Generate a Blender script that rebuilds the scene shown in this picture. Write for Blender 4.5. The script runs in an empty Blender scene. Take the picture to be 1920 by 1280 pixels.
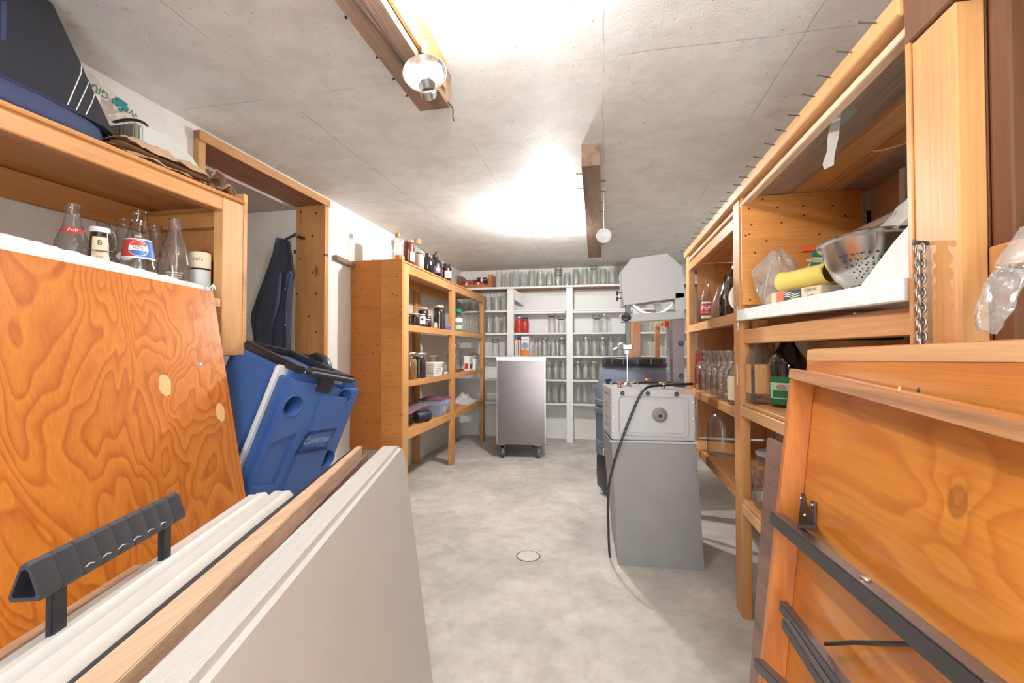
import bpy, bmesh, math, random
from mathutils import Vector, Matrix, noise as mnoise
random.seed(7)
S = bpy.context.scene
C = S.collection
PI = math.pi
D = bpy.data

# ------------------------------------------------------------------ camera
F_PX = 850.0
EYE = Vector((0.0, 0.0, 1.05))
PITCH = math.atan(16 / F_PX)
YAW = math.atan(171 / F_PX * math.cos(PITCH))
cam_data = D.cameras.new('camera')
cam = D.objects.new('camera', cam_data)
C.objects.link(cam)
cam.location = EYE
cam.rotation_euler = (PI / 2 + PITCH, 0, YAW)
cam_data.sensor_width = 36.0
cam_data.lens = F_PX / 1920 * 36
cam_data.clip_start = 0.02
S.camera = cam

# ------------------------------------------------------------------ light and exposure
S.view_settings.view_transform = 'Standard'
S.view_settings.look = 'None'
S.view_settings.gamma = 1.0
S.view_settings.use_curve_mapping = False
S.view_settings.exposure = 1.6
BULB_FAR = (-0.38, 3.28)
BULB_NEAR = (-0.33, 0.98)
BULB_STRENGTH = 590.0
BULB_STRENGTH_NEAR = 205.0
W = D.worlds.new('world')
S.world = W
W.use_nodes = True
W.node_tree.nodes['Background'].inputs[0].default_value = (0.93, 0.97, 1.0, 1)
W.node_tree.nodes['Background'].inputs[1].default_value = 5.0  # added even fill light, let in by the opening behind the camera
S.cycles.max_bounces = 10
S.cycles.diffuse_bounces = 5
S.cycles.glossy_bounces = 4
S.cycles.transparent_max_bounces = 40
S.cycles.caustics_reflective = False
S.cycles.caustics_refractive = False
S.cycles.sample_clamp_indirect = 6.0

_F = Vector((-math.sin(YAW) * math.cos(PITCH), math.cos(YAW) * math.cos(PITCH), math.sin(PITCH)))
_R = Vector((math.cos(YAW), math.sin(YAW), 0))
_U = _R.cross(_F)

def at(u, v, **k):
    """point of the room seen at photo coordinate u, v on the plane X=, Y= or Z="""
    d = _F + _R * ((u - 960) / F_PX) + _U * ((640 - v) / F_PX)
    (a, val), = k.items()
    i = 'XYZ'.index(a)
    return EYE + d * ((val - EYE[i]) / d[i])

# ------------------------------------------------------------------ room size (metres)
XL, XR, YB, YF, H = -1.74, 1.02, 5.42, -0.85, 2.03

# ------------------------------------------------------------------ materials
def newmat(name):
    m = D.materials.new(name)
    m.use_nodes = True
    n = m.node_tree.nodes
    l = m.node_tree.links
    return m, n, l, n['Principled BSDF']

def col(c):
    return (c[0], c[1], c[2], 1)

def plain(name, c, rough=0.5, metal=0.0, spec=0.5, bump=0.0, bscale=60, var=0.0, vscale=6, coat=0.0, trans=0.0, emit=None):
    m, n, l, b = newmat(name)
    b.inputs['Base Color'].default_value = col(c)
    b.inputs['Roughness'].default_value = rough
    b.inputs['Metallic'].default_value = metal
    b.inputs['Specular IOR Level'].default_value = spec
    b.inputs['Coat Weight'].default_value = coat
    if emit:
        b.inputs['Emission Color'].default_value = col(emit[0])
        b.inputs['Emission Strength'].default_value = emit[1]
    tc = n.new('ShaderNodeTexCoord')
    if var:
        nz = n.new('ShaderNodeTexNoise')
        nz.inputs['Scale'].default_value = vscale
        nz.inputs['Detail'].default_value = 6
        l.new(tc.outputs['Object'], nz.inputs['Vector'])
        mx = n.new('ShaderNodeMix'); mx.data_type = 'RGBA'
        mx.inputs[6].default_value = col([x * (1 - var) for x in c])
        mx.inputs[7].default_value = col([min(1, x * (1 + var)) for x in c])
        l.new(nz.outputs['Fac'], mx.inputs[0])
        l.new(mx.outputs[2], b.inputs['Base Color'])
    if bump:
        nb = n.new('ShaderNodeTexNoise')
        nb.inputs['Scale'].default_value = bscale
        nb.inputs['Detail'].default_value = 4
        l.new(tc.outputs['Object'], nb.inputs['Vector'])
        bp = n.new('ShaderNodeBump')
        bp.inputs['Strength'].default_value = bump
        bp.inputs['Distance'].default_value = 0.004
        l.new(nb.outputs['Fac'], bp.inputs['Height'])
        l.new(bp.outputs['Normal'], b.inputs['Normal'])
    return m

def ramp(n, stops, interp='LINEAR'):
    r = n.new('ShaderNodeValToRGB')
    e = r.color_ramp.elements
    while len(e) < len(stops):
        e.new(0.5)
    for i, (p, c) in enumerate(stops):
        e[i].position = p
        e[i].color = col(c) if len(c) == 3 else c
    r.color_ramp.interpolation = interp
    return r

def mixc(n, l, fac, a, b, mode='MIX', f=None):
    mx = n.new('ShaderNodeMix'); mx.data_type = 'RGBA'; mx.blend_type = mode
    if fac is None: mx.inputs[0].default_value = f
    else: l.new(fac, mx.inputs[0])
    for idx, s in ((6, a), (7, b)):
        if isinstance(s, tuple): mx.inputs[idx].default_value = col(s)
        else: l.new(s, mx.inputs[idx])
    return mx.outputs[2]

def math_(n, l, op, a, b=None, clamp=False):
    m = n.new('ShaderNodeMath'); m.operation = op; m.use_clamp = clamp
    for i, s in ((0, a), (1, b)):
        if s is None: continue
        if isinstance(s, (int, float)): m.inputs[i].default_value = s
        else: l.new(s, m.inputs[i])
    return m.outputs[0]

def wood(name, light, dark, axis='Z', rough=0.45, knots=0.5, coat=0.0, figure=0.0, nails=0.0, across=11.0, along=0.9, saw=0.0, knot=False):
    """axis = grain direction in object space; figure = rotary-cut plywood contour pattern"""
    m, n, l, b = newmat(name)
    tc = n.new('ShaderNodeTexCoord')
    oi = n.new('ShaderNodeObjectInfo')
    i = 'XYZ'.index(axis)
    def mapped(al, ac):
        mp = n.new('ShaderNodeMapping')
        s = [ac, ac, ac]; s[i] = al
        mp.inputs['Scale'].default_value = s
        l.new(tc.outputs['Object'], mp.inputs['Vector'])
        return mp.outputs['Vector']
    w4 = math_(n, l, 'MULTIPLY', oi.outputs['Random'], 23.0)
    n1 = n.new('ShaderNodeTexNoise'); n1.noise_dimensions = '4D'
    n1.inputs['Scale'].default_value = 1.0; n1.inputs['Detail'].default_value = 5 if not figure else 3.0
    n1.inputs['Roughness'].default_value = 0.6 if not figure else 0.45
    n1.inputs['Distortion'].default_value = 0.5
    l.new(mapped(along, across), n1.inputs['Vector']); l.new(w4, n1.inputs['W'])
    fac = n1.outputs['Fac']
    kd = None
    if knot:      # one big knot that bends the grain round it
        mk = n.new('ShaderNodeMapping'); mk.vector_type = 'POINT'
        mk.inputs['Location'].default_value = (-KNOT[0], -KNOT[1] * 0.8, -KNOT[2] * 0.62); mk.inputs['Scale'].default_value = (1, 0.8, 0.62)
        l.new(tc.outputs['Object'], mk.inputs['Vector'])
        ln = n.new('ShaderNodeVectorMath'); ln.operation = 'LENGTH'; l.new(mk.outputs[0], ln.inputs[0])
        kd = ln.outputs['Value']
        g_ = math_(n, l, 'POWER', 2.718, math_(n, l, 'MULTIPLY', kd, -22.0))
        fac = math_(n, l, 'ADD', fac, math_(n, l, 'MULTIPLY', g_, 0.42))
    if figure:
        s = math_(n, l, 'MULTIPLY', fac, figure)
        s = math_(n, l, 'FRACT', s)
        fr = ramp(n, [(0.0, light), (0.45, [a * 0.75 + c * 0.25 for a, c in zip(light, dark)]), (0.86, dark), (1.0, light)])
        l.new(s, fr.inputs['Fac'])
        c1 = fr.outputs['Color']
    else:
        r1 = ramp(n, [(0.32, light), (0.52, [a * 0.75 + c * 0.25 for a, c in zip(light, dark)]), (0.74, dark)])
        l.new(fac, r1.inputs['Fac'])
        c1 = r1.outputs['Color']
    n2 = n.new('ShaderNodeTexNoise')
    n2.inputs['Scale'].default_value = 1.0; n2.inputs['Detail'].default_value = 3
    l.new(mapped(5.0, 150.0), n2.inputs['Vector'])
    r2 = ramp(n, [(0.3, (0.78, 0.74, 0.7)), (0.65, (1.06, 1.06, 1.06))])
    l.new(n2.outputs['Fac'], r2.inputs['Fac'])
    c2 = mixc(n, l, None, c1, r2.outputs['Color'], 'MULTIPLY', 0.55)
    n3 = n.new('ShaderNodeTexNoise'); n3.inputs['Scale'].default_value = 3.0; n3.inputs['Detail'].default_value = 4
    l.new(tc.outputs['Object'], n3.inputs['Vector'])
    r3 = ramp(n, [(0.3, (0.82, 0.8, 0.78)), (0.7, (1.08, 1.08, 1.08))])
    l.new(n3.outputs['Fac'], r3.inputs['Fac'])
    c2 = mixc(n, l, None, c2, r3.outputs['Color'], 'MULTIPLY', 0.6)
    if knots:
        vo = n.new('ShaderNodeTexVoronoi'); vo.inputs['Scale'].default_value = 1.0
        l.new(mapped(2.6, 6.5), vo.inputs['Vector'])
        kr = ramp(n, [(0.05, (1, 1, 1)), (0.13, (0, 0, 0))])
        l.new(vo.outputs['Distance'], kr.inputs['Fac'])
        sep = n.new('ShaderNodeSeparateColor'); l.new(vo.outputs['Color'], sep.inputs[0])
        g = math_(n, l, 'LESS_THAN', sep.outputs[0], knots * 0.6)
        k = math_(n, l, 'MULTIPLY', kr.outputs['Color'], g)
        k = math_(n, l, 'MULTIPLY', k, 0.75)
        c2 = mixc(n, l, k, c2, tuple(x * 0.32 for x in dark))
    if kd is not None:
        kr2 = ramp(n, [(0.0, (0.5, 0.5, 0.5)), (0.011, (0.75, 0.75, 0.75)), (0.0125, (1, 1, 1)), (0.0145, (0, 0, 0))])
        l.new(kd, kr2.inputs['Fac'])
        c2 = mixc(n, l, math_(n, l, 'MULTIPLY', kr2.outputs['Color'], 0.7), c2, (0.20, 0.062, 0.012))
    if nails:
        vn = n.new('ShaderNodeTexVoronoi'); vn.inputs['Scale'].default_value = nails
        vn.voronoi_dimensions = '2D'
        sq = n.new('ShaderNodeSeparateXYZ'); cq = n.new('ShaderNodeCombineXYZ'); l.new(tc.outputs['Object'], sq.inputs[0])
        l.new(sq.outputs['X'], cq.inputs['X']); l.new(sq.outputs['Z'], cq.inputs['Y']); l.new(cq.outputs[0], vn.inputs['Vector'])
        nr = ramp(n, [(0.045, (1, 1, 1)), (0.075, (0, 0, 0))])
        l.new(vn.outputs['Distance'], nr.inputs['Fac'])
        sp = n.new('ShaderNodeSeparateColor'); l.new(vn.outputs['Color'], sp.inputs[0])
        g2 = math_(n, l, 'LESS_THAN', sp.outputs[1], 0.55)
        k2 = math_(n, l, 'MULTIPLY', nr.outputs['Color'], g2)
        c2 = mixc(n, l, k2, c2, (0.05, 0.03, 0.02))
    hv = n.new('ShaderNodeHueSaturation')
    vv = math_(n, l, 'MULTIPLY_ADD', oi.outputs['Random'], 0.16)
    vv.node.inputs[2].default_value = 0.92
    l.new(vv, hv.inputs['Value']); l.new(c2, hv.inputs['Color'])
    l.new(hv.outputs['Color'], b.inputs['Base Color'])
    b.inputs['Roughness'].default_value = rough
    b.inputs['Coat Weight'].default_value = coat
    b.inputs['Coat Roughness'].default_value = 0.25
    bp = n.new('ShaderNodeBump'); bp.inputs['Strength'].default_value = 0.25 + saw; bp.inputs['Distance'].default_value = 0.0015
    l.new(n2.outputs['Fac'], bp.inputs['Height']); l.new(bp.outputs['Normal'], b.inputs['Normal'])
    return m

def glass(name, tint=(0.95, 0.97, 0.96), edge=(0.30, 0.33, 0.31), gloss=0.0, bump=0.25, bscale=45, milk=0.0):
    """thin clear glass: see-through, darker where seen edge-on, mirror-like at grazing angles"""
    m, n, l, b = newmat(name)
    n.remove(b)
    out = n['Material Output']
    tc = n.new('ShaderNodeTexCoord')
    nz = n.new('ShaderNodeTexNoise'); nz.inputs['Scale'].default_value = bscale; nz.inputs['Detail'].default_value = 1
    l.new(tc.outputs['Object'], nz.inputs['Vector'])
    bp = n.new('ShaderNodeBump'); bp.inputs['Strength'].default_value = bump; bp.inputs['Distance'].default_value = 0.006
    l.new(nz.outputs['Fac'], bp.inputs['Height'])
    lw = n.new('ShaderNodeLayerWeight'); lw.inputs['Blend'].default_value = 0.5
    l.new(bp.outputs['Normal'], lw.inputs['Normal'])
    f = math_(n, l, 'POWER', lw.outputs['Facing'], 2.6)
    tr = n.new('ShaderNodeBsdfTransparent')
    l.new(mixc(n, l, f, tint, edge), tr.inputs['Color'])
    gl = n.new('ShaderNodeBsdfGlossy'); gl.inputs['Roughness'].default_value = 0.04
    l.new(bp.outputs['Normal'], gl.inputs['Normal'])
    f2 = math_(n, l, 'POWER', lw.outputs['Facing'], 3.0)
    f2 = math_(n, l, 'MULTIPLY_ADD', f2, 0.55)
    f2.node.inputs[2].default_value = 0.07 + gloss
    ms = n.new('ShaderNodeMixShader')
    l.new(f2, ms.inputs[0]); l.new(tr.outputs[0], ms.inputs[1]); l.new(gl.outputs[0], ms.inputs[2])
    last = ms.outputs[0]
    if milk:
        df = n.new('ShaderNodeBsdfDiffuse'); df.inputs['Color'].default_value = (0.85, 0.85, 0.83, 1)
        m2 = n.new('ShaderNodeMixShader'); m2.inputs[0].default_value = milk
        l.new(last, m2.inputs[1]); l.new(df.outputs[0], m2.inputs[2]); last = m2.outputs[0]
    l.new(last, out.inputs['Surface'])
    return m

def concrete(name, base, dark, rough=0.8, scale=1.0, stain=(0.25, 0.17, 0.11), stain_amt=0.5, seams=None, pits=0.3, chips=False, blotch=0.5):
    m, n, l, b = newmat(name)
    tc = n.new('ShaderNodeTexCoord')
    co = tc.outputs['Object']
    def nz(sc, det=6, dist=0.0, ro=0.6):
        t = n.new('ShaderNodeTexNoise'); t.inputs['Scale'].default_value = sc; t.inputs['Detail'].default_value = det
        t.inputs['Distortion'].default_value = dist; t.inputs['Roughness'].default_value = ro
        l.new(co, t.inputs['Vector']); return t.outputs['Fac']
    big = nz(1.3 * scale, 5, 0.4)
    r1 = ramp(n, [(0.3, dark), (0.62, base)]); l.new(big, r1.inputs['Fac'])
    mid = nz(7 * scale, 8, 0.3, 0.7)
    r2 = ramp(n, [(0.3, (0.72, 0.71, 0.69)), (0.6, (1.04, 1.04, 1.04))]); l.new(mid, r2.inputs['Fac'])
    c = mixc(n, l, None, r1.outputs['Color'], r2.outputs['Color'], 'MULTIPLY', blotch)
    st = nz(2.6 * scale, 7, 0.8, 0.75)
    rs = ramp(n, [(0.64, (0, 0, 0)), (0.78, (1, 1, 1))]); l.new(st, rs.inputs['Fac'])
    sm = math_(n, l, 'MULTIPLY', rs.outputs['Color'], stain_amt)
    c = mixc(n, l, sm, c, stain)
    sp = nz(60 * scale, 2)
    rp = ramp(n, [(0.69, (0, 0, 0)), (0.74, (1, 1, 1))]); l.new(sp, rp.inputs['Fac'])
    c = mixc(n, l, math_(n, l, 'MULTIPLY', rp.outputs['Color'], pits), c, tuple(x * 0.45 for x in dark))
    fine = nz(140 * scale, 3)
    height = math_(n, l, 'ADD', math_(n, l, 'MULTIPLY', fine, 0.35), math_(n, l, 'MULTIPLY', mid, 0.8))
    if seams:
        sx = n.new('ShaderNodeSeparateXYZ'); l.new(co, sx.inputs[0])
        wob = math_(n, l, 'MULTIPLY', math_(n, l, 'SUBTRACT', nz(5, 3), 0.5), 0.02)
        tot = None
        for ax, step, off, wd in seams:
            v = math_(n, l, 'ADD', sx.outputs['XYZ'.index(ax)], wob)
            v = math_(n, l, 'ADD', v, off)
            v = math_(n, l, 'FRACT', math_(n, l, 'DIVIDE', v, step))
            v = math_(n, l, 'ABSOLUTE', math_(n, l, 'SUBTRACT', v, 0.5))
            v = math_(n, l, 'LESS_THAN', v, wd / step)
            tot = v if tot is None else math_(n, l, 'MAXIMUM', tot, v)
        gate = nz(2.1, 3)
        rg = ramp(n, [(0.42, (0, 0, 0)), (0.56, (1, 1, 1))]); l.new(gate, rg.inputs['Fac'])
        tot = math_(n, l, 'MULTIPLY', tot, rg.outputs['Color'])
        c = mixc(n, l, math_(n, l, 'MULTIPLY', tot, 0.55), c, tuple(x * 0.4 for x in dark))
        height = math_(n, l, 'SUBTRACT', height, tot)
    if chips:
        mp = n.new('ShaderNodeMapping'); mp.inputs['Scale'].default_value = (9, 4.5, 9); mp.inputs['Rotation'].default_value = (0, 0, 0.5)
        l.new(co, mp.inputs['Vector'])
        v = n.new('ShaderNodeTexNoise'); v.inputs['Scale'].default_value = 1.6; v.inputs['Detail'].default_value = 8; v.inputs['Roughness'].default_value = 0.7
        l.new(mp.outputs[0], v.inputs['Vector'])
        rc = ramp(n, [(0.66, (0, 0, 0)), (0.69, (1, 1, 1))]); l.new(v.outputs['Fac'], rc.inputs['Fac'])
        height = math_(n, l, 'ADD', height, math_(n, l, 'MULTIPLY', rc.outputs['Color'], 1.6))
    l.new(c, b.inputs['Base Color'])
    b.inputs['Roughness'].default_value = rough
    bp = n.new('ShaderNodeBump'); bp.inputs['Strength'].default_value = 0.4; bp.inputs['Distance'].default_value = 0.006
    l.new(height, bp.inputs['Height']); l.new(bp.outputs['Normal'], b.inputs['Normal'])
    return m

M = {}
KNOT = (0.0, 0.0, 0.0)
PINE_L, PINE_D = (0.66, 0.335, 0.125), (0.42, 0.17, 0.045)
for ax in 'XYZ':
    M['pine_' + ax] = wood('pine along ' + ax, PINE_L, PINE_D, ax, knots=0.45)
    M['palepine_' + ax] = wood('pale pine along ' + ax, (0.68, 0.39, 0.165), (0.50, 0.235, 0.075), ax, knots=0.3)
    M['rough_' + ax] = wood('rough sawn brown timber ' + ax, (0.37, 0.255, 0.18), (0.12, 0.072, 0.048), ax, rough=0.85, knots=0.3, saw=0.5, across=16)
M['jamb'] = wood('scarred jamb pine', PINE_L, (0.40, 0.155, 0.04), 'Z', knots=0.6, nails=8.0)
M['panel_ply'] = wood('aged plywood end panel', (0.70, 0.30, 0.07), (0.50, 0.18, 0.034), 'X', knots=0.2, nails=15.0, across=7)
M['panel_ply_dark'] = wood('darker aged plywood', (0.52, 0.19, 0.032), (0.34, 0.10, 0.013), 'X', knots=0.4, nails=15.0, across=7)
M['sheet_ply'] = wood('varnished plywood with contour figure', (0.60, 0.20, 0.028), (0.43, 0.112, 0.013), 'Z', rough=0.3, knots=0.0, coat=0.35, figure=40.0, across=3.6, along=1.0)
M['table_ply'] = wood('honey varnished table plywood', (0.64, 0.245, 0.035), (0.52, 0.165, 0.019), 'Y', rough=0.33, knots=0.0, coat=0.3, figure=9.0, across=5.5, along=0.9, knot=True)
M['table_trim'] = wood('honey varnished trim', (0.62, 0.23, 0.035), (0.40, 0.12, 0.014), 'Y', rough=0.35, knots=0.0, coat=0.3)
M['table_trim_Z'] = wood('honey varnished upright trim', (0.58, 0.20, 0.03), (0.38, 0.10, 0.012), 'Z', rough=0.35, knots=0.0, coat=0.3)
M['ply_edge'] = wood('layered plywood edge', (0.52, 0.25, 0.10), (0.16, 0.06, 0.025), 'Y', rough=0.6, knots=0.0, across=45, along=1.0)
M['walnut'] = wood('walnut laminate', (0.30, 0.17, 0.125), (0.10, 0.045, 0.035), 'Y', rough=0.35, knots=0.0, across=26, along=2.0)
M['redwood'] = wood('reddish dark boards', (0.33, 0.14, 0.07), (0.15, 0.055, 0.03), 'Y', rough=0.6, knots=0.3)
M['grey_boards'] = wood('greyish weathered boards', (0.52, 0.45, 0.40), (0.32, 0.25, 0.21), 'Y', rough=0.8, knots=0.2, across=6)
M['crate'] = wood('crate wood', (0.48, 0.20, 0.09), (0.27, 0.09, 0.035), 'X', rough=0.6, knots=0.2)
M['shaded_ply'] = wood('board darkened for shade', (0.17, 0.062, 0.022), (0.09, 0.03, 0.011), 'Z', rough=0.6, knots=0.3)  # shade of the near compartment is put into this darker colour
M['bare_edge'] = wood('bare board edge', (0.70, 0.50, 0.34), (0.56, 0.36, 0.22), 'Y', rough=0.7, knots=0.1)
M['tan_edge'] = wood('tan board edge', (0.55, 0.33, 0.20), (0.40, 0.21, 0.12), 'Y', rough=0.6, knots=0.0)

M['white_wall'] = concrete('white painted masonry', (0.80, 0.785, 0.75), (0.74, 0.72, 0.685), 0.7, 1.2, stain=(0.55, 0.48, 0.40), stain_amt=0.12, pits=0.12, blotch=0.25)
M['ceiling'] = concrete('painted concrete ceiling', (0.82, 0.82, 0.805), (0.745, 0.745, 0.73), 0.6, 1.0, stain=(0.36, 0.28, 0.22), stain_amt=0.55,
                        seams=[('X', 0.61, 0.30, 0.0022), ('Y', 1.22, 0.30, 0.0022)], pits=0.75, chips=True, blotch=0.5)
M['floor'] = concrete('worn concrete floor', (0.65, 0.62, 0.575), (0.43, 0.41, 0.38), 0.75, 1.6, stain=(0.20, 0.17, 0.14), stain_amt=0.7, pits=0.45, blotch=0.72)
M['white_paint'] = plain('white shelf paint', (0.76, 0.765, 0.755), 0.45, bump=0.25, bscale=25, var=0.05)
M['rough_white'] = plain('rough flaking white paint', (0.80, 0.81, 0.80), 0.7, bump=1.0, bscale=70, var=0.12, vscale=40)
M['white_plastic'] = plain('warm white plastic', (0.66, 0.65, 0.615), 0.38, bump=0.05, bscale=200)
M['offwhite_top'] = plain('grainy off-white table plastic', (0.56, 0.54, 0.51), 0.5, bump=0.15, bscale=300, var=0.04)
M['black_plastic'] = plain('black plastic', (0.022, 0.022, 0.026), 0.42, bump=0.05, bscale=150)
M['charcoal'] = plain('charcoal grip', (0.035, 0.035, 0.042), 0.45)
M['black_metal'] = plain('black painted steel', (0.03, 0.028, 0.03), 0.35, spec=0.6)
M['brown_steel'] = plain('bronze brown steel', (0.13, 0.10, 0.095), 0.35, metal=0.5)
M['blue'] = plain('blue cooler plastic', (0.062, 0.145, 0.40), 0.45, bump=0.1, bscale=250, var=0.12, vscale=9)
M['blue_dark'] = plain('dark blue recess shade', (0.018, 0.035, 0.11), 0.5)
M['navy_cloth'] = plain('navy cloth', (0.035, 0.05, 0.115), 0.8, bump=0.4, bscale=220)
M['jacket'] = plain('slate blue work jacket', (0.033, 0.044, 0.070), 0.85, bump=0.4, bscale=260, var=0.15)
M['black_cloth'] = plain('black felt', (0.020, 0.020, 0.028), 0.95, bump=0.5, bscale=400)
M['stitch'] = plain('white stitching', (0.75, 0.74, 0.70), 0.8)
M['paper'] = plain('brown kraft paper', (0.47, 0.305, 0.18), 0.75, var=0.12, vscale=12, bump=0.2, bscale=40)
M['sack'] = plain('pale plastic sack', (0.62, 0.555, 0.50), 0.45, var=0.1, vscale=25, bump=0.5, bscale=40)
M['teal'] = plain('teal print', (0.01, 0.21, 0.205), 0.5)
M['case_grey'] = plain('pale grey case', (0.56, 0.58, 0.565), 0.45)
M['case_band'] = plain('olive ribbed case side', (0.21, 0.20, 0.165), 0.6)
M['saw_grey'] = plain('grey enamel', (0.43, 0.43, 0.422), 0.4, var=0.05, vscale=5)
M['stand_grey'] = plain('worn grey enamel', (0.255, 0.245, 0.235), 0.45, var=0.15, vscale=8, bump=0.1, bscale=30)
M['steel'] = plain('bright steel', (0.62, 0.61, 0.59), 0.22, metal=1.0)
M['aluminium'] = plain('spun aluminium', (0.80, 0.80, 0.79), 0.24, metal=1.0)
M['stainless'] = plain('stainless sheet', (0.21, 0.185, 0.178), 0.28, metal=1.0, var=0.16, vscale=4, bump=0.12, bscale=12)
M['silver_tape'] = plain('silver taped rim', (0.70, 0.69, 0.68), 0.35, metal=0.6, bump=0.6, bscale=50)
M['galv'] = plain('galvanised pipe', (0.40, 0.44, 0.48), 0.4, metal=0.8)
M['nail'] = plain('dark nail', (0.07, 0.06, 0.055), 0.5, metal=0.7)
M['chain'] = plain('worn chain steel', (0.33, 0.31, 0.29), 0.38, metal=0.9)
M['dark_panel'] = plain('dark panel behind camera', (0.075, 0.055, 0.05), 0.6)  # for the added panel mirrored in the cart
M['rubber'] = plain('grey rubber tyre', (0.10, 0.11, 0.115), 0.6)
M['brass'] = plain('coppery brass', (0.48, 0.27, 0.17), 0.35, metal=0.8)
M['cable'] = plain('black cable', (0.018, 0.02, 0.02), 0.45)
M['barrel'] = plain('blue grey barrel plastic', (0.125, 0.145, 0.20), 0.38, var=0.12, vscale=5)
M['barrel_lid'] = plain('black barrel lid', (0.022, 0.024, 0.03), 0.35)
M['white_matte'] = plain('white foam', (0.70, 0.70, 0.70), 0.6)
M['tape'] = plain('duct tape', (0.27, 0.285, 0.30), 0.45)
M['tape_back'] = plain('pale tape underside', (0.66, 0.64, 0.60), 0.7, bump=0.5, bscale=90)
M['red'] = plain('red', (0.52, 0.04, 0.03), 0.4)
M['orange'] = plain('orange plastic', (0.80, 0.24, 0.035), 0.4)
M['orange_red'] = plain('orange red', (0.80, 0.13, 0.03), 0.45)
M['yellow'] = plain('yellow packet', (0.80, 0.66, 0.16), 0.3)
M['cream'] = plain('cream paper', (0.72, 0.62, 0.44), 0.6)
M['white'] = plain('white', (0.80, 0.80, 0.79), 0.5)
M['black'] = plain('black print', (0.015, 0.014, 0.014), 0.5)
M['pepsi_red'] = plain('red enamel print', (0.55, 0.06, 0.05), 0.4)
M['pepsi_blue'] = plain('blue enamel print', (0.05, 0.17, 0.48), 0.4)
M['green_label'] = plain('green paper label', (0.012, 0.13, 0.04), 0.5)
M['green_pale'] = plain('pale green label', (0.35, 0.55, 0.38), 0.5)
M['green_cap'] = plain('green cap', (0.0, 0.22, 0.14), 0.4)
M['blue_cap'] = plain('blue cap', (0.05, 0.12, 0.42), 0.4)
M['dark_jam'] = plain('dark preserve in glass', (0.025, 0.016, 0.02), 0.12, coat=0.8)
M['plum_jam'] = plain('dark plum preserve', (0.05, 0.012, 0.018), 0.12, coat=0.8, var=0.4, vscale=60)
M['red_juice'] = plain('red tomato preserve', (0.46, 0.035, 0.018), 0.15, coat=0.6, var=0.15, vscale=30)
M['cherries'] = plain('red cherries in glass', (0.17, 0.028, 0.022), 0.15, coat=0.8, var=0.6, vscale=45)
M['pickles'] = plain('brown pickles', (0.24, 0.125, 0.045), 0.15, coat=0.8, var=0.65, vscale=38)
M['peach'] = plain('peach preserve', (0.55, 0.16, 0.035), 0.15, coat=0.8, var=0.25, vscale=30)
M['beans'] = plain('pale grain', (0.50, 0.42, 0.34), 0.5, var=0.4, vscale=120)
M['amber_glass'] = plain('dark brown glass', (0.030, 0.013, 0.007), 0.07, spec=0.7, coat=0.5)
M['dark_glass'] = plain('near black glass', (0.008, 0.009, 0.010), 0.07, spec=0.7, coat=0.5)
M['porcelain'] = plain('white porcelain', (0.72, 0.72, 0.70), 0.25)
M['lid_metal'] = plain('tin lid', (0.62, 0.60, 0.56), 0.3, metal=0.8)
M['box_blue'] = plain('grey blue storage box', (0.27, 0.36, 0.50), 0.45)
M['box_lid'] = plain('mauve box lid', (0.19, 0.075, 0.11), 0.45)
M['mauve'] = plain('mauve pad', (0.24, 0.16, 0.20), 0.6)
M['skin_patch'] = plain('pale wood filler', (0.80, 0.47, 0.22), 0.6)
M['cloth_white'] = plain('white cloth', (0.66, 0.65, 0.63), 0.85)
M['purple'] = plain('purple label', (0.14, 0.03, 0.10), 0.5)
M['navy'] = plain('navy box', (0.018, 0.022, 0.045), 0.5)
M['drain'] = plain('pale drain cover', (0.62, 0.60, 0.58), 0.6, var=0.06)
M['dark_gap'] = plain('dark dirt', (0.10, 0.085, 0.07), 0.9)
M['bulb_near'] = plain('lit bulb glass, near lamp', (1, 1, 1), 0.3, emit=((1.0, 0.98, 0.95), BULB_STRENGTH_NEAR))
M['bulb'] = plain('lit bulb glass', (1, 1, 1), 0.3, emit=((1.0, 0.98, 0.95), BULB_STRENGTH))
M['glass'] = glass('clear glass')
M['glass_jar'] = glass('clear jar glass', tint=(0.99, 0.995, 0.99), edge=(0.60, 0.63, 0.60), bump=1.0, bscale=80, gloss=0.06)
M['glass_green'] = glass('greenish glass', tint=(0.84, 0.94, 0.89), edge=(0.22, 0.34, 0.28))
M['glass_smoky'] = glass('dusty glass', tint=(0.86, 0.86, 0.84), edge=(0.30, 0.29, 0.28), milk=0.045)
M['pane'] = glass('window pane', bump=0.0, tint=(0.8, 0.85, 0.9))
M['clear_film'] = glass('clear plastic film', tint=(0.93, 0.93, 0.92), edge=(0.75, 0.75, 0.74), gloss=0.08, bump=1.0, bscale=45, milk=0.16)
M['milky_film'] = glass('milky plastic film', tint=(0.92, 0.91, 0.88), edge=(0.6, 0.6, 0.58), gloss=0.05, bump=1.0, bscale=40, milk=0.45)
# ------------------------------------------------------------------ object helpers
def BM():
    return bmesh.new()

def wloc(o):
    v = Vector((0, 0, 0))
    while o:
        v += o.location
        o = o.parent
    return v

def obj(name, bm, mat, parent=None, angle=35, label=None, stuff=False):
    """link the shapes gathered in bm (room coordinates) as one mesh object"""
    me = D.meshes.new(name)
    bmesh.ops.recalc_face_normals(bm, faces=bm.faces)
    if parent:
        bmesh.ops.translate(bm, verts=bm.verts, vec=-wloc(parent))
    bm.to_mesh(me); bm.free()
    for m in (mat if isinstance(mat, (list, tuple)) else [mat]):
        me.materials.append(M[m] if isinstance(m, str) else m)
    if angle:
        me.polygons.foreach_set('use_smooth', [True] * len(me.polygons))
        me.set_sharp_from_angle(angle=math.radians(angle))
    o = D.objects.new(name, me)
    C.objects.link(o)
    if parent: o.parent = parent
    if label: o['label'] = label
    if stuff: o['kind'] = 'stuff'
    return o

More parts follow.
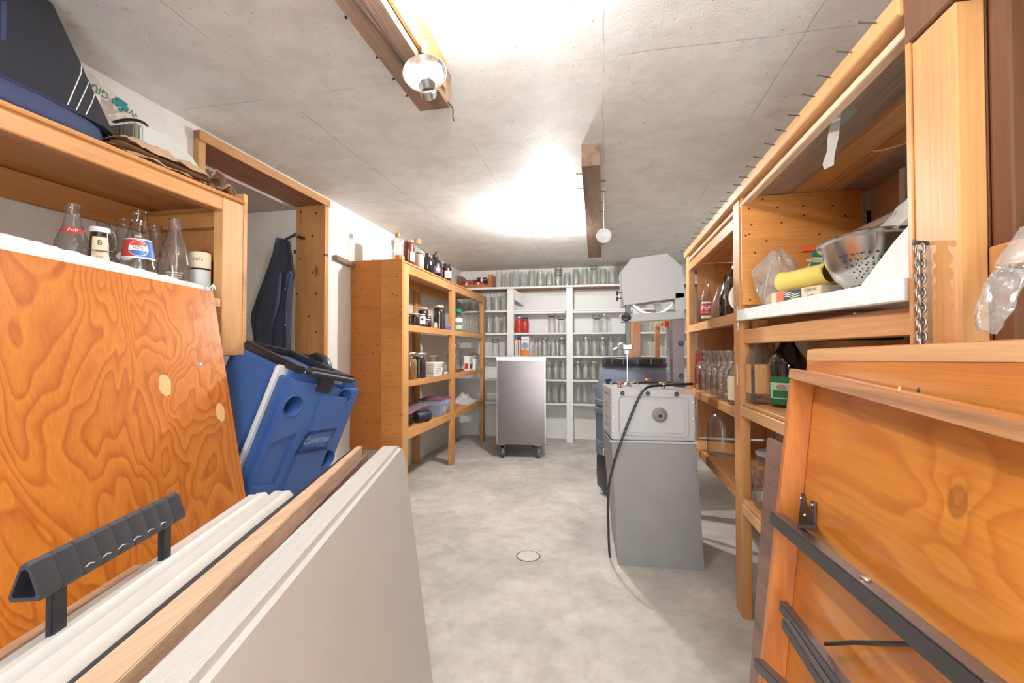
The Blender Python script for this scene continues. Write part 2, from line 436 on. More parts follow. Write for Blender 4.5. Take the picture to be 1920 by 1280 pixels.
def tag(o, label, cat, group=None):
    o['label'] = label; o['category'] = cat
    if group: o['group'] = group
    return o

def thing(name, label, cat, loc=(0, 0, 0), group=None, rotz=0.0):
    o = D.objects.new(name, None); C.objects.link(o)
    o.empty_display_size = 0.05
    o.location = loc; o.rotation_euler = (0, 0, rotz)
    return tag(o, label, cat, group)

def solo(name, bm, mat, label, cat, loc=None, group=None, angle=35):
    """a thing that is one mesh; its origin is set at loc"""
    if loc is not None:
        bmesh.ops.translate(bm, verts=bm.verts, vec=-Vector(loc))
    o = obj(name, bm, mat, None, angle)
    if loc is not None: o.location = loc
    return tag(o, label, cat, group)

def struct(name, bm, mat, parent=None, angle=0):
    o = obj(name, bm, mat, parent, angle)
    if not parent: o['kind'] = 'structure'
    return o

def dup(root, loc, rotz=0.0, label=None, group=None, scale=None):
    r = root.copy(); C.objects.link(r)
    r.location = loc; r.rotation_euler = (root.rotation_euler[0], root.rotation_euler[1], rotz)
    if scale: r.scale = scale
    if label: r['label'] = label
    if group: r['group'] = group
    for ch in list(root.children):
        c = ch.copy(); C.objects.link(c); c.parent = r
        for g in ch.children:
            d = g.copy(); C.objects.link(d); d.parent = c
    return r

def box(bm, lo, hi, bev=0.002, rot=None, piv=None, mi=0):
    lo = Vector(lo); hi = Vector(hi)
    t = bmesh.new()
    g = bmesh.ops.create_cube(t, size=1.0)
    c = (lo + hi) / 2; s = hi - lo
    for v in t.verts:
        v.co = Vector((v.co.x * s.x, v.co.y * s.y, v.co.z * s.z)) + c
    if bev > 0 and min(abs(s.x), abs(s.y), abs(s.z)) > bev * 2.5:
        bmesh.ops.bevel(t, geom=t.edges[:], offset=bev, segments=1, affect='EDGES')
    if rot is not None:
        p = Vector(piv) if piv is not None else c
        for v in t.verts: v.co = p + rot @ (v.co - p)
    join(bm, t, mi)

def join(bm, t, mi=0, mtx=None):
    mp = {}
    for v in t.verts:
        mp[v] = bm.verts.new(mtx @ v.co if mtx is not None else v.co)
    for f in t.faces:
        try:
            nf = bm.faces.new([mp[v] for v in f.verts]); nf.material_index = mi
        except ValueError:
            pass
    t.free()

def hexa(bm, p, bev=0.0, mi=0):
    """eight corners: bottom ring 0-3 then top ring 4-7"""
    t = bmesh.new()
    v = [t.verts.new(Vector(q)) for q in p]
    for f in ((3, 2, 1, 0), (4, 5, 6, 7), (0, 1, 5, 4), (1, 2, 6, 5), (2, 3, 7, 6), (3, 0, 4, 7)):
        t.faces.new([v[i] for i in f])
    bmesh.ops.recalc_face_normals(t, faces=t.faces)
    if bev: bmesh.ops.bevel(t, geom=t.edges[:], offset=bev, segments=2, affect='EDGES')
    join(bm, t, mi)

def slab(bm, a, b, c, thick, bev=0.002, mi=0):
    """board with corner a, edge to b, edge to c, extruded by thick (vector)"""
    a, b, c, th = Vector(a), Vector(b), Vector(c), Vector(thick)
    d = b + (c - a)
    hexa(bm, [a, b, d, c, a + th, b + th, d + th, c + th], bev, mi)

def prism(bm, pts, ext, bev=0.0, mi=0, seg=1):
    """closed polygon pts extruded along vector ext"""
    t = bmesh.new()
    e = Vector(ext)
    a = [t.verts.new(Vector(p)) for p in pts]
    b = [t.verts.new(Vector(p) + e) for p in pts]
    t.faces.new(a); t.faces.new(b[::-1])
    k = len(a)
    for i in range(k):
        t.faces.new((a[i], b[i], b[(i + 1) % k], a[(i + 1) % k]))
    bmesh.ops.recalc_face_normals(t, faces=t.faces)
    if bev: bmesh.ops.bevel(t, geom=t.edges[:], offset=bev, segments=seg, affect='EDGES')
    join(bm, t, mi)

def frame_for(d):
    d = d.normalized()
    u = Vector((0, 0, 1)) if abs(d.z) < 0.9 else Vector((1, 0, 0))
    x = d.cross(u).normalized()
    return x, d.cross(x).normalized()

def tube(bm, pts, r, seg=8, closed=False, mi=0, caps=True, flat=None):
    pts = [Vector(p) for p in pts]
    k = len(pts)
    rings = []
    px_ = None
    for i, p in enumerate(pts):
        if closed: d = pts[(i + 1) % k] - pts[i - 1]
        else: d = pts[min(i + 1, k - 1)] - pts[max(i - 1, 0)]
        x, y = frame_for(d)
        if px_ is not None:
            x = (px_ - d.normalized() * px_.dot(d.normalized())).normalized()
            y = d.normalized().cross(x)
        px_ = x
        rr = r[i] if isinstance(r, (list, tuple)) else r
        ry = rr if flat is None else rr * flat
        rings.append([bm.verts.new(p + x * (rr * math.cos(2 * PI * j / seg)) + y * (ry * math.sin(2 * PI * j / seg))) for j in range(seg)])
    n = k if closed else k - 1
    for i in range(n):
        a, b = rings[i], rings[(i + 1) % k]
        for j in range(seg):
            f = bm.faces.new((a[j], a[(j + 1) % seg], b[(j + 1) % seg], b[j])); f.material_index = mi
    if caps and not closed:
        f = bm.faces.new(rings[0][::-1]); f.material_index = mi
        f = bm.faces.new(rings[-1]); f.material_index = mi

def smooth_path(pts, n=6):
    pts = [Vector(p) for p in pts]
    out = []
    for i in range(len(pts) - 1):
        p0 = pts[max(i - 1, 0)]; p1 = pts[i]; p2 = pts[i + 1]; p3 = pts[min(i + 2, len(pts) - 1)]
        for j in range(n):
            t = j / n
            out.append(0.5 * ((2 * p1) + (p2 - p0) * t + (2 * p0 - 5 * p1 + 4 * p2 - p3) * t * t + (3 * p1 - p0 - 3 * p2 + p3) * t ** 3))
    out.append(pts[-1])
    return out

def lathe(bm, prof, c=(0, 0, 0), axis=(0, 0, 1), seg=24, mi=0, arc=None, close=False):
    """profile of (radius, height) turned about axis through c"""
    c = Vector(c); d = Vector(axis).normalized()
    if abs(d.z) > 0.999: x, y = Vector((1, 0, 0)), Vector((0, 1, 0)) * (1 if d.z > 0 else -1)
    else:
        x, y = frame_for(d)
    a0, a1 = arc if arc else (0, 2 * PI)
    full = arc is None
    ns = seg if full else seg + 1
    rings = []
    for r, h in prof:
        if r < 1e-6:
            rings.append([bm.verts.new(c + d * h)])
        else:
            rings.append([bm.verts.new(c + d * h + (x * math.cos(a0 + (a1 - a0) * j / seg) + y * math.sin(a0 + (a1 - a0) * j / seg)) * r) for j in range(ns)])
    m = len(rings)
    for i in range(m if close else m - 1):
        a, b = rings[i], rings[(i + 1) % m]
        for j in range(seg):
            j2 = (j + 1) % ns
            if len(a) == 1 and len(b) == 1: continue
            if len(a) == 1: vs = (a[0], b[j2], b[j])
            elif len(b) == 1: vs = (a[j], a[j2], b[0])
            else: vs = (a[j], a[j2], b[j2], b[j])
            f = bm.faces.new(vs); f.material_index = mi

def grid(bm, fn, nu, nv, thick=0.0, mi=0):
    g = [[bm.verts.new(Vector(fn(i / nu, j / nv))) for j in range(nv + 1)] for i in range(nu + 1)]
    fs = []
    for i in range(nu):
        for j in range(nv):
            f = bm.faces.new((g[i][j], g[i + 1][j], g[i + 1][j + 1], g[i][j + 1])); f.material_index = mi; fs.append(f)
    if thick:
        bm.normal_update()
        h = [[bm.verts.new(v.co - v.normal * thick) for v in r] for r in g]
        for i in range(nu):
            for j in range(nv):
                bm.faces.new((h[i][j], h[i][j + 1], h[i + 1][j + 1], h[i + 1][j])).material_index = mi
        edge = [(i, 0) for i in range(nu)] + [(nu, j) for j in range(nv)] + [(i, nv) for i in range(nu, 0, -1)] + [(0, j) for j in range(nv, 0, -1)]
        for (a, b), (c, d) in zip(edge, edge[1:] + edge[:1]):
            bm.faces.new((g[a][b], g[c][d], h[c][d], h[a][b])).material_index = mi

def loft(bm, rings, mi=0, caps=True):
    vs = [[bm.verts.new(Vector(p)) for p in r] for r in rings]
    k = len(vs[0])
    for a, b in zip(vs[:-1], vs[1:]):
        for j in range(k):
            f = bm.faces.new((a[j], a[(j + 1) % k], b[(j + 1) % k], b[j])); f.material_index = mi
    if caps:
        bm.faces.new(vs[0][::-1]).material_index = mi
        bm.faces.new(vs[-1]).material_index = mi

def smooth_px(p):
    return [(q.x, q.y) for q in smooth_path([(a, b, 0) for a, b in p], 6)]

def nz(p, s=1.0, seed=0.0):
    return mnoise.noise(Vector(p) * s + Vector((seed, seed * 1.7, -seed)))

def glyphs(s, size, spacing=1.0, shear=0.0, bold=0.0):
    """mesh of a word lying in the XY plane, centred on the origin"""
    cu = D.curves.new('word', 'FONT'); cu.body = s; cu.size = size
    cu.align_x = 'CENTER'; cu.align_y = 'CENTER'; cu.space_character = spacing; cu.shear = shear; cu.offset = bold
    cu.resolution_u = 3
    o = D.objects.new('word', cu); C.objects.link(o)
    dg = bpy.context.evaluated_depsgraph_get()
    me = D.meshes.new_from_object(o.evaluated_get(dg))
    D.objects.remove(o); D.curves.remove(cu)
    t = bmesh.new(); t.from_mesh(me); D.meshes.remove(me)
    for f in t.faces: f.material_index = 0
    return t

def word(name, s, size, org, right, up, mat, parent, off=0.0012, **k):
    t = glyphs(s, size, **k)
    org, r, u = Vector(org), Vector(right).normalized(), Vector(up).normalized()
    nrm = r.cross(u).normalized()
    bm = BM()
    for v in t.verts: v.co = org + r * v.co.x + u * v.co.y + nrm * off
    join(bm, t)
    return obj(name, bm, mat, parent, 0)

def word_wrap(name, s, size, c, r, ang, z, mat, parent, slope=0.0, **k):
    """word bent round an upright cylinder (or cone: slope = dr/dz) about c"""
    t = glyphs(s, size, **k)
    bmesh.ops.subdivide_edges(t, edges=[e for e in t.edges if e.calc_length() > r * 0.25], cuts=2)
    bm = BM()
    for v in t.verts:
        a = ang + v.co.x / r
        rr = r + slope * v.co.y
        v.co = Vector((c[0] + rr * math.cos(a), c[1] + rr * math.sin(a), z + v.co.y))
    join(bm, t)
    return obj(name, bm, mat, parent, 0)

def look_ang(x, y):
    return math.atan2(-y, -x)

ORD = ['first', 'second', 'third', 'fourth', 'fifth', 'sixth', 'seventh', 'eighth', 'ninth', 'tenth', 'eleventh', 'twelfth', 'thirteenth', 'fourteenth', 'fifteenth', 'sixteenth', 'seventeenth', 'eighteenth', 'nineteenth', 'twentieth', 'twenty-first']
# ------------------------------------------------------------------ the room
T = 0.12
bm = BM(); box(bm, (XL - 1.3, YF - T, -0.1), (XR + T, YB + T, 0), 0); struct('floor', bm, 'floor')
bm = BM(); box(bm, (XL - T, YF - T, H), (XR + T, YB + T, H + 0.15), 0); struct('ceiling', bm, 'ceiling')
DY0, DY1, DZ = 1.64, 2.595, 2.0
bm = BM()
box(bm, (XL - T, YF, 0), (XL, DY0, H), 0); box(bm, (XL - T, DY1, 0), (XL, YB, H), 0)
box(bm, (XL - T, DY0, DZ), (XL, DY1, H), 0)
struct('wall_left', bm, 'white_wall')
bm = BM(); box(bm, (XR, YF, 0), (XR + T, YB, H), 0); struct('wall_right', bm, 'white_wall')
bm = BM(); box(bm, (XL - T, YB, 0), (XR + T, YB + T, H), 0); struct('wall_back', bm, 'white_wall')
bm = BM()
box(bm, (XL - T, YF - T, 0), (-1.10, YF, H), 0); box(bm, (0.50, YF - T, 0), (XR + T, YF, H), 0); box(bm, (-1.10, YF - T, 1.98), (0.50, YF, H), 0)  # unseen opening made and sized to let the fill light in
struct('wall_front', bm, 'white_wall')
bm = BM(); box(bm, (-1.10, YF - 0.05, 0), (-0.15, YF - 0.01, 1.98), 0.002); struct('unseen_dark_panel', bm, 'dark_panel')  # unseen, added behind the camera to give the cart a dark reflection
# the recess behind the doorway on the left
bm = BM()
box(bm, (-2.80, DY1 - 0.03, 0), (-1.93, DY1 + 0.1, 1.95), 0)
box(bm, (-2.90, DY0 - 0.1, 0), (-2.80, DY1 + 0.1, 1.95), 0)
box(bm, (-2.80, DY0 - 0.1, 0), (-1.93, DY0, 1.95), 0)
struct('wall_recess', bm, 'white_wall')
bm = BM()
box(bm, (-2.9, DY0 - 0.1, 1.951), (-1.93, DY1 + 0.1, 1.99), 0); struct('trim_1', bm, 'grey_boards')
d = D.objects.new('door_1', None); C.objects.link(d); d.location = (-1.82, 2.11, 0); d['kind'] = 'structure'
bm = BM(); box(bm, (-1.925, DY1 - 0.04, 0), (-1.715, DY1, DZ), 0.003); obj('jamb', bm, 'jamb', d)
bm = BM(); box(bm, (-1.925, DY0, 0), (-1.715, DY0 + 0.04, DZ - 0.03), 0.003); obj('jamb', bm, 'palepine_Z', d)
bm = BM(); box(bm, (-1.925, DY0, DZ - 0.035), (-1.712, DY1 - 0.04, DZ + 0.005), 0.003); obj('header', bm, 'redwood', d)
bm = BM(); box(bm, (-1.7115, DY0, DZ - 0.04), (-1.705, DY1 - 0.001, DZ + 0.004), 0.001); obj('casing_strip', bm, 'pine_Y', d)
for y, z in ((2.575, 1.68), (2.575, 1.79)):
    bm = BM(); box(bm, (-1.945, y - 0.012, z - 0.012), (-1.925, y + 0.012, z + 0.012), 0.002); obj('clip', bm, 'nail', d)
# caulking round the frame
bm = BM()
tube(bm, [(-1.735, DY1 + 0.006, 2.0 - 0.02 * i - 0.001) for i in range(0, 98)], [0.006 + 0.004 * random.random() for _ in range(98)], 6)
obj('caulking', bm, 'dark_gap', d)
# drain cover set in the floor
o = thing('drain_cover', 'round pale drain cover set flush in the concrete floor', 'drain', (-0.378, 2.30, 0))
bm = BM(); lathe(bm, [(0.0, 0.004), (0.053, 0.004), (0.056, 0.001)], o.location, seg=32); obj('cover', bm, 'drain', o)
bm = BM(); lathe(bm, [(0.057, 0.0005), (0.057, 0.002), (0.061, 0.002), (0.062, 0.0005)], o.location, seg=32); obj('rim', bm, 'dark_gap', o)

# ------------------------------------------------------------------ lamps
def lamp(x, y, label, mat='bulb'):
    t = thing('ceiling_lamp', label, 'lamp', (x, y, H), 'bare bulb ceiling lamps')
    bm = BM(); lathe(bm, [(0, 0), (0.065, 0), (0.066, -0.012), (0.055, -0.02), (0.036, -0.026), (0.026, -0.055), (0.024, -0.070), (0.0, -0.070)], t.location, seg=28)
    obj('lamp_holder', bm, 'porcelain', t)
    bm = BM(); lathe(bm, [(0.013, -0.070), (0.015, -0.080), (0.025, -0.100), (0.030, -0.120), (0.027, -0.140), (0.014, -0.154), (0.0, -0.157)], t.location, seg=16)
    obj('bulb', bm, mat, t)
lamp(BULB_FAR[0], BULB_FAR[1], 'bare lit bulb in a porcelain holder on the far part of the ceiling')
lamp(BULB_NEAR[0], BULB_NEAR[1], 'bare lit bulb in a porcelain holder beside the big near ceiling beam', 'bulb_near')

# ------------------------------------------------------------------ beams on the ceiling
t = thing('ceiling_beam', 'thick rough brown beam on the near ceiling with an aluminium funnel hanging from it', 'beam', (-0.59, 0.9, H))
bm = BM()
def beam_ring(y, dx=0.0):
    return [(-0.648 + dx, y, 1.915), (-0.535 + dx, y, 1.915), (-0.530 + dx, y, 1.93), (-0.530 + dx, y, H), (-0.65 + dx, y, H), (-0.652 + dx, y, 1.93)]
loft(bm, [beam_ring(0.25), beam_ring(0.7, 0.002), beam_ring(1.1, -0.002), beam_ring(1.49), beam_ring(1.53, 0.0)])
obj('timber', bm, 'rough_Y', t, 20)
bm = BM(); tube(bm, smooth_path([(-0.606, 0.3, 1.9152), (-0.600, 0.7, 1.9152), (-0.604, 0.95, 1.9152), (-0.590, 1.15, 1.9152), (-0.592, 1.35, 1.9152)], 6), [0.0016] * 24 + [0.0006], 5); obj('drying_crack', bm, 'black', t)
bm = BM(); box(bm, (-0.529, 0.25, 1.93), (-0.516, 1.44, 2.028), 0.002); obj('side_board', bm, 'palepine_Y', t)
for y in (1.08, 1.25, 1.36, 1.46):
    bm = BM(); tube(bm, [(-0.650, y, 1.935), (-0.668, y, 1.935)], 0.0018, 6); tube(bm, [(-0.668, y, 1.935), (-0.670, y, 1.935)], 0.0045, 8)
    obj('nail', bm, 'nail', t)
bm = BM(); tube(bm, smooth_path([(-0.532, 1.50, 1.92), (-0.522, 1.525, 1.91), (-0.530, 1.55, 1.895), (-0.528, 1.555, 1.88)], 4), 0.0022, 6); obj('nail', bm, 'nail', t)
t = thing('ceiling_beam', 'short narrow nail-studded brown beam on the far ceiling with a white skimmer hanging', 'beam', (-0.07, 3.2, H))
bm = BM()
def br2(y, xl, xr, z):
    return [(xl, y, z), (xr, y, z), (xr, y, H), (xl, y, H)]
loft(bm, [br2(2.17, -0.098, -0.012, 1.925), br2(2.7, -0.105, -0.012, 1.915), br2(4.3, -0.135, -0.012, 1.915)])
obj('timber', bm, 'rough_Y', t, 20)
for i in range(9):
    y = 2.42 + i * 0.19 + random.uniform(-0.02, 0.02)
    bm = BM(); tube(bm, [(-0.012, y, 1.945), (0.016, y, 1.948)], 0.002, 5); obj('nail', bm, 'nail', t)
for i in range(6):
    y = 2.30 + i * 0.21
    bm = BM(); tube(bm, [(-0.100 - 0.004 * i, y, 1.94), (-0.132 - 0.004 * i, y, 1.942)], 0.002, 5); obj('nail', bm, 'nail', t)
for y in (2.22, 2.55, 4.2):
    bm = BM(); lathe(bm, [(0, -0.0015), (0.004, -0.001), (0.005, 0)], (-0.06, y, 1.915 if y > 2.6 else 1.922), seg=10); obj('nail', bm, 'steel', t, label='shiny nail head')
# canning funnel on the near beam: axis level, mouth towards the doorway
t = thing('funnel', 'shiny aluminium canning funnel hanging from the thick near ceiling beam', 'funnel', (-0.497, 1.215, 1.90))
fc = Vector((-0.497, 1.205, 1.842))
bm = BM()
lathe(bm, [(0.0615, 0), (0.0635, 0.002), (0.0615, 0.005), (0.057, 0.008), (0.050, 0.022), (0.036, 0.044), (0.026, 0.052), (0.0245, 0.085), (0.0235, 0.085), (0.025, 0.051), (0.035, 0.042), (0.049, 0.020), (0.056, 0.006), (0.0605, 0.002)], fc, (-0.25, 1, -0.18), 40, close=True)
obj('cone', bm, 'aluminium', t)
bm = BM(); box(bm, fc + Vector((-0.008, -0.001, 0.058)), fc + Vector((0.008, 0.001, 0.098)), 0); box(bm, fc + Vector((-0.02, -0.001, 0.096)), fc + Vector((0.008, 0.001, 0.099)), 0)
obj('hanging_tab', bm, 'aluminium', t)
# white skimmer on the far beam
t = thing('skimmer', 'small white perforated skimmer ladle hanging beside the far ceiling beam', 'ladle', (0.006, 2.63, 1.95))
bm = BM(); tube(bm, [(0.006, 2.63, 1.965), (0.006, 2.63, 1.735)], [0.004, 0.0035], 8, flat=0.6)
tube(bm, [(0.006 + 0.008 * math.cos(a * PI / 4), 2.63, 1.968 + 0.008 * math.sin(a * PI / 4)) for a in range(8)], 0.002, 6, True)
obj('handle', bm, 'white', t)
bm = BM(); lathe(bm, [(0.0405, 0.0), (0.043, 0.0), (0.041, 0.003), (0.034, 0.016), (0.018, 0.026), (0, 0.029)], (0.006, 2.61, 1.698), (0, 1, -0.1), 28)
obj('bowl', bm, 'white_paint', t)
bm = BM()
for a, r in [(0, 0)] + [(i * PI / 3, 0.014) for i in range(6)]:
    lathe(bm, [(0, 0), (0.0025, 0)], (0.006 + r * math.cos(a), 2.61 + (0.0262 if r == 0 else 0.0236), 1.695 + r * math.sin(a)), (0, -1, 0), 8)
obj('hole', bm, 'black', t, stuff=True)
# batten on the wall between doorway and shelf
bm = BM(); slab(bm, at(624, 478, X=-1.738), at(660, 494, X=-1.738), at(624, 487, X=-1.738), (0.03, 0, 0)); solo('wall_batten', bm, 'rough_Y', 'short dark wooden strip fixed to the wall beside the doorway frame', 'batten')
# ------------------------------------------------------------------ bottles: shared builder
def bottle(name, label, cat, loc, prof, mat, group=None, seg=24):
    t = thing(name, label, cat, loc, group)
    bm = BM(); lathe(bm, prof, loc, seg=seg)
    obj('glass_body', bm, mat, t, 50)
    return t

def rad_at(prof, z):
    for (r0, z0), (r1, z1) in zip(prof[:-1], prof[1:]):
        if z0 <= z <= z1 and z1 > z0: return r0 + (r1 - r0) * (z - z0) / (z1 - z0)
    return prof[-1][0]

def band(name, t, prof, z0, z1, mat, ang=None, half=PI, n=5, off=0.0007, seg=20):
    p = [(rad_at(prof, z0 + (z1 - z0) * i / n) + off, z0 + (z1 - z0) * i / n) for i in range(n + 1)]
    bm = BM()
    lathe(bm, p, t.location, seg=seg, arc=None if half >= PI else (ang - half, ang + half))
    return obj(name, bm, mat, t, 50)

# ------------------------------------------------------------------ wall cupboard shelf, near left
FX = -1.30
t = thing('wall_shelf', 'open wooden wall shelf unit at near left with a rough white front lip', 'shelf', (-1.52, 0.8, 1.0))
bm = BM(); box(bm, (XL, 0.1, 1.585), (FX - 0.005, 1.44, 1.603), 0.003); tube(bm, [(FX - 0.004, 0.1, 1.596), (FX - 0.004, 1.44, 1.596)], 0.008, 8)
obj('top_board', bm, 'pine_Y', t)
bm = BM(); box(bm, (FX - 0.04, 0.1, 1.538), (FX, 1.345, 1.584), 0.003); obj('front_rail', bm, 'pine_Y', t)
bm = BM(); box(bm, (FX - 0.042, 1.347, 1.03), (FX, 1.437, 1.584), 0.003); obj('post', bm, 'palepine_Z', t)
bm = BM(); box(bm, (XL, 1.438, 1.03), (FX + 0.001, 1.456, 1.628), 0.002); obj('end_panel', bm, 'pine_Y', t)
bm = BM(); box(bm, (XL, 0.1, 1.50), (XL + 0.03, 1.437, 1.584), 0.002); obj('rear_rail', bm, 'pine_Y', t)
bm = BM(); box(bm, (XL + 0.03, 1.40, 1.50), (FX - 0.045, 1.437, 1.555), 0.002); obj('cleat', bm, 'pine_X', t)
bm = BM(); box(bm, (XL, 0.1, 1.19), (FX - 0.02, 1.437, 1.208), 0.002); obj('shelf_board', bm, 'pine_Y', t)
# rough white lip board, sagging towards its far end
bm = BM()
a, b = Vector((FX - 0.016, 0.30, 1.352)), Vector((FX - 0.016, 1.29, 1.266))
def lip(u, v):
    p = a.lerp(b, u)
    top = p.z + 0.004 * nz((u * 40, 0, 0)) + 0.002 * nz((u * 160, 3, 0)) + 0.010 * math.sin(u * PI) * 0
    bot = 1.20
    return (p.x + 0.002 * nz((u * 60, v * 9, 1)), p.y, bot + (top - bot) * v)
grid(bm, lip, 140, 8, 0.015)
obj('lip', bm, 'rough_white', t, 60, label='rough flaking white front lip')
bm = BM()
for i in range(9):
    p = Vector((FX - 0.008, 1.285 + random.uniform(0, 0.03), 1.262 + random.uniform(-0.02, 0.01)))
    tube(bm, [p, p + Vector((0.002, random.uniform(0.002, 0.012), random.uniform(-0.014, 0.014))), p + Vector((0.006, 0.01, random.uniform(-0.02, 0.01)))], [0.003, 0.0024, 0.0008], 5)
obj('torn_flake', bm, 'rough_white', t)
bm = BM(); box(bm, (FX - 0.02, 1.292, 1.195), (FX + 0.012, 1.330, 1.228), 0.004); obj('end_block', bm, 'palepine_Y', t)

# bottles standing behind the lip
ZS = 1.2085
P_POP = [(0, 0), (0.038, 0), (0.041, 0.006), (0.042, 0.06), (0.042, 0.10), (0.036, 0.145), (0.022, 0.185), (0.0165, 0.215), (0.0155, 0.235), (0.0175, 0.238), (0.0175, 0.248), (0.014, 0.250)]
P_TALL = [(0, 0), (0.040, 0), (0.044, 0.006), (0.045, 0.07), (0.0445, 0.12), (0.038, 0.165), (0.025, 0.205), (0.0165, 0.240), (0.016, 0.255), (0.018, 0.257), (0.018, 0.266), (0.015, 0.268)]
P_PEPSI = [(0, 0), (0.040, 0), (0.045, 0.008), (0.0465, 0.05), (0.046, 0.085), (0.043, 0.11), (0.039, 0.135), (0.034, 0.165), (0.027, 0.195), (0.020, 0.225), (0.019, 0.245), (0.0205, 0.247), (0.0205, 0.260), (0.016, 0.262)]
def on_shelf(u, x):
    p = at(u, 450, X=x); return (p.x, p.y, ZS)
p = on_shelf(136, -1.455)
t = bottle('soda_bottle', 'large clear soda bottle with a red oval emblem, leftmost on the near left shelf', 'bottle', p, P_POP, 'glass_smoky')
an = look_ang(p[0], p[1])
band('emblem_band', t, P_POP, 0.167, 0.177, 'pepsi_red', an, 1.35)
bm = BM(); n_ = 20
vs = []
for i in range(n_):
    q = 2 * PI * i / n_; zz = 0.172 + 0.011 * math.sin(q); rr = rad_at(P_POP, zz) + 0.0012; aa = an + 0.55 * math.cos(q)
    vs.append(bm.verts.new((p[0] + rr * math.cos(aa), p[1] + rr * math.sin(aa), ZS + zz)))
bm.faces.new(vs); obj('emblem', bm, 'pepsi_red', t, 0)
word_wrap('lettering', 'PoP', 0.014, p, rad_at(P_POP, 0.172) + 0.0022, an, ZS + 0.172, 'white', t, slope=-0.37)
p = on_shelf(260, -1.375)
t = bottle('soda_bottle', 'clear swirled soda bottle with a red, white and blue emblem on the near left shelf', 'bottle', p, P_PEPSI, 'glass')
an = look_ang(p[0], p[1])
band('label', t, P_PEPSI, 0.112, 0.172, 'white', an, 1.25)
band('red_field', t, P_PEPSI, 0.117, 0.168, 'pepsi_red', an - 0.62, 0.6, off=0.0012)
band('blue_field', t, P_PEPSI, 0.117, 0.168, 'pepsi_blue', an + 0.62, 0.6, off=0.0012)
def disc_on(name, t, prof, an, zc, hw, hz, mat, off, lo=-1.0, hi=1.0):
    bm = BM(); rows = []
    N = 12
    for i in range(N + 1):
        s = lo + (hi - lo) * i / N
        w = math.sqrt(max(0, 1 - s * s)) * hw
        rows.append([(an - w + 2 * w * j / 8, zc + s * hz) for j in range(9)])
    L = t.location
    g = [[bm.verts.new((L.x + (rad_at(prof, z) + off) * math.cos(a_), L.y + (rad_at(prof, z) + off) * math.sin(a_), L.z + z)) for a_, z in r] for r in rows]
    for i in range(N):
        for j in range(8):
            try: bm.faces.new((g[i][j], g[i][j + 1], g[i + 1][j + 1], g[i + 1][j]))
            except ValueError: pass
    bmesh.ops.remove_doubles(bm, verts=bm.verts, dist=1e-6)
    return obj(name, bm, mat, t, 0)
disc_on('emblem', t, P_PEPSI, an, 0.1425, 0.62, 0.0245, 'white', 0.0018)
disc_on('emblem_red', t, P_PEPSI, an, 0.1425, 0.57, 0.0225, 'pepsi_red', 0.0023, 0.32, 1.0)
disc_on('emblem_blue', t, P_PEPSI, an, 0.1425, 0.57, 0.0225, 'pepsi_blue', 0.0023, -1.0, -0.32)
word_wrap('lettering', 'PEPSI', 0.0125, p, rad_at(P_PEPSI, 0.1425) + 0.0026, an, ZS + 0.1425, 'green_label', t, slope=-0.17)
word_wrap('lettering', 'PEPSI', 0.008, p, rad_at(P_PEPSI, 0.178) + 0.0014, an, ZS + 0.178, 'white', t, slope=-0.2)
bm = BM()
for i in range(16):
    q0 = 2 * PI * i / 16
    pts = []
    for j in range(9):
        zz = 0.012 + 0.092 * j / 8; rr = rad_at(P_PEPSI, zz) + 0.0004; q = q0 + 1.1 * j / 8
        pts.append((p[0] + rr * math.cos(q), p[1] + rr * math.sin(q), ZS + zz))
    tube(bm, pts, 0.0018, 5, flat=0.6)
obj('swirl_ribs', bm, 'glass', t)
p = on_shelf(328, -1.365)
t = bottle('soda_bottle', 'clear bottle with a white printed text block, rightmost bottle on the near left shelf', 'bottle', p, P_TALL, 'glass_smoky')
an = look_ang(p[0], p[1])
band('print_block', t, P_TALL, 0.045, 0.095, 'glass_smoky', an, 0.9, off=0.0008)
for k, zz in enumerate((0.088, 0.080, 0.072, 0.064)):
    word_wrap('print_line', 'ooooooooooo'[:11 - k], 0.0075, p, rad_at(P_TALL, zz) + 0.0014, an, ZS + zz, 'white', t)
disc_on('emblem', t, P_TALL, an - 0.2, 0.172, 0.55, 0.008, 'glass_smoky', 0.001)
p = on_shelf(187, -1.37)
P_SW = [(0, 0), (0.028, 0), (0.031, 0.006), (0.031, 0.055), (0.029, 0.078), (0.0235, 0.105), (0.0225, 0.135), (0.021, 0.155), (0.020, 0.170)]
t = bottle('beer_bottle', 'small dark brown swing-top bottle with a cream neck label on the near left shelf', 'bottle', p, P_SW, 'amber_glass')
an = look_ang(p[0], p[1])
band('label', t, P_SW, 0.085, 0.152, 'cream', an, 0.75)
word_wrap('lettering', 'B', 0.02, p, 0.0242, an, ZS + 0.135, 'black', t)
word_wrap('lettering', 'Bier', 0.0105, p, 0.0245, an, ZS + 0.112, 'pepsi_red', t)
word_wrap('lettering', 'oooo', 0.007, p, 0.0262, an, ZS + 0.097, 'black', t)
bm = BM(); lathe(bm, [(0, 0.166), (0.022, 0.166), (0.0235, 0.172), (0.022, 0.180), (0.0, 0.183)], p); obj('stopper', bm, 'porcelain', t)
bm = BM()
rv = Vector((-math.sin(an), math.cos(an), 0)); fv = Vector((math.cos(an), math.sin(an), 0)); o_ = Vector(p)
for s in (-1, 1):
    tube(bm, smooth_path([o_ + rv * s * 0.016 + Vector((0, 0, 0.182)), o_ + rv * s * 0.031 + Vector((0, 0, 0.168)), o_ + rv * s * 0.034 + Vector((0, 0, 0.135)), o_ + rv * s * 0.027 + fv * 0.012 + Vector((0, 0, 0.116))], 5), 0.0013, 6)
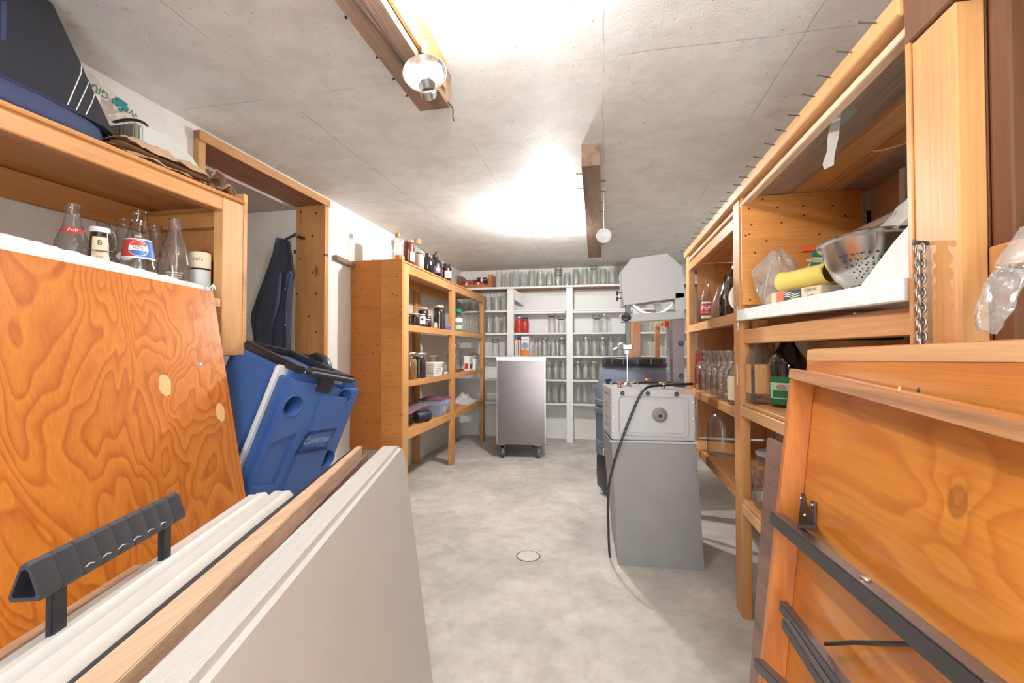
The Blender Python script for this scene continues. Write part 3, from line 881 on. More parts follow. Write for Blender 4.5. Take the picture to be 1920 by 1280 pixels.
tube(bm, [o_ + rv * 0.027 + fv * 0.012 + Vector((0, 0, 0.116)), o_ + fv * 0.032 + Vector((0, 0, 0.112)), o_ - rv * 0.027 + fv * 0.012 + Vector((0, 0, 0.116))], 0.0013, 6)
obj('bail_wire', bm, 'steel', t)
for u, x, sc, lab in ((193, -1.64, 1.0, 'dusty clear bottle standing behind the small swing-top bottle'), (233, -1.53, 1.03, 'dusty clear bottle with a pale blank oval, just left of the swirled bottle'), (291, -1.50, 1.0, 'dusty clear bottle with a small red mark, behind the gap right of the swirled bottle')):
    p = on_shelf(u, x)
    t = bottle('soda_bottle', lab, 'bottle', p, P_TALL, 'glass_smoky')
    an = look_ang(p[0], p[1])
    if u == 233: disc_on('emblem', t, P_TALL, an, 0.14, 0.5, 0.013, 'white', 0.001)
    if u == 291: disc_on('emblem', t, P_TALL, an + 0.3, 0.145, 0.3, 0.008, 'pepsi_red', 0.001)
p = (-1.365, 1.318, ZS)
t = thing('spray_can', 'grey canister with a cream top label at the right end of the near left shelf', 'canister', p)
bm = BM(); lathe(bm, [(0, 0), (0.031, 0), (0.032, 0.004), (0.032, 0.118), (0, 0.118)], p); obj('body', bm, 'case_grey', t)
bm = BM(); lathe(bm, [(0.0325, 0.118), (0.0325, 0.172), (0.030, 0.176), (0, 0.176)], p); obj('label', bm, 'cream', t)
bm = BM(); lathe(bm, [(0.033, 0.115), (0.034, 0.118), (0.033, 0.121)], p); obj('rim', bm, 'black', t)
word_wrap('lettering', '1oFs', 0.016, p, 0.0332, look_ang(p[0], p[1]) - 0.2, ZS + 0.15, 'black', t)
bm = BM(); lathe(bm, [(0, 0), (0.0135, 0), (0.0135, 0.026), (0.010, 0.030), (0, 0.031)], (-1.40, 1.372, 1.375)); lathe(bm, [(0.03, -0.166), (0.03, -0.01), (0.013, 0)], (-1.40, 1.372, 1.375))
solo('spray_bottle', bm, 'red', 'red topped bottle half hidden behind the grey canister', 'bottle', (-1.40, 1.372, ZS))
bm = BM(); lathe(bm, [(0, 0), (0.012, 0), (0.0125, 0.058), (0.009, 0.066), (0.0, 0.067)], (-1.333, 1.235, ZS)); solo('bottle_cap', bm, 'orange_red', 'small orange red cap peeking over the white lip', 'cap', (-1.333, 1.235, ZS))

# ------------------------------------------------------------------ things on top of the wall shelf
ZT = 1.604
t = thing('tote_bag', 'large black and navy cloth bag with white stitched arcs above the near left shelf', 'bag', (-1.5, 0.66, ZT))
def bag_ring(z, x0, x1, y0, y1, k=28, pw=0.45, wob=0.0, seed=0):
    cx, cy, rx, ry = (x0 + x1) / 2, (y0 + y1) / 2, (x1 - x0) / 2, (y1 - y0) / 2
    out = []
    for i in range(k):
        a = 2 * PI * i / k
        c, s = math.cos(a), math.sin(a)
        w = 1 + wob * nz((c * 2, s * 2, z * 9), 1.0, seed)
        out.append((cx + rx * math.copysign(abs(c) ** pw, c) * w, cy + ry * math.copysign(abs(s) ** pw, s) * w, z + wob * 0.12 * nz((c * 3, s * 3, z), 1, seed + 4)))
    return out
def caster(bm):
    from mathutils.bvhtree import BVHTree
    bm.normal_update()
    tr = BVHTree.FromBMesh(bm)
    def cast(u, v, off=0.0012):
        d = (at(u, v, X=-1.0) - EYE).normalized()
        h, nrm, _, _ = tr.ray_cast(EYE, d)
        if h is None:
            h, nrm, _, _ = tr.find_nearest(at(u, v, X=-1.45))
        return h - d * off
    return cast, tr
YE = 1.035
bm = BM()
loft(bm, [bag_ring(1.604, -1.71, -1.312, 0.22, YE - 0.03, wob=0.03), bag_ring(1.612, -1.72, -1.303, 0.20, YE, wob=0.05, seed=2), bag_ring(1.63, -1.72, -1.308, 0.20, YE - 0.005, wob=0.07, seed=3), bag_ring(1.648, -1.72, -1.308, 0.20, YE - 0.005, wob=0.04, seed=4), bag_ring(1.662, -1.72, -1.316, 0.20, YE - 0.01)])
obj('base_cloth', bm, 'navy_cloth', t, 80)
def bag_level(s):
    return bag_ring(1.658 + 0.335 * s, -1.725, -1.318 - 0.13 * s, 0.20, YE + 0.020 - 0.075 * s, pw=0.36, wob=0.012, seed=9)
bm = BM(); loft(bm, [bag_level(i / 8) for i in range(9)] + [bag_ring(2.0, -1.70, -1.50, 0.25, 0.93)])
cast, _ = caster(bm)
arcs = [[(127, 196), (143, 158), (152, 135), (151, 110)], [(143, 206), (160, 170), (167, 150), (164, 139)], [(161, 215), (172, 192), (178, 174)]]
arcs = [[cast(u, v) for u, v in smooth_px(a)] for a in arcs]
sa, sb, sc, sd = cast(2, 75), cast(11, 74), cast(13, 2), cast(3, 2)
obj('body', bm, 'black_cloth', t, 80)
bm = BM()
for z in (1.655, 1.662):
    r = bag_ring(z, -1.722, -1.314, 0.20, YE - 0.006); tube(bm, r, 0.0016, 5, True)
obj('seam', bm, 'navy_cloth', t)
for a in arcs:
    bm = BM(); tube(bm, a, 0.0013, 5); obj('stitched_arc', bm, 'stitch', t)
bm = BM(); hexa(bm, [sa, sb, sb + Vector((-0.004, 0, 0)), sa + Vector((-0.004, 0, 0)), sd, sc, sc + Vector((-0.004, 0, 0)), sd + Vector((-0.004, 0, 0))]); obj('strap', bm, 'navy_cloth', t)

t = thing('plastic_sack', 'pale crumpled plastic sack with teal lettering between the black bag and the wall', 'bag', (-1.62, 1.12, ZT))
A_, B_, C_, D_ = at(150, 118, X=-1.62), at(262, 222, X=-1.62), at(196, 246, X=-1.58), at(120, 200, X=-1.62)
def sack(u, v):
    top = A_.lerp(B_, v); bot = D_.lerp(C_, v) + Vector((0, 0, -0.03 * (1 - v)))
    p = top.lerp(bot, u)
    w = math.sin(u * PI) * 0.7 + 0.3
    return p + Vector((0.018 * nz((u * 4, v * 5, 1)) + 0.010 * nz((u * 11, v * 12, 4)), 0.01 * nz((u * 5, v * 6, 8)), 0.014 * nz((u * 6, v * 7, 2)) * w))
bm = BM(); grid(bm, sack, 26, 26, 0.004)
cast, tr_ = caster(bm)
lo_ = cast(240, 206); hi_ = cast(172, 160)
pc_ = cast(228, 199, 0.003); pd_ = cast(222, 192, 0.003)
obj('film', bm, 'sack', t, 80)
dirv = (hi_ - lo_).normalized()
upv = Vector((1, 0, 0)).cross(dirv); upv = -upv if upv.z > 0 else upv
g_ = glyphs('WIND GRAD', 0.033)
bm = BM(); mid_ = (lo_ + hi_) / 2
for v in g_.verts:
    q = mid_ + dirv * v.co.x + upv.normalized() * v.co.y
    d_ = (q - EYE).normalized(); h_, n_, _, _ = tr_.ray_cast(EYE, d_)
    v.co = (h_ - d_ * 0.003) if h_ is not None else q
join(bm, g_); obj('lettering', bm, 'teal', t, 0)
bm = BM(); rr = dirv * 0.018; uu = upv.normalized() * 0.014
for c_ in (pc_ - uu * 0.6, pd_ + uu * 0.9):
    vs = []
    for s1, s2 in ((-1, -1), (1, -1), (1, 1), (-1, 1)):
        q = c_ + rr * s1 + uu * s2; d_ = (q - EYE).normalized(); h_, n_, _, _ = tr_.ray_cast(EYE, d_); vs.append(bm.verts.new((h_ - d_ * 0.0022) if h_ is not None else q))
    bm.faces.new(vs)
obj('teal_patch', bm, 'teal', t, 0)

t = thing('carrying_case', 'pale grey rounded case with a black handle behind the crumpled brown paper bags', 'case', (-1.58, 1.31, ZT))
prof = [(1.195, 1.605), (1.195, 1.782), (1.215, 1.790), (1.30, 1.785), (1.385, 1.757), (1.41, 1.735), (1.432, 1.66), (1.436, 1.605)]
bm = BM(); prism(bm, [(-1.47, y, z) for y, z in prof], (-0.22, 0, 0), 0.006, seg=2); obj('shell', bm, 'case_grey', t)
bm = BM(); prism(bm, [(-1.474, 1.192, 1.606), (-1.474, 1.192, 1.784), (-1.69, 1.192, 1.784), (-1.69, 1.192, 1.606)], (0, -0.012, 0), 0.003)
for i in range(14):
    x = -1.485 - i * 0.015
    box(bm, (x - 0.004, 1.1775, 1.61), (x + 0.004, 1.181, 1.78), 0)
obj('ribbed_side', bm, 'case_band', t)
bm = BM()
c0 = at(228, 236, X=-1.60); c1 = at(300, 222, X=-1.55)
tube(bm, smooth_path([Vector((-1.63, 1.20, 1.786)), Vector((-1.60, 1.215, 1.815)), Vector((-1.56, 1.235, 1.828)), Vector((-1.53, 1.255, 1.822)), Vector((-1.515, 1.262, 1.792))], 5), 0.008, 8, flat=0.5)
obj('handle', bm, 'black_plastic', t)

def paper_bag(label, pts, seed, th, z0, amp):
    t = thing('paper_bag', label, 'bag', (sum(p[0] for p in pts) / 4, sum(p[1] for p in pts) / 4, z0), 'crumpled brown paper bags on the near left shelf')
    P4 = [Vector((p[0], p[1], z0)) for p in pts]
    def lay(side):
        def fn(u, v):
            p = P4[0].lerp(P4[1], u).lerp(P4[3].lerp(P4[2], u), v)
            e = min(u, 1 - u, v, 1 - v) * 4
            h = th * min(1, e + 0.25) if side else 0.0
            f = nz((u * 7, v * 5, 0), 1, seed)
            f2 = abs(nz((u * 4, v * 9, 0), 1, seed + 3))
            return p + Vector((amp * 0.6 * nz((u * 6, v * 6, 2), 1, seed), amp * 0.8 * f, 0.6 * amp * abs(nz((u * 17, v * 15, 0), 1, seed + 6)) * side + max(0.0005, h + (amp * (f2 + 0.5 * f) if side else 0.0))))
        return fn
    bm = BM(); grid(bm, lay(0), 26, 20); grid(bm, lay(1), 26, 20); obj('paper', bm, 'paper', t, 25)
    bm = BM()
    def fold(u, v):
        p = P4[1].lerp(P4[2], v)
        return p + Vector((0.012 * u, 0.05 * u, th * 0.5 + 0.03 * math.sin(u * 3) + 0.014 * nz((u * 3, v * 6, 0), 1, seed + 8)))
    grid(bm, fold, 6, 14, 0.0015); obj('folded_mouth', bm, 'paper', t, 25)
paper_bag('flat crumpled brown paper bag lying along the front edge above the near left shelf', [(-1.315, 0.965, 0), (-1.315, 1.36, 0), (-1.45, 1.40, 0), (-1.46, 0.99, 0)], 3, 0.018, ZT + 0.001, 0.013)
paper_bag('brown paper bag bunched on top of another against the pale grey case', [(-1.33, 1.02, 0), (-1.335, 1.33, 0), (-1.455, 1.42, 0), (-1.46, 1.02, 0)], 11, 0.028, ZT + 0.036, 0.018)

# ------------------------------------------------------------------ navy jacket hanging in the doorway
t = thing('work_jacket', 'slate blue work jacket hanging by its loop from the right doorway jamb', 'jacket', (-2.03, 2.47, 1.05))
def jx(u, v, y=2.46):
    p = at(u, v, Y=y); return p
def cloth_loft(rows, thick, amp, seed, y=2.46):
    rings = []
    for v, ul, ur in rows:
        l_, r_ = jx(ul, v, y), jx(ur, v, y)
        c = (l_ + r_) / 2; rx = (r_.x - l_.x) / 2
        ring = []
        for i in range(28):
            a = 2 * PI * i / 28
            w = 1 + amp * nz((math.cos(a) * 2.2, math.sin(a) * 2.2, v * 0.012), 1, seed)
            ring.append((c.x + rx * math.cos(a), c.y + thick * math.sin(a) * w + 0.012 * math.sin(a * 5 + seed) * (thick / 0.05) * 0.6, c.z))
        rings.append(ring)
    return rings
bm = BM(); loft(bm, cloth_loft([(449, 527, 537), (470, 526, 541), (490, 524, 545), (510, 523, 549), (530, 521, 547), (560, 516, 546), (600, 511, 545), (640, 508, 544), (690, 506, 543), (720, 506, 543)], 0.045, 0.5, 2)); obj('body', bm, 'jacket', t, 80)
bm = BM(); loft(bm, cloth_loft([(448, 523, 531), (470, 516, 530), (500, 505, 529), (530, 494, 527), (560, 483, 524), (585, 475, 520), (602, 473, 515), (630, 477, 511), (660, 480, 510), (690, 481, 508)], 0.035, 0.5, 6, 2.41)); obj('sleeve', bm, 'jacket', t, 80)
bm = BM()
grid(bm, lambda u, v: jx(526 + 22 * v * u ** 0.7 + 10 * v * (1 - u), 448 + 62 * u, 2.40) + Vector((0, 0.012 * math.sin(v * 3), 0)), 10, 6, 0.004); obj('collar', bm, 'jacket', t, 80)
bm = BM()
tube(bm, smooth_path([jx(547, 509, 2.402), jx(540, 540, 2.398), jx(536, 580, 2.398), jx(537, 640, 2.4), jx(536, 680, 2.4)], 6), 0.006, 6); obj('placket', bm, 'navy_cloth', t)
for u, v in ((545, 510), (535, 542), (535, 609)):
    p = jx(u, v, 2.392); bm = BM(); lathe(bm, [(0, 0.002), (0.005, 0.0015), (0.0055, 0)], p, (0, -1, 0), 12); obj('snap', bm, 'steel', t)
bm = BM(); slab(bm, jx(533, 452, 2.47), jx(556, 441, 2.47), jx(533, 447, 2.47), (0, 0.003, 0), 0); obj('hanging_loop', bm, 'charcoal', t)
bm = BM(); p = jx(553, 441, 2.47); box(bm, p + Vector((-0.006, -0.01, -0.008)), p + Vector((0.01, 0.085, 0.008)), 0.002); solo('coat_hook', bm, 'nail', 'small dark metal hook on the doorway jamb holding the blue jacket', 'hook', p)
# ------------------------------------------------------------------ leaning and standing panels, near left
def hit(u, v, p0, n):
    d = at(u, v, Y=1.0) - EYE
    p0 = Vector(p0); n = Vector(n)
    return EYE + d * ((p0 - EYE).dot(n) / d.dot(n))

# orange plywood sheet leaning on the wall shelf
TR, BR_, TL = Vector((-1.278, 1.287, 1.246)), Vector((-0.95, 1.205, 0.004)), Vector((-1.278, 0.25, 1.290))
BL = BR_ + (TL - TR)
BL.z = 0.004
sn = (TR - BR_).cross(TL - TR).normalized()
sn = sn if sn.x > 0 else -sn
t = thing('plywood_sheet', 'orange varnished plywood sheet with swirling grain leaning against the near left shelf', 'plywood', (-1.1, 0.75, 0))
bm = BM(); b_ = -sn * 0.017
hexa(bm, [BL + b_, BR_ + b_, BR_, BL, TL + b_, TR + b_, TR, TL], 0.0015); obj('board', bm, 'sheet_ply', t)
for u, v, a_, b2 in ((309, 722, 0.0185, 0.031), (413, 773, 0.0165, 0.029)):
    c = hit(u, v, TR, sn); e1 = (TL - TR).normalized(); e2 = sn.cross(e1)
    bm = BM()
    vs = [bm.verts.new(c + sn * 0.0008 + e1 * (a_ * math.cos(q * PI / 12) * (1 + 0.08 * math.sin(q))) + e2 * (b2 * math.sin(q * PI / 12) * (1 + 0.06 * math.cos(2.3 * q)))) for q in range(24)]
    bm.faces.new(vs); obj('filler_patch', bm, 'skin_patch', t, 0, label='pale wood filler patch')
c = hit(376, 683, TR, sn); bm = BM(); lathe(bm, [(0, 0.002), (0.006, 0.0015), (0.007, 0)], c, sn, 12); obj('screw', bm, 'galv', t)

# blue cooler standing on end
L1 = Vector((-1.102, 1.358, 0.997))
w_ = Vector((0.206, 0.96, -0.186)).normalized()
dn = Vector((-0.35, -0.119, -1)).normalized()
n_c = dn.cross(w_).normalized()
n_c = n_c if n_c.x > 0 else -n_c
up_c = -dn
CW, CH = 0.37, 0.985
CM = Matrix(((w_.x, up_c.x, n_c.x, L1.x), (w_.y, up_c.y, n_c.y, L1.y), (w_.z, up_c.z, n_c.z, L1.z), (0, 0, 0, 1)))
t = thing('cooler', 'big blue wheeled cooler standing on end behind the orange plywood sheet', 'cooler', (-1.3, 1.5, 0))
def cut_obj(name, bm, mat, parent, cutters, angle=35):
    """mesh with the cutter shapes taken out of it"""
    o = obj(name, bm, mat, None, 0)
    bmesh.ops.recalc_face_normals(cutters, faces=cutters.faces)
    cm = D.meshes.new('cut'); cutters.to_mesh(cm); cutters.free()
    k = D.objects.new('cut', cm); C.objects.link(k)
    md = o.modifiers.new('cut', 'BOOLEAN'); md.operation = 'DIFFERENCE'; md.object = k; md.solver = 'EXACT'; md.use_self = True
    dg = bpy.context.evaluated_depsgraph_get(); dg.update()
    me = D.meshes.new_from_object(o.evaluated_get(dg))
    b = bmesh.new(); b.from_mesh(me)
    D.objects.remove(o); D.objects.remove(k); D.meshes.remove(me); D.meshes.remove(cm)
    return obj(name, b, mat, parent, angle)
def cbox(bm, lo, hi, bev, seg=2):
    x = BM(); lo, hi = Vector(lo), Vector(hi)
    bmesh.ops.create_cube(x, size=1)
    for v in x.verts: v.co = Vector([(lo[i] + hi[i]) / 2 + v.co[i] * (hi[i] - lo[i]) for i in range(3)])
    if bev: bmesh.ops.bevel(x, geom=x.edges[:], offset=bev, segments=seg, affect='EDGES')
    join(bm, x, 0, CM)
bm = BM(); cbox(bm, (0.01, -CH + 0.02, -0.27), (CW - 0.01, 0.0, -0.002), 0.022); obj('body', bm, 'blue', t)
bm = BM(); cbox(bm, (0.004, -CH + 0.01, -0.002), (CW - 0.004, 0.008, 0.016), 0.006); obj('gasket_band', bm, 'white', t, label='white band between body and lid')
def c_loc(u, v, z):
    p = hit(u, v, L1 + n_c * z, n_c); q = CM.inverted() @ p; return q.x, q.y
LZ = 0.085
bm = BM(); cbox(bm, (0.0, -CH, 0.016), (CW, 0.004, LZ), 0.026, 2)
cut = BM()
cups = [(542, 762), (648, 748), (626, 862)]
cl = [c_loc(u, v, LZ + 0.012) for u, v in cups]
cl = [(min(max(x, 0.062), CW - 0.062), y) for x, y in cl]
print('CUPS', cl)
for x, y in cl + [(0.062, cl[2][1] - 0.30), (CW - 0.062, cl[2][1] - 0.30)]:
    k = BM(); lathe(k, [(0, -0.062), (0.033, -0.062), (0.036, 0.03), (0, 0.03)], (x, y, LZ + 0.006), seg=28); join(cut, k, 0, CM)
lx, ly = c_loc(590, 824, LZ)
hx0, hy0 = c_loc(510, 810, LZ); hx1, hy1 = c_loc(550, 880, LZ)
k = BM(); prism(k, [(0.032, -0.245, LZ - 0.010), (0.125, -0.205, LZ - 0.010), (0.115, -0.40, LZ - 0.010), (0.032, -0.40, LZ - 0.010)], (0, 0, 0.05)); join(cut, k, 0, CM)
k = BM(); bmesh.ops.create_cube(k, size=1)
for v in k.verts: v.co = Vector((CW * 0.62 + v.co.x * 0.115, 0.0 + v.co.y * 0.06, LZ + v.co.z * 0.10))
join(cut, k, 0, CM)
bm2 = BM()
cut_obj('lid', bm, 'blue', t, cut)
bm = BM(); cbox(bm, (CW * 0.44, -0.26, LZ - 0.004), (CW * 0.80, -0.055, LZ + 0.010), 0.006); cbox(bm, (CW * 0.40, -CH + 0.05, LZ - 0.004), (CW * 0.80, -0.262, LZ + 0.007), 0.006)
obj('raised_panel', bm, 'blue', t)
bm = BM()
for x, y in cl:
    k = BM(); lathe(k, [(0.0355, 0), (0.041, 0), (0.0405, 0.004), (0.037, 0.005)], (x, y, LZ - 0.001), seg=28, close=True); join(bm, k, 0, CM)
obj('cup_rim', bm, 'blue', t)
c = CM @ Vector((lx, ly, LZ + 0.0105))
rx = (CM.to_3x3() @ Vector((1, 0.16, 0))).normalized(); ux = (CM.to_3x3() @ Vector((-0.05, 1, 0))).normalized()
bm = BM()
for k in range(3):
    a_ = 0.066 - k * 0.008; b2 = 0.040 - k * 0.007
    P4 = [c + rx * (-a_ - 0.012) - ux * b2, c + rx * (a_ - 0.012) - ux * b2, c + rx * (a_ + 0.012) + ux * b2, c + rx * (-a_ + 0.012) + ux * b2]
    if k < 2: tube(bm, P4, 0.0022, 6, True)
obj('logo_frame', bm, 'blue_dark', t)  # dark colour put in for the shade of the recessed logo
word('lettering', 'Coleman', 0.034, c + ux * 0.004, rx, ux, 'box_blue', t, 0.001, shear=0.25, bold=0.0012)  # paler blue put in for the glints on the logo edges
bm = BM(); cbox(bm, (0.03, 0.002, -0.27), (0.07, 0.028, 0.075), 0.006); cbox(bm, (0.25, 0.002, -0.27), (0.295, 0.026, 0.060), 0.006); cbox(bm, (0.0, 0.0, -0.29), (CW, 0.024, -0.25), 0.006)
obj('handle_rail', bm, 'black_plastic', t)
bm = BM(); cbox(bm, (0.06, 0.006, 0.062), (0.275, 0.034, 0.118), 0.011, 3); cbox(bm, (0.13, -0.05, 0.07), (0.20, 0.02, 0.092), 0.005); obj('handle_grip', bm, 'charcoal', t)
bm = BM(); k = BM(); lathe(k, [(0.030, -0.018), (0.068, -0.022), (0.075, -0.012), (0.075, 0.012), (0.068, 0.022), (0.030, 0.018)], (0.31, -0.018, -0.14), (1, 0, 0), 28, close=True); join(bm, k, 0, CM); obj('wheel', bm, 'black_plastic', t)

# white folding table with a black carrying handle, standing on edge
E1 = at(556, 912, Z=0.76); N1 = at(100, 1280, Z=0.76)
d1 = (N1 - E1); d1.z = 0; d1.normalize()
p1 = Vector((d1.y, -d1.x, 0)); p1 = p1 if p1.x < 0 else -p1
t = thing('folding_table', 'white folded table standing on edge with a black carrying handle at lower left', 'table', E1 + d1 * 0.4 - Vector((0, 0, 0.76)))
def half_table(o0, thick, s0, s1, z1, ridge):
    bm = BM()
    def sec(s, dz):
        q = E1 + d1 * s + p1 * o0; z = z1 + dz
        th = thick
        pr = [(0, 0), (0, z - 0.028), (0.003, z - 0.010), (0.011, z), (th * 0.45, z - 0.001), (th * 0.55, z - 0.006 if ridge else z - 0.001), (th - 0.010, z - 0.004 if ridge else z), (th - 0.003, z - 0.012), (th, z - 0.03), (th, 0)]
        return [Vector((q.x, q.y, 0)) + p1 * a + Vector((0, 0, max(0.001, h))) for a, h in pr]
    loft(bm, [sec(s0, -0.02), sec(s0 + 0.008, -0.005), sec(s0 + 0.025, 0), sec(s1, 0)])
    return bm
obj('table_half', half_table(0.0, 0.044, 0.0, 0.66, 0.76, False), 'white_plastic', t, 30)
obj('table_half', half_table(0.048, 0.046, -0.002, 0.66, 0.757, True), 'white_plastic', t, 30)
g0 = at(308, 1048, Z=0.755); g1 = at(105, 1185, Z=0.755)
gd = (g1 - g0).normalized(); gp = Vector((gd.y, -gd.x, 0)); gp = gp if gp.x > 0 else -gp
for g in (g0, g1):
    bm = BM()
    hexa(bm, [g + gd * a + gp * b + Vector((0, 0, z)) for z in (-0.03, 0.055) for a, b in ((-0.009, -0.004), (0.009, -0.004), (0.009, 0.004), (-0.009, 0.004))], 0.0015)
    obj('handle_strap', bm, 'black_plastic', t)
def tri(g, s, sc):
    pts = []
    for a, h in ((-0.015, 0.002), (-0.013, -0.002), (0.013, -0.002), (0.015, 0.002), (0.0045, 0.033), (0, 0.036), (-0.0045, 0.033)):
        pts.append(g + gd * s + gp * (a * sc) + Vector((0, 0, 0.052 + 0.014 + (h - 0.014) * sc)))
    return pts
LG = (g1 - g0).length
bm = BM()
st = []
s = -0.022
while s < LG + 0.022:
    st.append((s, 1.0)); st.append((s + 0.022, 1.0)); st.append((s + 0.0235, 0.94)); s += 0.025
loft(bm, [tri(g0, a, b) for a, b in st] + [tri(g0, st[-1][0], 0.72), tri(g0, -0.02, 0.72), tri(g0, st[0][0], 1.0)], caps=False)
obj('handle_grip', bm, 'charcoal', t, 30)
bm = BM()
for k in range(1, 7):
    a_ = k * LG / 7
    q = [g0 + gd * (a_ + x) + gp * 0.0128 + Vector((0, 0, 0.060 - 0.0012 * abs(x) / 0.004)) for x in (-0.007, 0, 0.007)]
    tube(bm, q, 0.0009, 5)
obj('grip_notch', bm, 'case_grey', t)
# tan board behind it
t_ = BM(); q0 = E1 + p1 * 0.099 + d1 * 0.30; q1 = E1 + p1 * 0.112 + d1 * 0.86
hexa(t_, [Vector((q.x, q.y, z)) + p1 * o for z in (0.0, 0.742) for q, o in ((q0, 0), (q1, 0), (q1, 0.018), (q0, 0.018))], 0.002)
solo('tan_board', t_, 'tan_edge', 'thin tan board standing on edge between the orange plywood and the white folded table', 'board', (q0.x, q0.y, 0))

def standing(name, label, cat, zt, far_l, far_r, near_l, near_r, layers, lean=Vector((0, 0, 0)), cut=0.012):
    fl, fr, nl, nr = [at(*p, Z=zt) for p in (far_l, far_r, near_l, near_r)]
    nl = fl + (nl - fl) * 1.03; nr = fr + (nr - fr) * 1.03
    t = thing(name, label, cat, ((fl.x + nl.x) / 2, (fl.y + nl.y) / 2, 0))
    for pn, a, b, mt, dz in layers:
        bm = BM()
        fa, fb, na, nb = fl.lerp(fr, a), fl.lerp(fr, b), nl.lerp(nr, a), nl.lerp(nr, b)
        zz = Vector((0, 0, dz))
        dv = (na - fa).normalized() * cut
        lo = [Vector((q.x, q.y, 0.0)) + lean for q in (fa, fb, nb, na)]
        hi = [fa + zz + dv, fb + zz + dv, nb + zz, na + zz]
        hexa(bm, lo + hi, 0.0015)
        obj(pn, bm, mt, t)
    return t
standing('laminate_board', 'pale edged board with a dark laminate face standing between the white tables', 'board', 0.75, (664, 836), (681, 834), (100, 1280), (217, 1280),
         [('dark_face', 0.0, 0.30, 'black_plastic', -0.002), ('core', 0.302, 1.0, 'bare_edge', 0.0)])
standing('walnut_board', 'walnut laminate board standing directly left of the off-white tabletop', 'board', 0.728, (683, 850), (692, 848), (224, 1290), (262, 1290), [('core', 0.0, 1.0, 'walnut', 0.0)])
# off-white tabletop facing the aisle
FR, NR = at(757, 829, Z=0.75), at(373, 1280, Z=0.75)
FL2, NL2 = at(723, 826, Z=0.75), at(270, 1280, Z=0.75)
dd = (NR - FR).normalized(); th2 = (FL2 - FR); th2 = th2 - dd * th2.dot(dd); th2.z = 0
bott = Vector((-0.520, 1.355, 0.002)); upv2 = FR - bott
t = thing('folding_table', 'off-white plastic table standing on edge with its top facing the aisle', 'table', (bott.x - 0.05, bott.y - 0.3, 0))
prof = []
r_ = 0.055
for k in range(7):
    a_ = PI / 2 * k / 6
    prof.append((r_ - r_ * math.cos(a_) , 1 - (r_ - r_ * math.sin(a_)) / 0.77))
side = [(0.0, 0.0)] + prof + [(1.22, 1.0), (1.22, 0.0)]
bm = BM(); prism(bm, [bott + dd * s + upv2 * h for s, h in side], th2, 0.010, seg=2); obj('tabletop', bm, 'offwhite_top', t, 40)
bm = BM()
for k in (0.25, 0.5, 0.75):
    q0 = FR + th2 * k + dd * 0.05 + Vector((0, 0, 0.0004)); tube(bm, [q0, q0 + dd * 1.1], 0.0006, 5)
obj('edge_ridge', bm, 'white_plastic', t)

# ------------------------------------------------------------------ folded tables leaning on the right shelving
TF = at(1482, 690, X=0.43); TN = at(1920, 787, X=0.412)
BF = Vector((0.286, 1.068, 0.003))
ex = (TN - TF).normalized(); ey = (BF - TF); HH = ey.length; ey.normalize()
ez = ex.cross(ey).normalized(); ez = ez if ez.x < 0 else -ez
def T3(s, h, z): return TF + ex * s + ey * h + ez * z
def t3box(bm, s0, s1, h0, h1, z0, z1, bev=0.0015):
    hexa(bm, [T3(s, h, z) for h in (h1, h0) for s, z in ((s0, z0), (s1, z0), (s1, z1), (s0, z1))], bev)
kn = hit(1795, 940, TF - ez * 0.046, ez)
kn = kn - Vector((BF.x + 0.05, 0.6, 0))
for nd in M['table_ply'].node_tree.nodes:
    if nd.type == 'MAPPING' and abs(nd.inputs['Scale'].default_value[2] - 0.62) < 1e-4:
        nd.inputs['Location'].default_value = (-kn.x, -kn.y * 0.8, -kn.z * 0.62)
t = thing('folding_table', 'plywood table leaning at right, framed underside and black steel legs facing out', 'table', (BF.x + 0.05, 0.6, 0))
LT = 1.05
bm = BM(); t3box(bm, 0, LT, 0, HH, -0.055, -0.046); obj('underside', bm, 'table_ply', t)
bm = BM(); t3box(bm, 0.0, LT, 0, HH - 0.0, -0.058, -0.0555, 0); obj('laminate_top', bm, 'walnut', t)
bm = BM(); t3box(bm, 0, 0.021, 0.0245, HH - 0.02, -0.0455, 0); obj('apron', bm, 'table_trim_Z', t)
bm = BM(); t3box(bm, 0, LT, 0.0, 0.024, -0.0455, 0.001); obj('apron', bm, 'table_trim', t)
bm = BM(); t3box(bm, 0.0, LT, 0.0015, 0.0225, 0.0012, 0.0022, 0); obj('apron_edge', bm, 'ply_edge', t)
bm = BM(); t3box(bm, 0.021, LT, HH - 0.045, HH - 0.02, -0.0455, 0); obj('apron', bm, 'table_trim', t)
def P3(u, v, z): return hit(u, v, TF + ez * z, ez)
def chan(name, a, b, wd, dp, mats, z):
    a3, b3 = P3(a[0], a[1], z), P3(b[0], b[1], z)
    dv = (b3 - a3).normalized(); wv = ez.cross(dv).normalized(); wv = wv if wv.z > 0 else -wv
    bm = BM()
    hexa(bm, [p + wv * q + ez * r for r in (0, dp) for p, q in ((a3, 0), (b3, 0), (b3, wd), (a3, wd))], 0.0015)
    o = obj(name, bm, mats, t)
    bm = BM()
    hexa(bm, [p + wv * (q + wd) + ez * r for r in (0.001, dp) for p, q in ((a3, 0.0003), (b3, 0.0003), (b3, 0.0018), (a3, 0.0018))], 0)
    f = obj('leg_flange', bm, 'brown_steel', o)
    return a3, b3, dv, wv, o
a3, b3, dv, wv, leg = chan('leg', (1466, 985), (1900, 1345), 0.026, 0.026, 'black_metal', -0.012)
bm = BM(); c = a3 + dv * 0.36 + wv * 0.0285 + ez * 0.012; lathe(bm, [(0, 0.003), (0.007, 0.0025), (0.008, 0)], c, wv, 14); obj('rivet', bm, 'steel', leg)
_, _, _, _, leg = chan('leg', (1476, 1148), (1640, 1370), 0.020, 0.016, 'black_metal', -0.02)
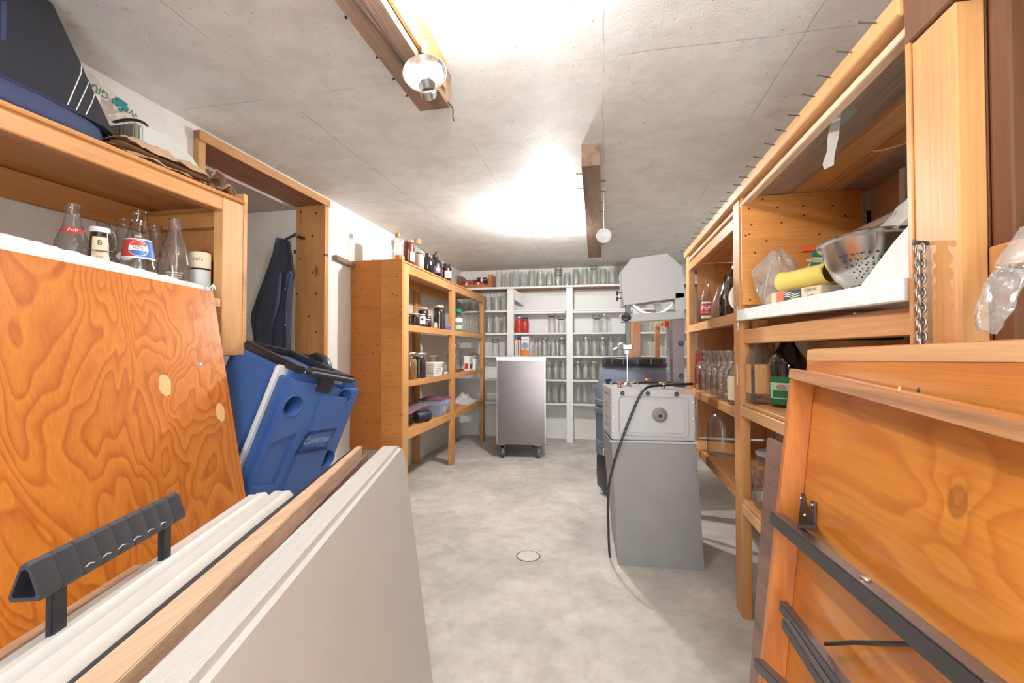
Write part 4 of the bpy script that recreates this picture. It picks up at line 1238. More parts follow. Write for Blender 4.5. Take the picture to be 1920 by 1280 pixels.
_, _, _, _, leg = chan('leg', (1477, 1180), (1600, 1370), 0.018, 0.012, 'black_metal', -0.004)
_, _, _, _, leg = chan('leg', (1432, 1258), (1520, 1345), 0.020, 0.020, 'black_metal', 0.004)
bm = BM(); tube(bm, [P3(1548, 1207, -0.03), P3(1600, 1204, -0.03), P3(1760, 1209, -0.03)], 0.0035, 8); obj('stay_rod', bm, 'nail', t)
bm = BM()
zz = -0.0445
pl = [(1499, 990), (1499, 930), (1502, 923), (1509, 926), (1512, 945), (1518, 958), (1522, 945), (1525, 938), (1531, 941), (1530, 990)]
prism(bm, [P3(u, v, zz) for u, v in pl], ez * 0.004, 0.0008); hexa(bm, [P3(u, v, z) for z, uvs in ((zz, ((1495, 990), (1532, 992), (1532, 984), (1495, 982))), (0.0, ((1495, 990), (1532, 992), (1532, 984), (1495, 982)))) for u, v in uvs], 0.001)
obj('hinge_bracket', bm, 'black_metal', t)
for u, v in ((1505, 934), (1527, 947), (1512, 966)):
    bm = BM(); lathe(bm, [(0, 0.003), (0.0035, 0.0025), (0.004, 0)], P3(u, v, zz) + ez * 0.004, ez, 10); obj('bracket_screw', bm, 'steel', t)
for u, v in ((1686, 729), (1722, 731)):
    bm = BM(); lathe(bm, [(0, 0.001), (0.004, 0.0)], P3(u, v, 0.0024), ez, 10); obj('nail_hole', bm, 'black' if u > 1700 else 'skin_patch', t)
# second table behind
A4 = at(1515, 655, X=0.508); B4 = at(1920, 636, X=0.505)
e4 = (B4 - A4).normalized(); bt = Vector((0.405, A4.y - 0.03, 0.002))
t = thing('folding_table', 'plain orange tabletop leaning behind the framed plywood table at right', 'table', (0.45, 0.7, 0))
bm = BM(); th = Vector((0.017, 0, 0.002))
q = A4 + e4 * 1.0; qb = bt + e4 * 1.0; qb.z = 0.002
hexa(bm, [bt, qb, qb + th, bt + th, A4, q, q + th, A4 + th], 0.0015); obj('tabletop', bm, 'table_ply', t)
up4 = (bt - A4).normalized()
bm = BM(); nn = Vector((-0.0012, 0, 0)); hexa(bm, [A4 + up4 * 0.028 + nn, q + up4 * 0.028 + nn, q + up4 * 0.028, A4 + up4 * 0.028, A4 + up4 * 0.001 + nn, q + up4 * 0.001 + nn, q + up4 * 0.001, A4 + up4 * 0.001], 0); obj('pale_edge', bm, 'palepine_Y', t, label='paler worn upper edge')
# walnut leaf
a_ = at(1438, 820, X=0.4615); b2 = at(1405, 1280, X=0.372)
dnv = (b2 - a_); k = (a_.z - 0.002) / (-dnv.z); fb = a_ + dnv * k
bm = BM(); th = Vector((0.014, 0, 0))
run = Vector((-0.005, -0.55, 0))
hexa(bm, [fb, fb + run, fb + run + th, fb + th, a_, a_ + run, a_ + run + th, a_ + th], 0.0012)
solo('table_leaf', bm, 'walnut', 'walnut laminate leaf standing behind the far edge of the framed plywood table', 'table leaf', (fb.x, fb.y, 0))
# ------------------------------------------------------------------ free-standing rack along the left wall
RX = -1.35
t = thing('storage_rack', 'orange pine storage rack with a plywood end panel along the left wall', 'rack', (-1.53, 4.0, 0))
RY = [(2.915, 3.005), (3.95, 4.04), (5.03, 5.12)]
for i, (y0, y1) in enumerate(RY):
    bm = BM(); box(bm, (RX - 0.038, y0, 0.0), (RX, y1, 1.655), 0.003); obj('post', bm, 'palepine_Z' if i == 0 else 'pine_Z', t)
    bm = BM(); box(bm, (XL + 0.004, y0, 0.0), (XL + 0.042, y1, 1.655), 0.003); obj('post', bm, 'pine_Z', t)
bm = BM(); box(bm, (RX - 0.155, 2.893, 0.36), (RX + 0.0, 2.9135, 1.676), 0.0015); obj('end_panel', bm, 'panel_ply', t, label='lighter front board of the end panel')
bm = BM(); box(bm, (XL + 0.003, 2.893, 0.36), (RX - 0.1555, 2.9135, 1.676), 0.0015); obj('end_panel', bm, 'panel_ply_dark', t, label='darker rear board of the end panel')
bm = BM(); box(bm, (XL + 0.003, 2.9145, 1.657), (RX + 0.006, 5.17, 1.669), 0.0015); obj('top_board', bm, 'pine_Y', t)
for a, b in ((3.006, 3.949), (4.041, 5.029)):
    bm = BM(); box(bm, (RX - 0.037, a, 1.592), (RX - 0.001, b, 1.656), 0.002); obj('rail', bm, 'pine_Y', t)
    bm = BM(); box(bm, (XL + 0.044, a, 1.592), (XL + 0.08, b, 1.656), 0.002); obj('rail', bm, 'pine_Y', t)
    for z, hgt in ((1.232, 0.05), (0.834, 0.045), (0.478, 0.058)):
        bm = BM(); box(bm, (RX - 0.037, a, z - hgt), (RX - 0.001, b, z - 0.001), 0.002); obj('rail', bm, 'pine_Y', t)
        bm = BM(); box(bm, (XL + 0.044, a, z - 0.019), (RX - 0.038, b, z - 0.001), 0.0015); obj('shelf_board', bm, 'pine_Y', t)
for x in (RX - 0.019, XL + 0.023):
    pass

# ------------------------------------------------------------------ white shelving across the back wall
SY = 5.18
LEV = [1.79, 1.515, 1.25, 0.984, 0.712, 0.442]
t = thing('shelving_unit', 'white painted wooden shelving full of empty jars across the back wall', 'shelves', (-0.4, 5.3, 0))
PX = [(-1.10, -1.022), (-0.412, -0.338), (0.32, 0.395), (0.90, 0.97)]
for a, b in PX:
    bm = BM(); box(bm, (a, SY, 0), (b, SY + 0.038, 1.764), 0.003); obj('post', bm, 'white_paint', t)
    bm = BM(); box(bm, (a + 0.01, YB - 0.04, 0), (b - 0.01, YB - 0.003, 1.764), 0.003); obj('rear_post', bm, 'white_paint', t)
bm = BM(); box(bm, (XL + 0.003, SY - 0.004, 1.766), (XR - 0.003, YB - 0.003, 1.789), 0.002); obj('top_board', bm, 'white_paint', t)
bm = BM(); box(bm, (XL + 0.003, SY + 0.02, 1.758), (XR - 0.003, YB - 0.045, 1.765), 0); obj('underside_board', bm, 'redwood', t, label='bare brown underside')
spans = [(XL + 0.003, -1.101), (-1.021, -0.413), (-0.337, 0.319), (0.396, 0.899)]
for z in LEV[1:]:
    for a, b in spans:
        bm = BM(); box(bm, (a, SY + 0.004, z - 0.021), (b, YB - 0.043, z - 0.0005), 0.002); obj('shelf_board', bm, 'white_paint', t)
for a, b in spans[1:3]:
    bm = BM(); box(bm, (a, YB - 0.012, 1.252), (b, YB - 0.004, 1.70), 0); obj('back_panel', bm, 'white_paint', t)
    bm = BM(); box(bm, (a + 0.0, SY + 0.012, 1.470), (b - 0.01, SY + 0.03, 1.493), 0.002); obj('apron', bm, 'white_paint', t)
bm = BM(); slab(bm, (-1.019, SY + 0.01, 1.76), (-0.93, SY + 0.14, 1.70), (-1.019, SY + 0.01, 1.64), (0.003, -0.003, 0), 0); obj('corner_gusset', bm, 'white_paint', t)

# ------------------------------------------------------------------ empty jars
J_QUART = [(0, 0.001), (0.034, 0), (0.0395, 0.004), (0.041, 0.012), (0.041, 0.118), (0.039, 0.134), (0.034, 0.147), (0.0325, 0.152), (0.035, 0.155), (0.0325, 0.160), (0.0345, 0.164), (0.0325, 0.170), (0.033, 0.176)]
J_HALF = [(0, 0.001), (0.036, 0), (0.0415, 0.004), (0.043, 0.014), (0.043, 0.148), (0.041, 0.164), (0.034, 0.178), (0.032, 0.184), (0.0345, 0.187), (0.032, 0.193), (0.034, 0.197), (0.032, 0.203), (0.0325, 0.208)]
J_WIDE = [(0, 0.001), (0.037, 0), (0.042, 0.004), (0.043, 0.012), (0.043, 0.128), (0.041, 0.140), (0.038, 0.147), (0.040, 0.150), (0.038, 0.156), (0.040, 0.160), (0.0385, 0.168)]
J_SLIM = [(0, 0.001), (0.032, 0), (0.037, 0.004), (0.038, 0.012), (0.038, 0.135), (0.034, 0.155), (0.026, 0.172), (0.0255, 0.190), (0.0275, 0.193), (0.0255, 0.200), (0.026, 0.205)]
J_SHORT = [(0, 0.001), (0.034, 0), (0.039, 0.004), (0.040, 0.010), (0.040, 0.088), (0.036, 0.100), (0.031, 0.106), (0.033, 0.109), (0.031, 0.114), (0.0325, 0.124)]
KINDS = {'quart': J_QUART, 'half': J_HALF, 'wide': J_WIDE, 'slim': J_SLIM, 'short': J_SHORT}
PROTO = {}
def jar_proto(kind, extra=None):
    key = (kind, extra)
    if key in PROTO: return PROTO[key], True
    t = thing('glass_jar', 'x', 'jar')
    pr = KINDS[kind]
    bm = BM(); lathe(bm, pr, seg=20)
    inner = [(r * 0.93, z + 0.006) for r, z in pr if z > 0.003]
    obj('glass_body', bm, 'glass_jar', t, 60)
    zt = pr[-1][1]; rt = pr[-1][0]
    if extra == 'lid':
        bm = BM(); lathe(bm, [(rt + 0.003, zt - 0.014), (rt + 0.0035, zt), (rt, zt + 0.003), (0, zt + 0.003)], seg=20); obj('lid', bm, 'lid_metal', t)
    if extra == 'bail':
        bm = BM(); lathe(bm, [(rt, zt + 0.001), (rt + 0.001, zt + 0.004), (rt * 0.7, zt + 0.012), (0, zt + 0.014)], seg=20); obj('glass_lid', bm, 'glass_jar', t, 60)
        bm = BM()
        for s in (-1, 1):
            tube(bm, smooth_path([(s * (rt + 0.002), 0, zt - 0.02), (s * (rt + 0.009), 0.004, zt - 0.006), (s * (rt + 0.008), 0, zt + 0.012), (s * rt * 0.5, 0, zt + 0.018)], 4), 0.003, 6)
        lathe(bm, [(rt + 0.002, zt - 0.026), (rt + 0.0045, zt - 0.023), (rt + 0.002, zt - 0.020)], seg=20)
        obj('wire_bail', bm, 'nail', t)
    PROTO[key] = t
    return t, False
def put_jar(kind, extra, x, y, z, label, group):
    p, used = jar_proto(kind, extra)
    rz = random.uniform(0, 6.28) if extra != 'bail' else 0.0
    if used: return dup(p, (x, y, z), rz, label, group)
    p.location = (x, y, z); p.rotation_euler[2] = rz; p['label'] = label; p['group'] = group
    return p
BAYN = ['left bay', 'middle bay', 'right bay', 'far right bay']
def jar_row(level, bay, x0, x1, n, row, kinds, y):
    z = LEV[level]
    step = (x1 - x0) / n
    where = 'on top of the white shelving' if level == 0 else 'white %s shelf, %s' % (ORD[level], BAYN[bay])
    for i in range(n):
        k = kinds[i % len(kinds)]
        k, e = (k, None) if isinstance(k, str) else k
        put_jar(k, e, x0 + step * (i + 0.5) + random.uniform(-0.002, 0.002), y + random.uniform(-0.003, 0.003), z,
                'clear glass jar, %s from left, %s row, %s' % (ORD[i], row, where), 'empty glass jars on the white shelving')
FY, BY = SY + 0.062, SY + 0.160
jar_row(0, 0, -1.26, -0.36, 9, 'front', ['half', 'slim', 'half', 'quart', 'half', 'wide', 'quart', ('half', 'bail'), 'short'], FY)
jar_row(0, 0, -1.22, -0.36, 8, 'rear', ['quart', 'half', 'slim', 'half', 'half', 'quart', ('wide', 'bail'), 'quart'], BY)
# continuation of the top row to the right
def jar_row_more(x0, x1, n, row, kinds, y, start):
    step = (x1 - x0) / n
    for i in range(n):
        k = kinds[i % len(kinds)]; k, e = (k, None) if isinstance(k, str) else k
        put_jar(k, e, x0 + step * (i + 0.5), y, LEV[0], 'clear glass jar, %s from left in %s row on top of the white shelving' % (ORD[start + i], row), 'empty glass jars on the white shelving')
jar_row_more(-0.36, 0.36, 7, 'front', ['slim', 'half', ('half', 'bail'), 'quart', 'half', 'slim', 'half'], FY, 9)
jar_row_more(-0.36, 0.36, 7, 'rear', ['half', 'slim', 'half', 'half', 'quart', 'half', 'half'], BY, 8)
jar_row(1, 0, XL + 0.06, -1.105, 6, 'front', ['half', 'quart', 'half', 'half', 'slim', 'half'], FY)
jar_row(1, 0, XL + 0.06, -1.105, 6, 'rear', ['half', 'half', 'half', 'quart', 'half', 'half'], BY)
jar_row(2, 0, XL + 0.08, -1.105, 6, 'front', ['slim', 'quart', 'slim', 'slim', 'half', 'slim'], FY)
jar_row(2, 0, XL + 0.08, -1.105, 6, 'rear', ['half', 'slim', 'half', 'half', 'quart', 'half'], BY)
jar_row(2, 1, -0.64, -0.42, 2, 'front', [('half', 'bail'), ('quart', 'bail')], FY)
jar_row(2, 2, -0.12, 0.06, 2, 'front', [('quart', 'bail'), ('half', 'lid')], FY)
jar_row(3, 1, -0.83, -0.42, 4, 'front', ['short', ('quart', 'lid'), 'slim', ('half', 'lid')], FY)
jar_row(3, 1, -0.83, -0.42, 4, 'rear', ['slim', ('half', 'lid'), 'quart', 'half'], BY)
jar_row(3, 2, -0.33, 0.315, 7, 'front', ['quart', 'half', 'quart', ('half', 'lid'), 'slim', 'half', 'quart'], FY)
jar_row(3, 2, -0.33, 0.315, 7, 'rear', ['half', 'quart', 'half', 'half', 'half', 'quart', 'half'], BY)
jar_row(4, 1, -0.74, -0.42, 4, 'front', ['quart', 'slim', 'quart', 'slim'], FY)
jar_row(4, 1, -0.74, -0.42, 4, 'rear', ['half', 'quart', 'half', 'half'], BY)
jar_row(4, 2, -0.33, 0.10, 5, 'front', [('half', 'lid'), 'quart', ('half', 'lid'), 'slim', 'quart'], FY)
jar_row(4, 2, -0.33, 0.10, 5, 'rear', ['half', 'half', 'quart', 'half', 'half'], BY)
jar_row(5, 1, -0.74, -0.42, 4, 'front', ['slim', 'quart', 'slim', 'half'], FY)
jar_row(5, 1, -0.74, -0.42, 3, 'rear', ['half', 'quart', 'half'], BY)
jar_row(5, 2, -0.33, 0.0, 4, 'front', ['quart', 'slim', 'quart', 'slim'], FY)
jar_row(5, 2, -0.33, 0.0, 3, 'rear', ['half', 'half', 'quart'], BY)
jar_row(3, 3, 0.40, 0.85, 4, 'front', ['quart', ('half', 'lid'), 'half', 'quart'], FY)
jar_row(2, 3, 0.40, 0.85, 4, 'front', ['half', 'quart', 'half', 'half'], FY)

# other things on the white shelving
def jar_full(name, label, loc, r, h, fill, lid='lid_metal', frac=0.86, lidr=None, cat='jar', group=None):
    """sealed jar: contents seen through the glass, neck, lid"""
    t = thing(name, label, cat, loc, group)
    lr = lidr or r * 0.80
    bm = BM()
    lathe(bm, [(0, 0), (r * 0.9, 0), (r, 0.005), (r, h * (frac - 0.16)), (r * 0.97, h * (frac - 0.09)), (lr * 1.02, h * frac), (0, h * frac)], loc)
    obj('contents', bm, fill, t, 45)
    bm = BM(); lathe(bm, [(lr * 1.0, h * frac + 0.0005), (lr * 0.98, h * 0.93)], loc); obj('glass_neck', bm, 'glass_jar', t, 45)
    bm = BM(); lathe(bm, [(0, h * 0.925), (lr * 1.05, h * 0.925), (lr * 1.07, h * 0.93), (lr * 1.07, h * 0.985), (lr, h), (0, h)], loc); obj('lid', bm, lid, t, 45)
    return t
jar_full('preserve_jar', 'jar of red preserve on the third white shelf, front of the pair', (-0.972, SY + 0.062, LEV[2]), 0.050, 0.19, 'red_juice')
jar_full('preserve_jar', 'jar of red preserve on the third white shelf, behind the front jar of the pair', (-0.915, SY + 0.150, LEV[2]), 0.050, 0.185, 'red_juice', 'nail')
def carton(name, label, lo, hi, mat, cat='box'):
    bm = BM(); box(bm, lo, hi, 0.002)
    t = thing(name, label, cat, ((lo[0] + hi[0]) / 2, (lo[1] + hi[1]) / 2, lo[2]))
    obj('carton', bm, mat, t); return t
zz = LEV[3]
t = carton('carton', 'white and orange drink carton on the fourth white shelf behind the steel cart', (-0.936, SY + 0.02, zz), (-0.845, SY + 0.09, zz + 0.222), 'white')
bm = BM(); box(bm, (-0.9365, SY + 0.0185, zz), (-0.8445, SY + 0.0195, zz + 0.072), 0); obj('orange_print', bm, 'orange', t)
bm = BM(); lathe(bm, [(0, 0.0), (0.036, 0.0)], (-0.89, SY + 0.0185, zz + 0.115), (0, -1, 0), 24); obj('pale_disc', bm, 'box_blue', t)
bm = BM(); tube(bm, [(-0.89 + 0.040 * math.cos(a * PI / 12), SY + 0.019, zz + 0.115 + 0.040 * math.sin(a * PI / 12)) for a in range(24)], 0.0016, 5, True); obj('red_ring', bm, 'red', t)
word('lettering', 'gelatine', 0.020, (-0.89, SY + 0.0195, zz + 0.188), (1, 0, 0), (0, 0, 1), 'black', t)
t = carton('carton', 'narrow pinkish carton on the fourth white shelf beside the white and orange carton', (-1.015, SY + 0.03, zz), (-0.945, SY + 0.12, zz + 0.185), 'sack')
bm = BM(); box(bm, (-0.978, SY + 0.0285, zz + 0.01), (-0.970, SY + 0.0295, zz + 0.175), 0); obj('red_stripe', bm, 'red', t)
bm = BM(); box(bm, (-0.995, SY + 0.05, zz + 0.186), (-0.905, SY + 0.16, zz + 0.212), 0.002); solo('dark_book', bm, 'navy', 'dark flat box lying on the narrow pinkish carton', 'box', (-0.95, SY + 0.1, zz + 0.186))
# wooden crate with red cans on the top board, left end
t = thing('crate', 'reddish open wooden crate on top of the white shelving at left', 'crate', (-1.46, 5.29, 1.7895))
x0, x1, y0, y1, z0 = -1.69, -1.29, SY + 0.01, YB - 0.012, 1.79
bm = BM(); box(bm, (x0, y0, z0), (x1, y1, z0 + 0.010), 0.001); obj('bottom', bm, 'crate', t)
for xa, xb in ((x0, x0 + 0.012), (x1 - 0.040, x1)):
    bm = BM(); box(bm, (xa, y0, z0 + 0.0105), (xb, y1, z0 + 0.155), 0.002); obj('end_board', bm, 'crate', t)
bm = BM(); box(bm, (x0 + 0.013, y1 - 0.011, z0 + 0.011), (x1 - 0.041, y1, z0 + 0.13), 0.001); obj('rear_slat', bm, 'crate', t)
bm = BM(); box(bm, (x0 + 0.013, y0, z0 + 0.011), (x1 - 0.041, y0 + 0.008, z0 + 0.035), 0.001); obj('front_slat', bm, 'crate', t)
def can(label, c, ax, mat):
    t = thing('drink_can', label, 'can', c, 'red cans in the wooden crate')
    bm = BM(); lathe(bm, [(0, -0.057), (0.025, -0.057), (0.031, -0.048), (0.031, 0.046), (0.026, 0.056), (0, 0.056)], c, ax, 20); obj('body', bm, mat, t)
    bm = BM(); lathe(bm, [(0.026, 0.0565), (0.0265, 0.060), (0.024, 0.060)], c, ax, 20, close=True); obj('rim', bm, 'lid_metal', t)
    bm = BM(); lathe(bm, [(0.0315, -0.012), (0.0318, 0.012)], c, ax, 20); obj('white_print', bm, 'white', t)
can('red can lying at the left of the wooden crate', (-1.61, SY + 0.06, z0 + 0.043), (1, 0.1, 0), 'red')
can('bright red can lying at the front middle of the wooden crate', (-1.455, SY + 0.055, z0 + 0.043), (1, 0.0, 0), 'red')
can('dark red can lying on top of the others in the wooden crate', (-1.43, SY + 0.085, z0 + 0.104), (1, 0.15, 0), 'plum_jam')
can('red can lying at the rear of the wooden crate', (-1.46, SY + 0.125, z0 + 0.043), (1, -0.05, 0), 'plum_jam')
# left bay, fourth shelf
put_jar('quart', 'bail', -1.26, SY + 0.07, LEV[3], 'clear wire-bail jar on the fourth white shelf beside the rack', 'wire-bail jar beside the rack')
bm = BM(); lathe(bm, [(0, 0), (0.06, 0), (0.075, 0.006), (0.07, 0.012), (0.03, 0.03), (0.012, 0.042), (0.010, 0.05), (0.018, 0.062), (0.016, 0.078), (0, 0.082)], (-1.52, SY + 0.08, LEV[3])); solo('cake_dome', bm, 'glass', 'clear glass dome lid with a knob on the fourth white shelf behind the rack', 'lid', (-1.52, SY + 0.08, LEV[3]), angle=60)
bm = BM(); box(bm, (-1.235, YB - 0.06, LEV[3]), (-1.105, YB - 0.046, LEV[3] + 0.165), 0.001); solo('white_board', bm, 'case_grey', 'grey white board standing at the back of the fourth white shelf, left bay', 'board', (-1.17, YB - 0.055, LEV[3]))

# ------------------------------------------------------------------ stainless cart
CA = math.radians(11)
t = thing('steel_cart', 'narrow stainless steel cabinet cart on casters in front of the white shelving', 'cart', (-0.79, 4.55, 0))
cc = Vector((-1.018, 4.30, 0)); cxv = Vector((math.cos(CA), math.sin(CA) * 0.6, 0)).normalized(); cyv = Vector((-cxv.y * 1.9, cxv.x, 0)).normalized()
def cp(a, b, z): return cc + cxv * a + cyv * b + Vector((0, 0, z))
def chex(bm, a0, a1, b0, b1, z0, z1, bev=0.002):
    hexa(bm, [cp(a, b, z) for z in (z0, z1) for a, b in ((a0, b0), (a1, b0), (a1, b1), (a0, b1))], bev)
CWd, CDp = 0.475, 0.55
bm = BM(); chex(bm, 0, CWd, 0, CDp, 0.135, 0.965, 0.004); obj('cabinet', bm, 'stainless', t)
bm = BM()
def rim(u, v):
    a_ = -0.006 + (CWd + 0.012) * u
    if v < 0.5: return cp(a_, -0.004, 0.955 - 0.014 * max(0, 0.12 - u) * 8 + 0.002 * nz((u * 40, 0, 0)) + 0.04 * v)
    return cp(a_, -0.004 + (CDp + 0.008) * (v - 0.5) * 2, 0.985 + 0.003 * nz((u * 20, v * 20, 3)))
bm = BM(); chex(bm, -0.004, CWd + 0.004, -0.004, CDp + 0.004, 0.966, 0.984, 0.004); chex(bm, -0.004, CWd + 0.004, -0.005, -0.0005, 0.948, 0.984, 0.001); obj('top_rim', bm, 'silver_tape', t)
for a_ in (0.004, CWd - 0.004):
    bm = BM(); chex(bm, a_ - 0.004, a_ + 0.004, -0.0015, -0.0003, 0.14, 0.945, 0); obj('edge_fold', bm, 'steel', t)
def caster(a_, b_):
    c = cp(a_, b_, 0.05)
    bm = BM(); lathe(bm, [(0.018, -0.017), (0.044, -0.018), (0.050, -0.012), (0.050, 0.012), (0.044, 0.018), (0.018, 0.017)], c, (1, 0.45, 0), 28, close=True)
    w = obj('caster', bm, 'rubber', t)
    bm = BM(); lathe(bm, [(0, -0.019), (0.012, -0.019), (0.019, -0.015), (0.019, 0.015), (0.012, 0.019), (0, 0.019)], c, (1, 0.45, 0), 20); obj('hub', bm, 'steel', w)
    ax = Vector((1, 0.45, 0)).normalized(); bk = Vector((0.45, -1, 0)).normalized() * -1
    bm = BM()
    for s in (-1, 1):
        prism(bm, [c + ax * s * 0.022 + Vector((0, 0, -0.012)), c + ax * s * 0.022 + bk * 0.02, c + ax * s * 0.022 + bk * 0.035 + Vector((0, 0, 0.074)), c + ax * s * 0.022 - bk * 0.012 + Vector((0, 0, 0.074))], ax * s * 0.003)
    q = c + bk * 0.012 + Vector((0, 0, 0.077)); box(bm, q - Vector((0.035, 0.035, 0.004)), q + Vector((0.035, 0.035, 0.007)), 0.001)
    obj('fork', bm, 'galv', w)
for a_, b_ in ((0.055, 0.05), (CWd - 0.07, 0.05), (0.055, CDp - 0.06), (CWd - 0.07, CDp - 0.06)): caster(a_, b_)
bm = BM(); tube(bm, smooth_path([cp(0, 0.06, 0.615), cp(-0.10, 0.06, 0.615), cp(-0.108, 0.06, 0.60), cp(-0.10, 0.055, 0.545)], 5), 0.0055, 8); obj('handle', bm, 'steel', t)

# ------------------------------------------------------------------ barrel
t = thing('barrel', 'blue grey plastic barrel with a black screw lid behind the band saw', 'barrel', (0.232, 3.50, 0))
L = t.location
bm = BM(); lathe(bm, [(0, 0), (0.235, 0), (0.25, 0.012), (0.268, 0.10), (0.278, 0.20), (0.284, 0.29), (0.291, 0.295), (0.291, 0.33), (0.285, 0.336), (0.285, 0.345), (0.292, 0.35), (0.292, 0.385), (0.288, 0.392), (0.291, 0.50), (0.291, 0.585), (0.298, 0.59), (0.298, 0.625), (0.291, 0.63), (0.291, 0.645), (0.298, 0.65), (0.298, 0.685), (0.291, 0.69), (0.284, 0.75), (0.268, 0.83), (0.243, 0.90), (0.232, 0.925), (0.232, 0.945), (0, 0.945)], L, seg=56); obj('body', bm, 'barrel', t, 25)
bm = BM(); lathe(bm, [(0.233, 0.928), (0.245, 0.93), (0.245, 0.936), (0.236, 0.938), (0.238, 0.944), (0.240, 0.985), (0.236, 0.992), (0.225, 0.996), (0.205, 0.994), (0.195, 0.984), (0, 0.984)], L, seg=56)
for k in range(16):
    q = 2 * PI * k / 16; c = L + Vector((0.2395 * math.cos(q), 0.2395 * math.sin(q), 0.965)); box(bm, c - Vector((0.006, 0.006, 0.02)), c + Vector((0.006, 0.006, 0.02)), 0.002)
obj('screw_lid', bm, 'barrel_lid', t, 30)
an = math.atan2(-3.5, -0.232 - 0.15)
an = look_ang(0.232, 3.5) - 0.95
bm = BM(); lathe(bm, [(0.2845, 0.05), (0.294, 0.07), (0.297, 0.15), (0.297, 0.26), (0.291, 0.285)], L, seg=14, arc=(an - 0.24, an + 0.24)); obj('moulded_recess', bm, 'barrel_lid', t, 30)
bm = BM(); c = L + Vector((0.296 * math.cos(an + 0.12), 0.296 * math.sin(an + 0.12), 0.325)); tube(bm, [c - Vector((0, 0, 0.025)), c + Vector((0, 0, 0.025))], 0.018, 8, flat=0.35); obj('tag', bm, 'cream', t)
# ------------------------------------------------------------------ things on the rack
ZR = 1.670
def rk(u, x): 
    p = at(u, 600, X=x); return p.y
P_PET = [(0, 0), (0.028, 0), (0.033, 0.006), (0.034, 0.06), (0.031, 0.075), (0.034, 0.09), (0.034, 0.13), (0.030, 0.155), (0.018, 0.178), (0.015, 0.185)]
p = (-1.43, 2.985, ZR)
t = bottle('plastic_bottle', 'clear plastic bottle with an orange cap at the near end of the rack top', 'bottle', p, P_PET, 'glass')
bm = BM(); lathe(bm, [(0, 0.183), (0.017, 0.183), (0.018, 0.188), (0.018, 0.206), (0.015, 0.210), (0, 0.210)], p); obj('cap', bm, 'orange', t)
bm = BM(); lathe(bm, [(0, 0), (0.034, 0), (0.035, 0.008), (0.034, 0.035), (0.030, 0.040), (0, 0.041)], (-1.395, 2.945, ZR)); solo('jar_lid', bm, 'orange', 'bright orange lid lying at the near front corner of the rack top', 'lid', (-1.395, 2.945, ZR))
t = jar_full('preserve_jar', 'tall jar of dark red cherries with a cream label on the rack top', (-1.385, 3.075, ZR), 0.041, 0.175, 'cherries', 'lid_metal', 0.93, 0.036)
bm = BM(); lathe(bm, [(0.0415, 0.02), (0.0415, 0.09)], (-1.385, 3.075, ZR), seg=10, arc=(-0.9, 0.35)); obj('label', bm, 'cream', t)
p = (-1.50, 3.50, ZR)
P_GR = [(0, 0), (0.040, 0), (0.046, 0.006), (0.048, 0.12), (0.044, 0.17), (0.026, 0.21), (0.018, 0.235), (0.017, 0.26)]
t = bottle('glass_bottle', 'tall pale green bottle with a rounded cork on the rack top', 'bottle', p, P_GR, 'glass_green')
bm = BM(); lathe(bm, [(0, 0.25), (0.016, 0.25), (0.026, 0.262), (0.030, 0.280), (0.024, 0.296), (0, 0.300)], p); obj('cork', bm, 'tan_edge', t)
bm = BM(); tube(bm, smooth_path([Vector(p) + Vector(q) for q in ((0.03, 0.02, 0.215), (0.04, 0.06, 0.20), (0.05, 0.11, 0.17), (0.05, 0.14, 0.14), (0.045, 0.12, 0.11), (0.04, 0.08, 0.14), (0.035, 0.05, 0.17))], 5), 0.003, 6); obj('wire_loop', bm, 'nail', t)
t = jar_full('preserve_jar', 'small jar of pale grain with a tin lid on the rack top', (-1.375, 3.24, ZR), 0.036, 0.125, 'beans')
P_FLAG = [(0, 0), (0.046, 0), (0.052, 0.006), (0.053, 0.085), (0.047, 0.108), (0.026, 0.122), (0.020, 0.128), (0.020, 0.142)]
for i, (y, x, cap, lab, r) in enumerate(((3.44, -1.385, 'black_plastic', 'squat black flask with a black cap, nearest of the dark flasks on the rack top', 1.0), (3.60, -1.385, 'black_plastic', 'squat black flask with a flip-up cap, second of the dark flasks on the rack top', 1.15), (3.77, -1.43, 'blue_cap', 'dark flask with a blue flip cap on the rack top', 1.0))):
    p = (x, y, ZR)
    pr = [(a * r, b * r) for a, b in P_FLAG]
    t = bottle('flask', lab, 'bottle', p, pr, 'dark_glass')
    bm = BM(); zt = 0.142 * r; lathe(bm, [(0, zt - 0.012), (0.022, zt - 0.012), (0.023, zt + 0.014), (0.018, zt + 0.018), (0, zt + 0.018)], p)
    if i: prism(bm, [(x - 0.006, y + 0.01, ZR + zt + 0.016), (x - 0.006, y + 0.034, ZR + zt + 0.046), (x - 0.006, y + 0.03, ZR + zt + 0.05), (x - 0.006, y - 0.008, ZR + zt + 0.018)], (0.012, 0, 0))
    obj('cap', bm, cap, t)
    if i: 
        band('label', t, pr, 0.02, 0.075, 'purple' if i == 1 else 'navy', -0.75, 0.5)
        disc_on('label_mark', t, pr, -0.75, 0.05, 0.28, 0.014, 'white', 0.0013)
t = jar_full('preserve_jar', 'jar with a black lid and a yellowish label, last on the rack top', (-1.375, 3.86, ZR), 0.043, 0.15, 'plum_jam', 'black_plastic')
band('label', t, [(0.043, 0.0), (0.043, 0.1)], 0.02, 0.085, 'cream', -0.75, 0.9)

